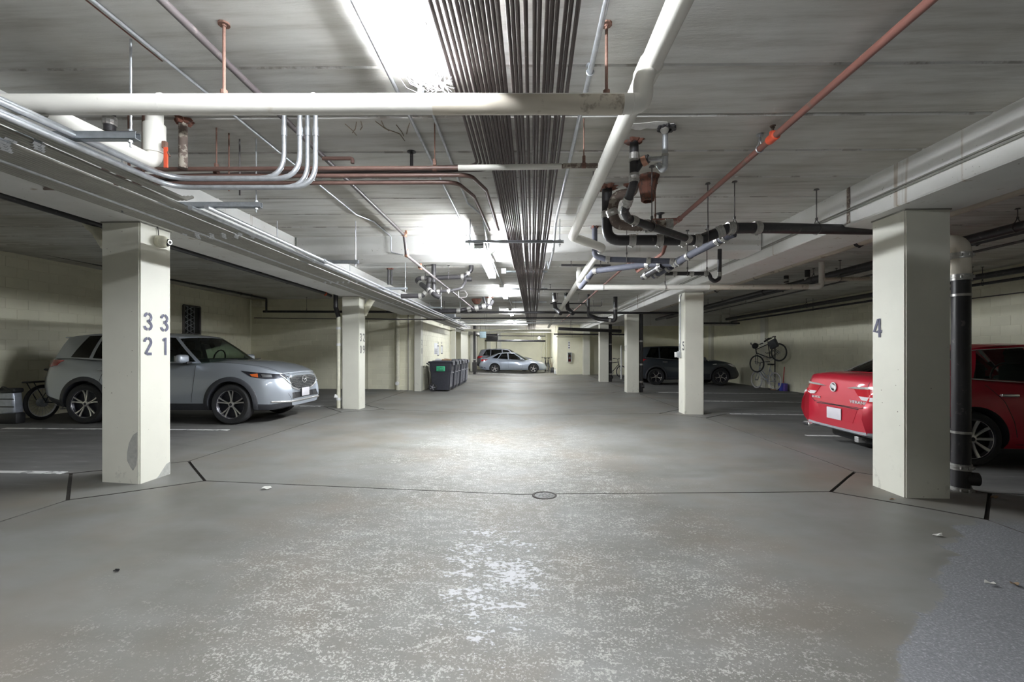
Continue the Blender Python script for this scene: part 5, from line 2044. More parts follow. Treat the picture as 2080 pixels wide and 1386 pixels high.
    def wheels(s):
        P = s.P
        R, W2 = P['R'], s.Wd / 2
        rim = P['rim']
        tw = P.get('tw', .225)
        # tyre
        b_ = B()
        lathe(b_, [(rim, -tw / 2 + .01), (rim + .02, -tw / 2), (R - .03, -tw / 2), (R - .008, -tw / 2 + .02), (R, -tw / 2 + .05), (R, tw / 2 - .05), (R - .008, tw / 2 - .02), (R - .03, tw / 2), (rim + .02, tw / 2), (rim, tw / 2 - .01)], (0, 0, 0), (0, -1, 0), 44, True)
        tyre = finish(b_, 'wheel', 30)
        tyre.materials.append(M['rubber'])
        # rim barrel
        b_ = B()
        lathe(b_, [(rim + .004, -tw / 2 + .01), (rim - .02, -tw / 2 + .04), (rim - .03, tw / 2 - .05), (rim - .004, tw / 2 - .004), (rim + .006, tw / 2 - .004), (rim + .006, -tw / 2 + .01)], (0, 0, 0), (0, -1, 0), 44, True)
        lathe(b_, [(0, tw / 2 - .10), (rim - .025, tw / 2 - .10)], (0, 0, 0), (0, -1, 0), 32)
        barrel = finish(b_, 'rim', 30)
        barrel.materials.append(M['alloydark'])
        # spokes
        b_ = B()
        ns, style = P['spokes']
        yo = -(tw / 2 - .018)
        for k in range(ns):
            a = 2 * pi * k / ns + P.get('spoke_a', 0)
            def sp(a0, w0, w1, r0=.045, r1=rim - .004, twist=0.0):
                prof = []
                for j in range(6):
                    t = j / 5
                    r = r0 + (r1 - r0) * t
                    an = a0 + twist * t * t
                    w = w0 + (w1 - w0) * t
                    y = yo + .016 * (1 - t) + .012 * sin(pi * t)
                    cx, cz = cos(an) * r, sin(an) * r
                    tx, tz = -sin(an), cos(an)
                    prof.append([(cx - tx * w, y + .012, cz - tz * w), (cx - tx * w * .7, y, cz - tz * w * .7), (cx + tx * w * .7, y, cz + tz * w * .7), (cx + tx * w, y + .012, cz + tz * w)])
                vv = [[b_.verts.new(q) for q in pr] for pr in prof]
                for j in range(5):
                    for q in range(3):
                        b_.faces.new((vv[j][q], vv[j][q + 1], vv[j + 1][q + 1], vv[j + 1][q]))
            if style == 'pair':
                sp(a - .10, .010, .016, twist=-.09)
                sp(a + .10, .010, .016, twist=.09)
            elif style == 'y':
                sp(a, .020, .012, r1=rim * .6)
                sp(a, .010, .012, r0=rim * .5, twist=.30)
                sp(a, .010, .012, r0=rim * .5, twist=-.30)
            else:
                sp(a, .014, .022)
        lathe(b_, [(rim - .016, -yo - .004), (rim - .003, -yo + .008), (rim + .004, -yo), (rim - .004, -yo - .02)], (0, 0, 0), (0, -1, 0), 44, True)
        lathe(b_, [(0, -yo - .004), (.03, -yo - .004), (.05, -yo - .012), (.055, -yo - .03)], (0, 0, 0), (0, -1, 0), 20)
        spk = finish(b_, 'spokes', 35)
        spk.materials.append(M[P.get('rim_mat', 'alloy')])
        b_ = B()
        lathe(b_, [(0, -yo), (.024, -yo), (.026, -yo - .006)], (0, 0, 0), (0, -1, 0), 16)
        for k in range(5):
            a = 2 * pi * k / 5 + .3
            lathe(b_, [(0, -yo - .012), (.007, -yo - .012), (.007, -yo - .03)], (cos(a) * .04, 0, sin(a) * .04), (0, -1, 0), 8)
        hub = finish(b_, 'center_cap', 35)
        hub.materials.append(M['alloydark'])
        for ax in (P['rx'], P['fx']):
            for sd in (-1, 1):
                o = bpy.data.objects.new('wheel', tyre)
                o.parent = s.t
                o.location = (ax, sd * (W2 - tw / 2 - .012), R)
                if sd > 0:
                    o.rotation_euler = (0, 0, pi)
                COL.objects.link(o)
                for me in (barrel, spk, hub):
                    c = bpy.data.objects.new(me.name.split('.')[0], me)
                    c.parent = o
                    COL.objects.link(c)

    def side_details(s, sd):
        P = s.P
        W2 = s.Wd / 2
        d = (0, -sd, 0)          # looking at that side from outside: rays run inwards
        Y = sd * W2
        # arch mouldings
        if P.get('clad'):
            for ax in (P['rx'], P['fx']):
                R0 = P['R'] + .05
                wA = P.get('arch_w', .075)
                b_ = B()
                prev = None
                k = 26
                for i in range(k + 1):
                    a = radians(-14 + 208 * i / k)
                    q = []
                    for r, of in ((R0 - .004, -.05), (R0 - .004, .012), (R0 + wA * .8, .014), (R0 + wA, .0)):
                        x, z = ax + cos(a) * r, P['R'] + .01 + sin(a) * r
                        z = max(z, s.botf(x) + .02)
                        h, _ = s.hit((x, Y, z), d)
                        yy = h.y if abs(h.y) > W2 * .6 else sd * s.planf(x)
                        q.append(b_.verts.new((x, yy + sd * of, z)))
                    if prev:
                        for j in range(3):
                            b_.faces.new((prev[j], prev[j + 1], q[j + 1], q[j]))
                    prev = q
                s.add('wheel_arch', b_, 'cladding', sharp=50)
        # door gaps
        for ln in P['gaps']:
            s.strip('door_gap', [(x, Y, z) for x, z in ln], d, .008, 'black', off=-.002)
        # handles
        for (x, z) in P['handles']:
            h, _ = s.hit((x, Y, z), d)
            b_ = B()
            rbox(b_, (x, h.y + sd * .026, z), (.20, .022, .034), .010, 2)
            for q in (-.085, .085):
                rbox(b_, (x + q, h.y + sd * .012, z), (.025, .03, .028), .006, 1)
            s.add('door_handle', b_, P.get('handle_mat', P['paint']))
        # mirror
        mx, mz = P['mirror']
        h, _ = s.hit((mx, Y, mz - .05), d)
        yb_ = sd * (P['cab_yb'](mx) + .02)
        b_ = B()
        rbox(b_, (mx - .01, yb_ + sd * .13, mz + .02), (.13, .24, .15), .05, 3)
        s_ = s.add('side_mirror', b_, P['paint'])
        b_ = B()
        rbox(b_, (mx + .01, yb_ + sd * .02, mz - .05), (.09, .14, .05), .015, 2)
        s.add('mirror_foot', b_, 'black', s_)
        b_ = B()
        rbox(b_, (mx - .078, yb_ + sd * .13, mz + .02), (.006, .19, .11), .0)
        s.add('mirror_glass', b_, 'chrome', s_)
        # belt trim
        if P.get('belt'):
            b_ = B()
            pts = [Vector((x, sd * (P['cab_yb'](x) + .004), s.topf(x) + .004)) for x in [P['side'][0][0] - .1 + (P['side'][-1][0] + .25 - P['side'][0][0] + .1) * k / 20 for k in range(21)]]
            tube(b_, pts, .008, 6)
            s.add('belt_trim', b_, P['belt'])
        if P.get('arch_trim'):
            b_ = B()
            pts = []
            S = P['side']
            for i in range(len(S)):
                xb, xr = S[i][0], S[i][1]
                a = Vector((xb, sd * P['cab_yb'](xb), s.topf(xb)))
                c = Vector((xr, sd * (P['cab_yr'](xr) + .012), curve(P['roof'])(xr)))
                pts.append(a.lerp(c, .93))
            a0 = Vector((S[0][0], sd * (P['cab_yb'](S[0][0]) + .006), s.topf(S[0][0])))
            a1 = Vector((S[-1][0], sd * (P['cab_yb'](S[-1][0]) + .006), s.topf(S[-1][0])))
            tube(b_, [a0] + pts + [a1], .008, 6, .05)
            s.add('window_trim', b_, P['arch_trim'])


def lin(a, b):
    return lambda x: a[1] + (b[1] - a[1]) * max(0, min(1, (x - a[0]) / (b[0] - a[0])))


# ------ silver crossover, left bay
P_suv = dict(
    L=4.575, W=1.842, R=.362, rim=.262, rx=.945, fx=3.645, paint='silver_paint', crown=.035, cowl=3.3, clad=True, clad_row=3,
    top=[(0, .98), (.05, 1.12), (.14, 1.19), (.5, 1.20), (1.0, 1.18), (1.7, 1.13), (2.4, 1.105), (3.0, 1.11), (3.4, 1.12), (3.75, 1.10), (4.1, 1.04), (4.32, .975), (4.46, .925), (4.575, .86)],
    bot=[(0, .45), (.25, .36), (.5, .28), (.8, .24), (3.9, .24), (4.3, .24), (4.575, .30)],
    plan=[(0, .58), (.05, .70), (.13, .79), (.28, .865), (.6, .905), (1.0, .918), (2.3, .921), (3.4, .918), (3.9, .905), (4.2, .86), (4.4, .76), (4.52, .64), (4.575, .55)],
    nose=lambda f: .05 * sin(pi * min(1, f * 1.15)) - .05 * f,
    tail=lambda f: -.07 * max(0, sin(pi * min(1, f / .75))) + .10 * max(0, f - .55),
    side=[(3.10, 2.50, None), (3.02, 2.42, 'front_door_window'), (2.02, 2.00, None), (1.93, 1.92, 'rear_door_window'), (1.05, 1.12, None), (.98, 1.06, 'quarter_window'), (.60, .80, None), (.30, .34, None)],
    roof=[(.2, 1.555), (.45, 1.60), (1.0, 1.645), (1.7, 1.66), (2.2, 1.635), (2.6, 1.57), (2.8, 1.53)],
    cab_yb=lin((.3, .80), (1.2, .865)), cab_yr=lin((.3, .56), (1.2, .64)), bow=(.13, .07),
    glass={'windshield': 'clear_glass', 'front_door_window': 'clear_glass', 'rear_door_window': 'tinted_glass', 'quarter_window': 'tinted_glass', 'rear_window': 'tinted_glass'},
    seat_x=2.0, dash_x=2.9, spokes=(5, 'pair'), spoke_a=.32, mirror=(2.86, 1.16), handles=[(1.30, .985), (2.22, .965)],
    gaps=[[(2.98, 1.06), (2.99, .80), (2.94, .40)], [(1.98, 1.10), (1.98, .36)], [(1.22, 1.14), (1.30, .95), (1.22, .72)], [(1.24, .37), (2.94, .37)]])
fw = WF(473, 862)
yaw = 0.012
ww = Vector((P_suv['fx'], -P_suv['W'] / 2 + .1, 0))
root = Vector((fw.x, fw.y, 0)) - Vector((cos(yaw) * ww.x - sin(yaw) * ww.y, sin(yaw) * ww.x + cos(yaw) * ww.y, 0))
root.z = 0.062
car = Car('crossover_car', 'silver crossover parked in the left bay with its nose to the right', P_suv, root, yaw)
L = 4.575
for sd in (-1, 1):
    dg_ = Vector((-1.0, -sd * .85, 0))
    def hp(x, y, z):
        return (x, sd * y, z)
    hl = car.patch('headlight', [hp(3.86, .90, .965), hp(4.12, .86, .935), hp(4.36, .72, .905), hp(4.46, .60, .895), hp(4.48, .58, .84), hp(4.38, .68, .815), hp(4.22, .80, .815), hp(4.02, .89, .855)], dg_, 'alloydark', .006, 2)
    car.patch('daytime_lamp', [hp(4.14, .84, .915), hp(4.36, .70, .892), hp(4.44, .62, .885), hp(4.46, .59, .848), hp(4.36, .69, .832), hp(4.18, .81, .84)], dg_, 'lens_glass', .012, 2, hl, .008)
    car.patch('lamp_bar', [hp(4.16, .83, .905), hp(4.30, .745, .890), hp(4.31, .74, .845), hp(4.18, .82, .845)], dg_, 'whitelens', .010, 1, hl, .008)
    car.patch('turn_signal', [hp(4.0, .885, .905), hp(4.12, .85, .915), hp(4.12, .85, .845), hp(4.03, .885, .868)], dg_, 'amber', .012, 1, hl, .008)
    dr_ = Vector((1.0, -sd * .9, 0))
    car.patch('taillight', [hp(.06, .74, 1.16), hp(.30, .86, 1.165), hp(.42, .88, 1.15), hp(.34, .87, 1.06), hp(.22, .84, 1.03), hp(.08, .76, 1.02)], dr_, 'taillight', .008, 2)
dF = (-1, 0, 0)
gr = car.patch('grille', [(L, -.60, .90), (L, 0, .915), (L, .60, .90), (L, .58, .78), (L, .46, .66), (L, .25, .60), (L, -.25, .60), (L, -.46, .66), (L, -.58, .78)], dF, 'black', .004, 2)
bmg = B()
for r in range(8):
    for c in range(-14, 15):
        y = c * .04 + (r % 2) * .02
        z = .635 + r * .031
        lim = .56 if z > .76 else .27 + (z - .60) * 1.6
        if abs(y) > lim:
            continue
        h, _ = car.hit((L, y, z), dF)
        rbox(bmg, h + Vector((.012, 0, 0)), (.008, .022, .007), 0, 1, Matrix.Rotation(.35 * (1 if c % 2 else -1), 4, 'X'))
gm_ = car.add('grille_mesh', bmg, 'alloy', gr)
gm_['kind'] = 'stuff'
wing = [(L, -.66, .885), (L, -.56, .74), (L, -.46, .645), (L, -.25, .585), (L, 0, .578), (L, .25, .585), (L, .46, .645), (L, .56, .74), (L, .66, .885)]
car.strip('grille_wing', wing, dF, .032, 'chrome', .02)
car.strip('hood_lip', [(L, -.60, .905), (L, 0, .92), (L, .60, .905)], dF, .022, P_suv['paint'], .02)
h, _ = car.hit((L, 0, .775), dF)
bmg = B()
ring = [Vector((h.x + .03, .085 * cos(a) * 1.0, .775 + .066 * sin(a))) for a in [2 * pi * k / 24 for k in range(25)]]
tube(bmg, ring, .007, 6)
tube(bmg, [Vector((h.x + .03, -.078, .79)), Vector((h.x + .03, -.035, .785)), Vector((h.x + .03, 0, .755)), Vector((h.x + .03, .035, .785)), Vector((h.x + .03, .078, .79))], .008, 6, .02)
car.add('emblem', bmg, 'chrome')
low = car.patch('lower_intake', [(L, -.62, .54), (L, .62, .54), (L, .56, .43), (L, -.56, .43)], dF, 'black', .004, 2)
for k in range(-3, 4):
    h, _ = car.hit((L, k * .17, .485), dF)
    b_ = B()
    rbox(b_, h + Vector((.006, 0, 0)), (.012, .014, .10), 0)
    car.add('intake_rib', b_, 'cladding', low)
car.strip('bumper_lip', [(4.30, -.80, .40), (L, -.55, .385), (L, 0, .38), (L, .55, .385), (4.30, .80, .40)], dF, .035, 'alloy', .02)
h, _ = car.hit((L, 0, .50), dF)
b_ = B()
rbox(b_, (h.x + .03, 0, .53), (.014, .31, .16), .006)
pl = car.add('license_plate', b_, 'plate')
b_ = B()
rbox(b_, (h.x + .024, 0, .53), (.016, .33, .18), .006)
car.add('plate_frame', b_, 'black', pl)
b_ = B()
for y in (-.45, .25):
    tube(b_, [(3.26, y, 1.155), (3.30, y + .30, 1.16), (3.22, y + .55, 1.165)], .009, 6)
car.add('wiper', b_, 'black')
b_ = B()
rbox(b_, (.33, 0, 1.578), (.24, 1.06, .03), .012)
car.add('roof_spoiler', b_, 'silver_paint')
car.strip('hood_shut_line', [(3.30, -.78, 1.2), (3.8, -.80, 1.2), (4.35, -.62, 1.2)], (0, 0, -1), .008, 'black', -.002)

# ------ red saloon, right bay
P_red = dict(
    L=4.67, W=1.815, R=.33, rim=.245, rx=1.03, fx=3.715, paint='red_paint', crown=.03, cowl=3.3, clad=False, handle_mat='chrome', belt='chrome', arch_trim='chrome',
    top=[(0, .96), (.04, 1.02), (.12, 1.055), (.4, 1.075), (.8, 1.07), (1.3, 1.03), (2.2, .985), (3.0, .965), (3.4, .97), (3.8, .93), (4.2, .85), (4.5, .74), (4.67, .60)],
    bot=[(0, .30), (.2, .24), (.6, .20), (3.9, .20), (4.4, .20), (4.67, .26)],
    plan=[(0, .66), (.05, .745), (.13, .81), (.28, .865), (.6, .898), (1.0, .907), (2.3, .908), (3.4, .905), (4.0, .88), (4.35, .80), (4.55, .68), (4.67, .52)],
    nose=lambda f: .05 * sin(pi * min(1, f * 1.2)) - .05 * f,
    tail=lambda f: -.11 * sin(pi * min(1, max(0, f / .80))) + .02 * f,
    side=[(3.05, 2.30, None), (2.95, 2.22, 'front_door_window'), (1.98, 1.90, None), (1.90, 1.82, 'rear_door_window'), (1.10, 1.32, None), (.90, 1.27, None), (.58, 1.22, None)],
    roof=[(1.15, 1.40), (1.35, 1.435), (1.65, 1.465), (2.0, 1.47), (2.35, 1.44), (2.6, 1.40)],
    cab_yb=lin((.6, .72), (1.4, .835)), cab_yr=lin((.9, .52), (1.5, .60)), bow=(.12, .08),
    glass={'windshield': 'clear_glass', 'front_door_window': 'clear_glass', 'rear_door_window': 'clear_glass', 'rear_window': 'tinted_glass'},
    seat_x=2.05, dash_x=2.85, spokes=(10, 'single'), mirror=(2.75, 1.03), handles=[(1.42, .86), (2.32, .84)],
    gaps=[[(2.98, .93), (2.99, .70), (2.90, .30)], [(1.95, .95), (1.97, .28)], [(1.20, .98), (1.36, .80), (1.46, .55), (1.50, .36)], [(1.50, .27), (2.90, .27)]])
rw = WF(1966, 945)
yaw = -0.02
ww = Vector((P_red['rx'], -P_red['W'] / 2 + .1, 0))
root = Vector((rw.x, rw.y, 0)) - Vector((cos(yaw) * ww.x - sin(yaw) * ww.y, sin(yaw) * ww.x + cos(yaw) * ww.y, 0))
root.z = fz(root.x + 2.3) + 0.006
car = Car('saloon_car', 'red saloon parked in the right bay showing its rear past the near column', P_red, root, yaw)
dR = (1, 0, 0)
for sd in (-1, 1):
    def hp(x, y, z):
        return (x, sd * y, z)
    dd_ = Vector((1.0, -sd * .55, 0))
    tl = car.patch('taillight', [hp(-.05, .38, .895), hp(0, .60, .905), hp(.10, .78, .925), hp(.26, .86, .94), hp(.24, .86, .80), hp(.12, .80, .74), hp(0, .62, .735), hp(-.04, .50, .76)], dd_, 'taillight', .008, 3)
    car.patch('reverse_lamp', [hp(-.03, .47, .80), hp(0, .62, .80), hp(.12, .79, .81), hp(.12, .79, .762), hp(0, .62, .748), hp(-.03, .52, .755)], dd_, 'whitelens', .014, 2, tl, .008)
    car.patch('chrome_brow', [hp(-.08, .27, .893), hp(-.05, .40, .918), hp(0, .62, .93), hp(.12, .79, .952), hp(.20, .84, .955), hp(.12, .79, .925), hp(0, .62, .902), hp(-.05, .42, .892)], dd_, 'chrome', .020, 2, tl, .012)
    if sd < 0:
        continue
    b_ = B()
    h, _ = car.hit((0, sd * .62, .32), dR)
    rbox(b_, (h.x + .03, sd * .60, .285), (.18, .17, .06), .026, 3)
    ex = car.add('exhaust_tip', b_, 'chrome')
    b_ = B()
    rbox(b_, (h.x - .056, sd * .60, .285), (.02, .14, .04), .018, 2)
    car.add('exhaust_bore', b_, 'black', ex)
car.patch('rear_valance', [(0, -.78, .36), (0, -.45, .335), (0, .45, .335), (0, .78, .36), (0, .70, .26), (0, -.70, .26)], dR, 'greymetal', .006, 3)
rec = car.patch('plate_recess', [(0, -.42, .615), (0, .42, .615), (0, .34, .43), (0, -.34, .43)], dR, 'red_paint', .003, 2, None, .006)
car.strip('recess_edge', [(0, -.44, .625), (0, 0, .632), (0, .44, .625)], dR, .012, 'black', .006)
h, _ = car.hit((0, 0, .52), dR)
b_ = B()
rbox(b_, (h.x - .012, .03, .515), (.014, .31, .16), .012, 2)
car.add('license_plate', b_, 'plate')
car.strip('boot_gap', [(0, -.58, .69), (0, -.50, .645), (0, 0, .64), (0, .50, .645), (0, .58, .69)], dR, .010, 'black', -.002)
for sd in (-1, 1):
    car.strip('boot_gap', [(0, sd * .58, .69), (0, sd * .60, .85), (0.1, sd * .60, 1.0)], dR, .008, 'black', -.002)
h, _ = car.hit((0, 0.06, .885), dR)
b_ = B()
lathe(b_, [(.0, .004), (.052, .004), (.052, .012)], h, (-1, 0, 0), 24)
em = car.add('emblem', b_, 'alloydark')
b_ = B()
tube(b_, [h + Vector((-.014, .060 * cos(a), .060 * sin(a))) for a in [2 * pi * k / 28 for k in range(29)]], .008, 6)
for k in (-1, 0, 1):
    c = h + Vector((-.014, -k * .030, -k * .012))
    b2 = B()
    vs = [b2.verts.new((c.x, c.y + q[0], c.z + q[1])) for q in ((-.016, .028), (.016, .034), (.014, -.012), (.002, -.034), (-.012, -.014))]
    f = b2.faces.new(vs)
    r_ = bmesh.ops.extrude_face_region(b2, geom=[f])
    bmesh.ops.translate(b2, verts=[g for g in r_['geom'] if isinstance(g, bmesh.types.BMVert)], vec=(.01, 0, 0))
    join(b_, b2)
car.add('emblem_shields', b_, 'badge', em)
for s_, y, z, sz in (('VERANO', -.46, .715, .072), ('BUICK', .45, .71, .055)):
    h, _ = car.hit((0, y, z), dR)
    h2, _ = car.hit((0, y - .15, z), dR)
    h3, _ = car.hit((0, y, z + .03), dR)
    tb = text_bm(s_, sz, .006)
    bmesh.ops.scale(tb, vec=(1.25, .8, 1), verts=tb.verts)
    frame_to(tb, h + Vector((-.008, 0, 0)), h2 - h, h3 - h)
    car.add('badge_lettering', tb, 'badge', sharp=30)
b_ = B()
rbox(b_, (.16, -.25, .20), (.10, .08, .08), .006)
car.add('tow_receiver', b_, 'chrome')
b_ = B()
rbox(b_, (.50, 0, .20), (.5, 1.05, .14), .06, 3)
car.add('silencer', b_, 'black')

# ------ dark grey crossover, right bay further back
P_dark = dict(P_suv)
P_dark.update(L=4.52, paint='charcoal_paint', spokes=(5, 'y'), spoke_a=.9, R=.36, rim=.25, rx=.93, fx=3.62, belt='chrome', arch_w=.05, handle_mat='chrome',
              top=[(0, 1.0), (.05, 1.10), (.14, 1.15), (.6, 1.16), (1.1, 1.13), (1.8, 1.07), (2.6, 1.02), (3.1, 1.03), (3.45, 1.06), (3.8, 1.01), (4.1, .93), (4.3, .84), (4.44, .74), (4.52, .62)],
              bot=[(0, .42), (.25, .33), (.5, .26), (.8, .23), (3.9, .23), (4.3, .26), (4.52, .34)],
              plan=[(0, .60), (.05, .71), (.13, .80), (.28, .865), (.6, .905), (1.0, .918), (2.3, .921), (3.4, .918), (3.85, .90), (4.1, .85), (4.3, .75), (4.45, .62), (4.52, .5)],
              side=[(3.12, 2.42, None), (3.02, 2.33, 'front_door_window'), (2.06, 1.98, None), (1.98, 1.90, 'rear_door_window'), (1.12, 1.14, None), (1.05, 1.08, 'quarter_window'), (.50, .78, None), (.22, .36, None)],
              glass={k: 'tinted_glass' for k in ('windshield', 'front_door_window', 'rear_door_window', 'quarter_window', 'rear_window')}, mirror=(2.88, 1.10))
P_dark['glass']['windshield'] = 'clear_glass'


def place(P, px_r, px_f, py, name, label, yaw=0.0):
    """stand a car so that its near wheels touch the floor at two pixels"""
    a = WF(px_r, py)
    ww = Vector((P['rx'], -P['W'] / 2 + .1, 0))
    root = Vector((a.x, a.y, 0)) - Vector((cos(yaw) * ww.x - sin(yaw) * ww.y, sin(yaw) * ww.x + cos(yaw) * ww.y, 0))
    root.z = fz(root.x + 2.3)
    return Car(name, label, P, root, yaw)


def lamps(car, head, tail):
    for sd in (-1, 1):
        car.patch('headlight', [(x, sd * y, z) for x, y, z in head], (-1, -sd * .9, 0), 'whitelens', .008, 2)
        car.patch('taillight', [(x, sd * y, z) for x, y, z in tail], (1, -sd * .9, 0), 'taillight', .008, 2)


def plain_ends(car, zp, zg):
    P = car.P
    L = P['L']
    h, _ = car.hit((0, 0, zp), (1, 0, 0))
    b_ = B()
    rbox(b_, (h.x - .012, 0, zp), (.014, .31, .16), .006)
    car.add('license_plate', b_, 'plate')
    car.patch('grille', [(L, -.5, zg + .10), (L, .5, zg + .10), (L, .40, zg - .07), (L, -.40, zg - .07)], (-1, 0, 0), 'black', .005, 2)


c2 = place(P_dark, 1332, 1458, 782, 'crossover_car', 'dark grey crossover parked in the right bay behind the second column')
lamps(c2, [(3.95, .87, .90), (4.2, .78, .88), (4.36, .68, .82), (4.30, .74, .76), (4.1, .84, .80)], [(.05, .72, 1.10), (.30, .86, 1.12), (.48, .89, 1.10), (.30, .86, .98), (.08, .75, .92)])
plain_ends(c2, .86, .66)
for sd in (-1, 1):
    c2.patch('rear_reflector', [(0.02, sd * .68, .62), (.22, sd * .84, .64), (.22, sd * .84, .57), (.02, sd * .68, .56)], (1, -sd * .9, 0), 'whitelens', .006, 1)
    c2.patch('fender_vent', [(3.28, sd * .92, .90), (3.45, sd * .92, .915), (3.45, sd * .92, .885), (3.30, sd * .92, .875)], (0, -sd, 0), 'chrome', .006, 1)

# ------ pale blue saloon, far end
P_pale = dict(P_red)
P_pale.update(L=4.62, W=1.80, R=.325, rim=.228, rx=1.02, fx=3.72, paint='paleblue_paint', spokes=(5, 'y'), spoke_a=.2, handle_mat='paleblue_paint', belt=None, arch_trim='chrome',
              top=[(0, .86), (.04, .98), (.12, 1.03), (.5, 1.045), (1.0, 1.02), (1.6, .98), (2.4, .93), (3.0, .90), (3.4, .91), (3.8, .87), (4.2, .80), (4.45, .71), (4.62, .58)],
              side=[(3.15, 2.35, None), (3.05, 2.27, 'front_door_window'), (2.02, 1.96, None), (1.94, 1.88, 'rear_door_window'), (1.25, 1.52, None), (1.18, 1.47, 'quarter_window'), (.78, 1.34, None), (.40, 1.26, None)],
              roof=[(1.2, 1.345), (1.4, 1.385), (1.7, 1.42), (2.0, 1.43), (2.35, 1.40), (2.6, 1.36)],
              plan=[(0, .64), (.05, .73), (.13, .80), (.28, .86), (.6, .89), (1.0, .90), (2.3, .90), (3.4, .90), (4.0, .87), (4.35, .79), (4.52, .66), (4.62, .5)],
              glass={k: 'tinted_glass' for k in ('front_door_window', 'rear_door_window', 'quarter_window', 'rear_window')}, mirror=(2.85, .97), bow=(.12, .08))
P_pale['glass']['windshield'] = 'clear_glass'
c3 = place(P_pale, 1005, 1081, 757.3, 'saloon_car', 'pale blue saloon parked across the far end of the aisle')
lamps(c3, [(4.0, .86, .80), (4.3, .76, .77), (4.46, .64, .72), (4.40, .70, .66), (4.2, .80, .68)], [(.0, .60, .95), (.20, .84, .97), (.52, .89, .96), (.30, .86, .84), (.05, .72, .82)])
plain_ends(c3, .52, .50)
for sd in (-1, 1):
    c3.strip('sill_crease', [(1.45, sd * .9, .36), (3.25, sd * .9, .36)], (0, -sd, 0), .02, 'paleblue_paint', .004)
    c3.patch('bumper_vent', [(.05, sd * .74, .46), (.32, sd * .86, .42), (.40, sd * .88, .34), (.10, sd * .76, .36)], (1, -sd * .9, 0), 'cladding', .005, 1)

# ------ dark crossover behind it
P_far = dict(P_dark)
P_far.update(paint='slate_paint', belt=None)
ar = WF(1000, 753)
c4_ = Car('crossover_car', 'dark slate crossover parked behind the pale blue saloon at the far end', P_far, Vector((WY(970, 740, 35.3).x, 35.1, fz(-3))), 0.0)
lamps(c4_, [(3.95, .87, .90), (4.2, .78, .88), (4.36, .68, .82), (4.30, .74, .76), (4.1, .84, .80)], [(.05, .72, 1.10), (.30, .86, 1.12), (.48, .89, 1.10), (.30, .86, .98), (.08, .75, .92)])
plain_ends(c4_, .86, .66)

# ---------------------------------------------------------------- bins in the alcove
def make_bin(first, x, y, z, rz, label):
    t = thing('wheeled_bin', label, 'bin', (x, y, z), rz)

    def add(name, bm, mat, par=None, sharp=35):
        o = obj(name, bm, mat, None, None, sharp)
        o.parent = par or t
        return o
    # local: front of the bin is +x, handle and wheels at -x
    b_ = B()
    lv = [(0.04, .30, .25), (0.10, .315, .26), (.70, .36, .285), (.72, .385, .30), (.98, .395, .31), (1.0, .40, .315)]
    rings = []
    for zz, hx, hy in lv:
        pts = []
        r = .06
        for cx, cy, a0 in ((hx - r, hy - r, 0), (-hx + r, hy - r, 90), (-hx + r, -hy + r, 180), (hx - r, -hy + r, 270)):
            for k in range(5):
                a = radians(a0 + 90 * k / 4)
                pts.append((cx + cos(a) * r, cy + sin(a) * r))
        rings.append([b_.verts.new((px, py, zz)) for px, py in pts])
    for i in range(len(rings) - 1):
        n = len(rings[i])
        for k in range(n):
            b_.faces.new((rings[i][k], rings[i][(k + 1) % n], rings[i + 1][(k + 1) % n], rings[i + 1][k]))
    b_.faces.new(rings[0][::-1])
    b_.faces.new(rings[-1])
    add('body', b_, 'bin')
    b_ = B()
    rbox(b_, (.0, 0, 1.035), (.86, .66, .06), .028, 3)
    rbox(b_, (.0, 0, 1.07), (.60, .46, .03), .014, 2)
    lid = add('lid', b_, 'bin')
    b_ = B()
    rbox(b_, (.435, 0, .985), (.035, .22, .13), .012, 2)
    add('lid_lip', b_, 'bin_grey', lid)
    b_ = B()
    tube(b_, [(-.40, -.26, .93), (-.50, -.26, .99), (-.50, .26, .99), (-.40, .26, .93)], .017, 8, .04)
    add('handle', b_, 'bin')
    b_ = B()
    for k in (-1, 1):
        rbox(b_, (.345, k * .14, .45), (.05, .03, .62), .01, 1, Matrix.Rotation(.06, 4, 'Y'))
    add('front_rib', b_, 'bin_grey')
    b_ = B()
    tube(b_, [(.38, -.2, .62), (.40, -.2, .66), (.40, .2, .66), (.38, .2, .62)], .014, 6, .02)
    add('grab_bar', b_, 'bin_grey')
    for sd in (-1, 1):
        b_ = B()
        lathe(b_, [(.03, -.035), (.13, -.035), (.145, -.02), (.145, .02), (.13, .035), (.03, .035)], (-.27, sd * .29, .145), (0, 1, 0), 22, True)
        w = add('wheel', b_, 'rubber')
        b_ = B()
        lathe(b_, [(0, -.03), (.10, -.03), (.105, 0), (.10, .03), (0, .03)], (-.27, sd * .29, .145), (0, 1, 0), 18)
        for k in range(5):
            a = 2 * pi * k / 5
            rbox(b_, (-.27 + cos(a) * .06, sd * .325, .145 + sin(a) * .06), (.08, .01, .02), 0, 1, Matrix.Rotation(-a, 4, 'Y'))
        add('wheel_hub', b_, 'bin_grey', w)
    return t


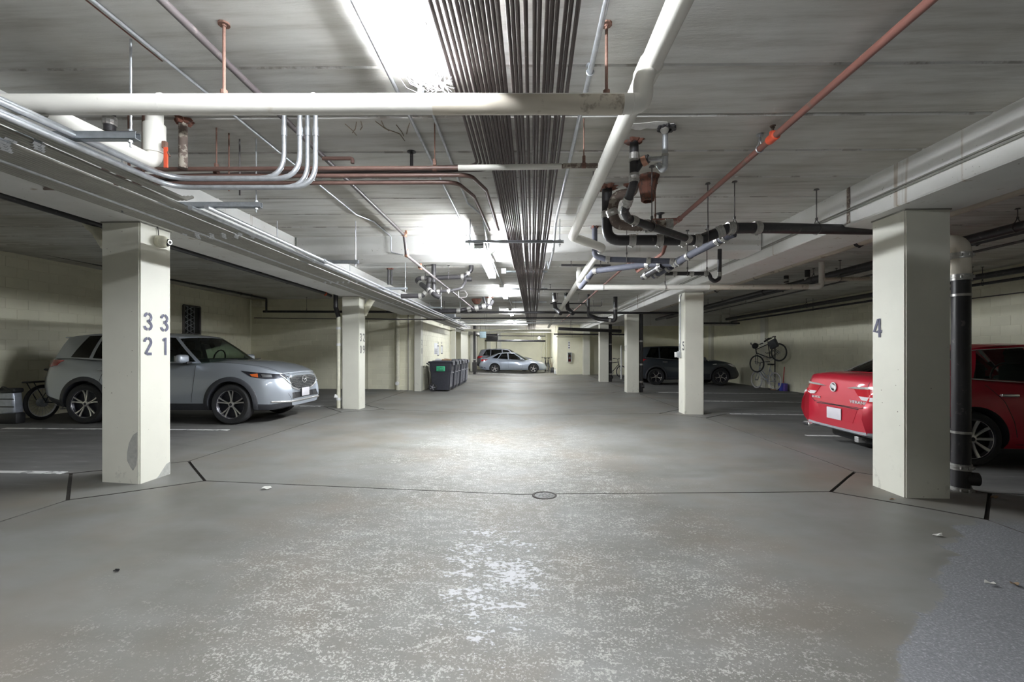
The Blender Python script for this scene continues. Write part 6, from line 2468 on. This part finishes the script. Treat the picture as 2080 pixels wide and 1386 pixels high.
b0 = WF(880, 791.5)
bx, by = -3.02, 16.35
lbl = ['nearest dark wheeled bin, with the green sticker on its side', 'second dark wheeled bin from the near end of the alcove row', 'third dark wheeled bin along the alcove wall', 'fourth dark wheeled bin along the alcove wall', 'fifth dark wheeled bin along the alcove wall', 'farthest dark wheeled bin along the alcove wall']
t0b = make_bin(True, bx, by, fz(bx), 0.0, lbl[0])
t0b['group'] = 'wheeled bins in the alcove'
for k in range(1, 6):
    c = copy_tree(t0b)
    c.location = (bx + .02 * (k % 2), by + 0.83 * k, fz(bx))
    c['label'] = lbl[k]
b_ = B()
rbox(b_, (.02, -.318, .80), (.30, .008, .17), .003)
st = obj('sticker', b_, 'green')
st.parent = t0b
tb = text_bm('ASPEN', .085, .002)
frame_to(tb, (.02, -.3225, .825), (1, 0, 0), (0, 0, 1))
o = obj('sticker_lettering', tb, 'black')
o.parent = st
b_ = B()
rbox(b_, (.02, -.3225, .755), (.22, .003, .022), 0)
o = obj('sticker_line', b_, 'black')
o.parent = st
zt = fz(bx) + 1.087
for lab, dx, dy, s, mt, nm in (('small pale carton lying on the nearest bin lid', -.12, .0, (.22, .2, .05), 'paper', 'carton'),
                               ('flattened brown cardboard on the nearest bin lid', .17, .05, (.34, .3, .05), 'cardboard', 'cardboard'),):
    t = thing(nm, lab, nm, (bx + dx, by + dy, zt))
    b_ = B()
    rbox(b_, (bx + dx, by + dy, zt + s[2] / 2), s, .004, 1, Matrix.Rotation(.15, 4, 'Z'))
    obj('body', b_, mt, t)
    b_ = B()
    rbox(b_, (bx + dx, by + dy, zt + s[2] + .008), (s[0] * .5, s[1], .012), .002, 1, Matrix.Rotation(.15, 4, 'Z') @ Matrix.Rotation(.12, 4, 'Y'))
    obj('flap', b_, mt, t)
# notices on the alcove wall
fxw = -3.68 + .004
ny = [17.0, 17.75, 18.55, 19.2]
t = thing('wall_notice', 'white paper notice on the alcove wall above the bins', 'notice', (fxw, 18.3, 1.9))
p0, p1 = WX(882, 697, fxw), WX(889, 720, fxw)
b_ = B()
box(b_, (fxw, p0.y, p1.z), (fxw + .004, p1.y, p0.z))
obj('sheet', b_, 'paper', t)
b_ = B()
for k in range(5):
    box(b_, (fxw + .004, p0.y + .06, p1.z + .02 + k * .045), (fxw + .006, p1.y - .10 - .05 * (k % 2), p1.z + .04 + k * .045))
obj('print', b_, 'numeral_black', t)
for i, (xa, ya, xb, yb_) in enumerate(((888, 702, 891.5, 723), (895.5, 702, 899, 719))):
    p0, p1 = WX(xa, ya, fxw), WX(xb, yb_, fxw)
    t = thing('framed_sign', ('left' if i == 0 else 'right') + ' dark outlined arrow sign on the alcove wall', 'sign', (fxw, p0.y, p1.z))
    b_ = B()
    box(b_, (fxw, p0.y, p1.z), (fxw + .003, p1.y, p0.z))
    obj('sheet', b_, 'paper', t)
    b_ = B()
    w = .035
    box(b_, (fxw + .003, p0.y, p1.z), (fxw + .006, p0.y + w, p0.z))
    box(b_, (fxw + .003, p1.y - w, p1.z), (fxw + .006, p1.y, p0.z))
    box(b_, (fxw + .003, p0.y, p1.z), (fxw + .006, p1.y, p1.z + w))
    box(b_, (fxw + .003, p0.y, p0.z - w), (fxw + .006, p1.y, p0.z))
    box(b_, (fxw + .003, (p0.y + p1.y) / 2 - w, p0.z + .06), (fxw + .006, (p0.y + p1.y) / 2 + w, p0.z + .16))
    obj('outline', b_, 'numeral_black', t)
t = thing('faded_marks', 'faint ochre stencil marks on the alcove wall left of the notices', 'marks', (fxw, 17.2, 1.6))
for k, ch in enumerate('0404'):
    p = WX(859 + 3.6 * k, 712, fxw)
    put_numeral(t, ch, (fxw, p.y, p.z), (0, 1, 0), (0, 0, 1), .13, 'creampipe', .12)

# ---------------------------------------------------------------- fire extinguisher cabinet
yw = 28.85
p0, p1 = WY(1152.5, 716, yw), WY(1161, 736, yw)
t = thing('extinguisher_cabinet', 'red fire extinguisher in a white cabinet on the far storage wall', 'extinguisher', (p0.x, yw, p1.z))
b_ = B()
w = .03
for lo, hi in (((p0.x, yw - .16, p1.z), (p0.x + w, yw, p0.z)), ((p1.x - w, yw - .16, p1.z), (p1.x, yw, p0.z)), ((p0.x, yw - .16, p1.z), (p1.x, yw, p1.z + w)), ((p0.x, yw - .16, p0.z - w), (p1.x, yw, p0.z)), ((p0.x, yw - .015, p1.z), (p1.x, yw, p0.z))):
    box(b_, lo, hi)
obj('cabinet', b_, 'white', t, sharp=20)
b_ = B()
box(b_, (p0.x + w, yw - .158, p1.z + w), (p1.x - w, yw - .155, p0.z - w))
obj('pane', b_, 'lens_glass', t)
b_ = B()
cx = (p0.x + p1.x) / 2
lathe(b_, [(0, .03), (.065, .03), (.07, .05), (.07, .36), (.05, .41), (.02, .43), (0, .43)], (cx, yw - .085, p1.z), (0, 0, 1), 16)
ex = obj('extinguisher', b_, 'red', t)
b_ = B()
rbox(b_, (cx, yw - .085, p1.z + .46), (.10, .05, .05), .008)
tube(b_, [(cx + .03, yw - .10, p1.z + .46), (cx + .075, yw - .12, p1.z + .40), (cx + .07, yw - .12, p1.z + .2)], .01, 6, .03)
obj('valve_and_hose', b_, 'black', ex)
b_ = B()
box(b_, (cx - .055, yw - .158, p1.z + .20), (cx + .055, yw - .152, p1.z + .34))
obj('label_sheet', b_, 'paper', ex)
p0, p1 = WY(1154, 694, yw), WY(1157.8, 709, yw)
t = thing('wall_sign', 'narrow vertical sign on the far storage wall above the extinguisher', 'sign', (p0.x, yw, p1.z))
b_ = B()
box(b_, (p0.x, yw - .008, p1.z), (p1.x, yw, p0.z))
obj('panel', b_, 'paper', t)
b_ = B()
for k in range(3):
    z0 = p1.z + .04 + k * (p0.z - p1.z) / 3
    box(b_, (p0.x + .02, yw - .012, z0), (p1.x - .02, yw - .008, z0 + .06))
obj('print', b_, 'numeral_black', t)

# ---------------------------------------------------------------- camera dome on the near left column
pc = WX(322, 491, fxl)
t = thing('security_camera', 'cream dome camera fixed high on the near left column', 'camera', pc)
ax = Vector((1, -.12, -.12))
b_ = B()
lathe(b_, [(0, 0), (.062, 0), (.066, .012), (.066, .05), (.060, .058), (.060, .075), (.045, .10), (.02, .118), (0, .12)], pc, ax, 24)
obj('housing', b_, 'creampipe', t)
b_ = B()
c = pc + ax.normalized() * .09 + Vector((.0, .012, 0))
bmesh.ops.create_uvsphere(b_, u_segments=18, v_segments=12, radius=.042)
bmesh.ops.translate(b_, verts=b_.verts, vec=c)
ball = obj('dome', b_, 'black', t)
b_ = B()
lathe(b_, [(.018, .0), (.024, .0), (.024, .012), (.018, .012)], c + Vector((.034, -.006, 0)), (1, -.2, -.1), 16, True)
obj('lens_ring', b_, 'chrome', ball)
b_ = B()
tube(b_, [pc + Vector((.01, -.01, .06)), pc + Vector((.012, -.02, .12)), pc + Vector((.004, -.03, .2))], .004, 6, .03)
obj('cable', b_, 'black', t)

# ---------------------------------------------------------------- vent with grille on the left wall
g0, g1 = WX(371, 620, XL), WX(404, 680, XL)
t = thing('wall_vent', 'dark barred vent opening high on the left wall behind the silver car', 'vent', (XL, (g0.y + g1.y) / 2, g1.z))
b_ = B()
box(b_, (XL - .005, g0.y, g1.z), (XL + .012, g1.y, g0.z))
obj('opening', b_, 'black', t)
b_ = B()
for yy in (g0.y, g1.y):
    rbox(b_, (XL + .03, yy, (g0.z + g1.z) / 2), (.06, .05, g0.z - g1.z), .005, 1)
for zz in (g0.z, g1.z):
    rbox(b_, (XL + .03, (g0.y + g1.y) / 2, zz), (.06, g1.y - g0.y, .05), .005, 1)
obj('frame', b_, 'rod', t)
ym = g0.y + (g1.y - g0.y) * .62
for k in range(4):
    yy = g0.y + (ym - g0.y) * k / 3
    b_ = B()
    rbox(b_, (XL + .04, yy, (g0.z + g1.z) / 2), (.018, .018, g0.z - g1.z - .04), 0)
    obj('bar', b_, 'greymetal', t)
for k in range(5):
    zz = g1.z + (g0.z - g1.z) * (k + .5) / 5
    for s in (-1, 1):
        b_ = B()
        h = (g0.z - g1.z) / 10
        tube(b_, [(XL + .05, g0.y + .02, zz - s * h), (XL + .05, ym, zz + s * h)], .010, 5)
        obj('diagonal_bar', b_, 'greymetal', t)
bp = WY(526, 618, 15.9)
b_ = B()
rbox(b_, bp, (.38, .3, .2), .01)
t = tag(obj('wall_box', b_, 'creampipe', org=bp), 'cream painted box high in the corner of the left bay', 'box')

# ---------------------------------------------------------------- bicycles
def bicycle(label, loc, rz, frame_mat, tyre_mat, rim_mat, R=.33, wb=1.02, step=False, tilt=0.0, rot=None, tw=.02, group=None, white=False):
    t = thing('bicycle', label, 'bicycle', loc, rz, group)
    if rot is not None:
        t.matrix_world = Matrix.Translation(loc) @ rot

    def add(name, bm, mat, par=None):
        o = obj(name, bm, mat, None, None, 45)
        o.parent = par or t
        return o
    # local: rear wheel at x=0, front wheel at x=wb, ground z=0
    for k, x in enumerate((0, wb)):
        b_ = B()
        lathe(b_, [(R - 2 * tw + tw * (1 - cos(a)) , tw * sin(a)) for a in [2 * pi * q / 8 for q in range(8)]], (x, 0, R), (0, 1, 0), 36, True)
        w = add('wheel', b_, tyre_mat)
        b_ = B()
        rr = R - 2 * tw
        lathe(b_, [(rr - .012, -.011), (rr + .004, -.013), (rr + .004, .013), (rr - .012, .011)], (x, 0, R), (0, 1, 0), 36, True)
        add('rim', b_, rim_mat, w)
        b_ = B()
        for q in range(24):
            a = 2 * pi * q / 24
            a2 = a + .35 * (1 if q % 2 else -1)
            s = .022 if q % 4 < 2 else -.022
            tube(b_, [(x + cos(a2) * .02, s, R + sin(a2) * .02), (x + cos(a) * (rr - .01), 0, R + sin(a) * (rr - .01))], .0022, 4, 0, False)
        lathe(b_, [(0, -.05), (.022, -.05), (.016, 0), (.022, .05), (0, .05)], (x, 0, R), (0, 1, 0), 10)
        sp = add('spokes', b_, 'clamp', w)
    bb = (.42, 0, R - .05)
    st, sb = (.26, 0, .86), None
    hd0, hd1 = (wb - .20, 0, .88), (wb - .16, 0, .72)
    b_ = B()
    tube(b_, [bb, st], .016, 8)
    if step:
        tube(b_, [hd1, (.62, 0, .45), (.44, 0, R + .02)], .019, 8, .2)
        tube(b_, [(hd0[0], 0, hd0[2] - .06), (.55, 0, .56), (.36, 0, .5)], .014, 8, .2)
    else:
        tube(b_, [(hd0[0] + .005, 0, hd0[2] - .03), (st[0] + .01, 0, .80)], .016, 8)
        tube(b_, [hd1, bb], .019, 8)
    tube(b_, [hd0, hd1], .021, 8)
    for s in (-1, 1):
        tube(b_, [(bb[0], s * .02, bb[2]), (0.0, s * .06, R)], .010, 6)
        tube(b_, [(st[0], s * .012, st[2] - .08), (0.0, s * .06, R)], .009, 6)
    add('frame', b_, frame_mat)
    b_ = B()
    tube(b_, [hd1, (wb - .145, 0, R * 2 + .02)], .018, 8)
    for s in (-1, 1):
        tube(b_, [(wb - .145, 0, R * 2 + .02), (wb - .13, s * .05, R * 2 - .02), (wb, s * .055, R)], .011, 6, .03)
    add('fork', b_, frame_mat)
    b_ = B()
    tube(b_, [hd0, (hd0[0] - .02, 0, 1.0)], .014, 8)
    tube(b_, [(hd0[0] - .14, -.30, 1.05), (hd0[0] - .02, -.16, 1.04), (hd0[0] + .02, 0, 1.0), (hd0[0] - .02, .16, 1.04), (hd0[0] - .14, .30, 1.05)], .012, 8, .05)
    hb = add('handlebar', b_, 'black')
    b_ = B()
    for s in (-1, 1):
        tube(b_, [(hd0[0] - .06, s * .22, 1.045), (hd0[0] - .15, s * .31, 1.05)], .018, 8)
    add('grips', b_, 'rubber', hb)
    b_ = B()
    tube(b_, [st, (st[0] - .02, 0, .95)], .013, 8)
    add('seat_post', b_, 'clamp')
    b_ = B()
    n = 8
    prev = None
    for i in range(n + 1):
        tt = i / n
        x = st[0] - .15 + .28 * tt
        w = .075 * (1 - tt) ** .8 + .02
        q = [b_.verts.new((x, -w, .955)), b_.verts.new((x, -w * .7, .985)), b_.verts.new((x, w * .7, .985)), b_.verts.new((x, w, .955)), b_.verts.new((x, 0, .93))]
        if prev:
            for j in range(5):
                b_.faces.new((prev[j], prev[(j + 1) % 5], q[(j + 1) % 5], q[j]))
        else:
            b_.faces.new(q)
        prev = q
    b_.faces.new(prev[::-1])
    add('saddle', b_, 'black')
    b_ = B()
    lathe(b_, [(.05, -.004), (.09, -.004), (.09, .004), (.05, .004)], (bb[0], -.045, bb[2]), (0, 1, 0), 20, True)
    for k in range(5):
        a = 2 * pi * k / 5
        tube(b_, [(bb[0], -.045, bb[2]), (bb[0] + cos(a) * .07, -.045, bb[2] + sin(a) * .07)], .006, 4)
    for s in (-1, 1):
        tube(b_, [(bb[0], 0, bb[2]), (bb[0], s * .07, bb[2]), (bb[0] + s * .12, s * .08, bb[2] + s * .11)], .010, 6, 0)
        rbox(b_, (bb[0] + s * .12, s * .12, bb[2] + s * .11), (.09, .07, .02), .004, 1)
    tube(b_, [(bb[0], -.045, bb[2] + .088), (0, -.045, R + .035), (-.035, -.045, R), (0, -.045, R - .035), (bb[0], -.045, bb[2] - .088)], .004, 4, .02)
    add('crankset', b_, 'clamp')
    return t


def WFX(px, X):
    p = WX(px, 800, X)
    return Vector((p.x, p.y, fz(p.x)))


# e-bike behind the silver car
bw = WFX(86, -9.28)
eb = bicycle('black electric bicycle with fat tyres behind the silver car', (bw.x, bw.y, fz(bw.x)), pi / 2 + .03, 'black', 'rubber', 'white', R=.34, wb=1.06, step=True, tw=.033)
b_ = B()
lathe(b_, [(0, -.04), (.085, -.04), (.085, .04), (0, .04)], (0, 0, .34), (0, 1, 0), 20)
for a in range(6):
    lathe(b_, [(0, -.046), (.008, -.046), (.008, .046), (0, .046)], (cos(a) * .06, 0, .34 + sin(a) * .06), (0, 1, 0), 6)
o = obj('hub_motor', b_, 'greymetal')
o.parent = eb
b_ = B()
rbox(b_, (-.08, 0, .74), (.45, .16, .03), .01)
for s in (-1, 1):
    tube(b_, [(-.22, s * .07, .73), (-.02, s * .08, .36)], .008, 6)
o = obj('rack', b_, 'black')
o.parent = eb
b_ = B()
tube(b_, [(.86, 0, 1.0), (.84, -.18, 1.06), (.80, -.34, 1.08)], .008, 6, .05)
tube(b_, [(.83, -.26, 1.06), (.83, -.27, 1.18)], .006, 6)
lathe(b_, [(0, -.01), (.06, -.01), (.06, .01), (0, .01)], (.83, -.27, 1.23), (1, 0, .2), 14)
o = obj('mirror', b_, 'black')
o.parent = eb
# silver pannier leaning at far left
pp = WFX(22, -9.42)
t = thing('pannier_bag', 'silver grey pannier bag standing at the far left behind the car', 'bag', (pp.x, pp.y, fz(pp.x)))
b_ = B()
rbox(b_, (pp.x, pp.y, fz(pp.x) + .37), (.30, .18, .40), .04, 3, Matrix.Rotation(-.1, 4, 'Y'))
obj('body', b_, 'silverbag', t)
b_ = B()
rbox(b_, (pp.x + .01, pp.y, fz(pp.x) + .60), (.30, .20, .09), .035, 3)
tube(b_, [(pp.x - .1, pp.y - .1, fz(pp.x) + .62), (pp.x, pp.y - .13, fz(pp.x) + .68), (pp.x + .12, pp.y - .1, fz(pp.x) + .62)], .012, 6, .05)
obj('flap', b_, 'black', t)
b_ = B()
rbox(b_, (pp.x + .03, pp.y, fz(pp.x) + .10), (.34, .18, .20), .03, 2)
obj('base', b_, 'black', t)
b_ = B()
for zz in (.30, .44):
    box(b_, (pp.x - .17, pp.y - .098, fz(pp.x) + zz), (pp.x + .17, pp.y - .092, fz(pp.x) + zz + .02))
obj('strap', b_, 'black', t)

# hung bicycle on the right wall and a standing one beneath
cb = WX(1582, 716, 9.22)
rot = Matrix.Rotation(radians(112), 4, 'Z') @ Matrix.Rotation(radians(25), 4, 'Y')
hb = bicycle('black bicycle with a dark saddle bag hanging high on the right wall', Vector((0, 0, 0)), 0, 'black', 'rubber', 'black', R=.335, wb=1.04)
hb.matrix_world = Matrix.Translation(cb - rot @ Vector((0, 0, .335))) @ rot
b_ = B()
rbox(b_, (-.02, .13, .66), (.32, .14, .32), .04, 2)
o = obj('pannier', b_, 'cladding')
o.parent = hb
sb = WFX(1574, 9.28)
s2 = bicycle('pale framed bicycle standing against the right wall under the hanging one', Vector((sb.x, sb.y, fz(sb.x))), radians(99), 'silverbag', 'whitelens', 'alloy', R=.335, wb=1.04, step=True)
t = thing('bicycle_rack', 'floor to ceiling bicycle rack post beside the right wall', 'rack', (sb.x + .16, sb.y + .30, fz(sb.x)))
b_ = B()
x, y = sb.x + .16, sb.y + .30
tube(b_, [(x, y, fz(x)), (x, y, cb.z + .62)], .022, 8)
obj('post', b_, 'black', t)
b_ = B()
for zz in (cb.z + .48, cb.z - .05):
    tube(b_, [(x, y - .06, zz + .1), (x - .02, y - .06, zz + .14), (x - .25, y - .08, zz), (x - .32, y - .08, zz + .05)], .012, 6, .03)
    tube(b_, [(x, y + .06, zz + .1), (x - .02, y + .06, zz + .14), (x - .25, y + .08, zz), (x - .32, y + .08, zz + .05)], .012, 6, .03)
obj('hook', b_, 'rod', t)
b_ = B()
rbox(b_, (x, y, fz(x) + .02), (.36, .3, .04), .008)
obj('base_plate', b_, 'black', t)
# helmet on the bars
hp_ = WX(1534, 703, 8.85)
b_ = B()
lathe(b_, [(.115, -.03), (.12, 0), (.10, .06), (.05, .10), (0, .11)], hp_, (-.6, -.4, .4), 16)
tag(obj('bicycle_helmet', b_, 'black', org=hp_), 'black helmet hanging from the handlebar of the hung bicycle', 'helmet')
# bucket, broom, dish
bk = WFX(1588, 9.42)
t = thing('blue_bucket', 'small blue bucket on the floor against the right wall', 'bucket', bk)
b_ = B()
lathe(b_, [(0, 0), (.09, 0), (.115, .26), (.12, .26), (.12, .275), (.105, .275), (.08, .02), (0, .02)], bk, (0, 0, 1), 18)
obj('pail', b_, 'blue', t)
b_ = B()
tube(b_, [bk + Vector((cos(a) * .12, 0, .26 + sin(a) * .10)) for a in [pi * k / 10 for k in range(11)]], .004, 5)
obj('bail', b_, 'rod', t)
bk2 = WFX(1595, 9.46)
t = thing('purple_box', 'purple plastic box beside the blue bucket', 'box', bk2)
b_ = B()
rbox(b_, bk2 + Vector((0, 0, .13)), (.11, .13, .26), .015)
obj('body', b_, 'purple', t)
b_ = B()
rbox(b_, bk2 + Vector((0, 0, .27)), (.12, .14, .02), .006)
obj('lid', b_, 'blue', t)
br = WFX(1590, 9.54)
t = thing('red_broom', 'red handled broom leaning on the right wall behind the bucket', 'broom', br)
b_ = B()
tube(b_, [br + Vector((0, 0, .12)), br + Vector((.07, .02, .88))], .014, 8)
obj('handle', b_, 'red', t)
b_ = B()
rbox(b_, br + Vector((-.005, 0, .07)), (.06, .24, .14), .015)
obj('brush_head', b_, 'cladding', t)
dp = WFX(1572, 9.25)
b_ = B()
lathe(b_, [(0, .01), (.07, .01), (.12, .05), (.125, .05), (.07, 0), (0, 0)], dp, (0, 0, 1), 18)
tag(obj('straw_bowl', b_, 'cardboard', org=dp), 'small straw coloured bowl on the floor below the bicycles', 'bowl')
tr = WF(1514, 779)
t = thing('hand_truck', 'small dark folding cart on the floor beyond the grey car', 'cart', tr)
b_ = B()
rbox(b_, tr + Vector((0, 0, .04)), (.4, .3, .04), .01)
obj('platform', b_, 'black', t)
b_ = B()
tube(b_, [tr + Vector((.05, -.1, .05)), tr + Vector((.12, -.1, .62)), tr + Vector((.12, .1, .62)), tr + Vector((.05, .1, .05))], .012, 6, .03)
obj('frame', b_, 'clamp', t)

# far bicycles by the storage corner
for i, (px, py, rz, lab) in enumerate(((1103, 757, 84, 'left of two dark bicycles parked by the far storage corner'), (1109, 758, 92, 'right of two dark bicycles parked by the far storage corner'))):
    bicycle(lab, Vector((1.42 + .28 * i, 33.75 + .1 * i, fz(1.5))), radians(rz), 'black', 'rubber', 'whitelens' if i else 'black')
q = WF(1244, 769)
bicycle('dark bicycle leaning near the white post beyond the third right column', Vector((q.x - .3, q.y + .6, fz(q.x))), radians(20), 'black', 'rubber', 'greymetal')
q = WF(1121.5, 757)
t = thing('grey_planter', 'small grey box with dry stalks by the far storage corner', 'box', q)
b_ = B()
rbox(b_, q + Vector((0, 0, .18)), (.24, .24, .36), .02)
obj('body', b_, 'cladding', t)
b_ = B()
rr = random.Random(9)
for k in range(9):
    tube(b_, [q + Vector((rr.uniform(-.08, .08), rr.uniform(-.08, .08), .34)), q + Vector((rr.uniform(-.2, .2), rr.uniform(-.1, .1), rr.uniform(.7, 1.0)))], .006, 5)
o = obj('stalks', b_, 'leaf', t)
o['kind'] = 'stuff'
q = WF(1128, 760)
t = thing('water_jug', 'pale plastic jug on the floor at the far storage corner', 'jug', q)
b_ = B()
lathe(b_, [(0, 0), (.085, 0), (.09, .02), (.09, .20), (.06, .26), (.025, .29), (.025, .31), (0, .31)], q, (0, 0, 1), 16)
obj('body', b_, 'bottle', t)
b_ = B()
lathe(b_, [(0, .31), (.03, .31), (.03, .335), (0, .335)], q, (0, 0, 1), 12)
obj('cap', b_, 'blue', t)

# ---------------------------------------------------------------- litter on the floor
def scrap(name, label, cat, px, py, s, mt, rz):
    p = WF(px, py)
    b_ = B()
    rr = random.Random(int(px))
    k = 9
    up = [b_.verts.new((cos(2 * pi * i / k) * s[0] * rr.uniform(.7, 1.1), sin(2 * pi * i / k) * s[1] * rr.uniform(.7, 1.1), rr.uniform(.004, .022))) for i in range(k)]
    c = b_.verts.new((0, 0, .008))
    for i in range(k):
        b_.faces.new((up[i], up[(i + 1) % k], c))
    r_ = bmesh.ops.extrude_face_region(b_, geom=list(b_.faces))
    bmesh.ops.translate(b_, verts=[g for g in r_['geom'] if isinstance(g, bmesh.types.BMVert)], vec=(0, 0, -.003))
    bmesh.ops.transform(b_, matrix=Matrix.Translation(p + Vector((0, 0, .004))) @ Matrix.Rotation(rz, 4, 'Z'), verts=b_.verts)
    tag(obj(name, b_, mt, org=p, sharp=25), label, cat)


scrap('paper_scrap', 'torn pale paper scrap on the floor left of the drain', 'paper', 542, 994, (.05, .03), 'litter', .3)
scrap('paper_scrap', 'creased white paper scrap on the bare patch at lower right', 'paper', 2012, 1189, (.035, .016), 'litter', -.3)
scrap('dry_leaf', 'curled dark leaf on the bare patch at lower right', 'leaf', 2060, 1190, (.022, .02), 'leaf', .5)
scrap('dry_leaf', 'brown leaf beside the slot near the right black riser', 'leaf', 2020, 1013, (.04, .025), 'leaf', .2)
scrap('dry_leaf', 'tiny tan leaf at the foot of the near right column', 'leaf', 1813, 1017, (.03, .012), 'cardboard', .1)
scrap('dry_leaf', 'tiny dark leaf on the floor at lower left', 'leaf', 236, 1164, (.022, .012), 'black', .1)
scrap('paper_scrap', 'pale flake at the ragged edge of the bare patch', 'paper', 1905, 1090, (.04, .015), 'litter', -.1)

# ---------------------------------------------------------------- cobweb by the nearest lamp
b_ = B()
rr = random.Random(12)
base = W(868, 150, 2.72)
for k in range(70):
    a = W(rr.uniform(800, 905), rr.uniform(125, 152), 2.70 + rr.uniform(-.05, .03))
    c = W(rr.uniform(850, 925), rr.uniform(165, 192), 2.55 + rr.uniform(-.05, .06))
    m_ = a.lerp(c, .5) + Vector((rr.uniform(-.02, .02), 0, -rr.uniform(.01, .04)))
    tube(b_, [a, m_, c], .0007, 3, .05, False)
for k in range(50):
    a = W(rr.uniform(850, 920), rr.uniform(100, 190), 2.55 + rr.uniform(-.1, .05))
    c = a + Vector((rr.uniform(-.06, .06), rr.uniform(-.06, .06), rr.uniform(-.05, .05)))
    tube(b_, [a, c], .0006, 3, 0, False)
o = tag(obj('cobweb', b_, 'web', org=base), 'dusty cobweb strands hanging between the nearest lamp and the jacketed pipe', 'cobweb', None, 'stuff')
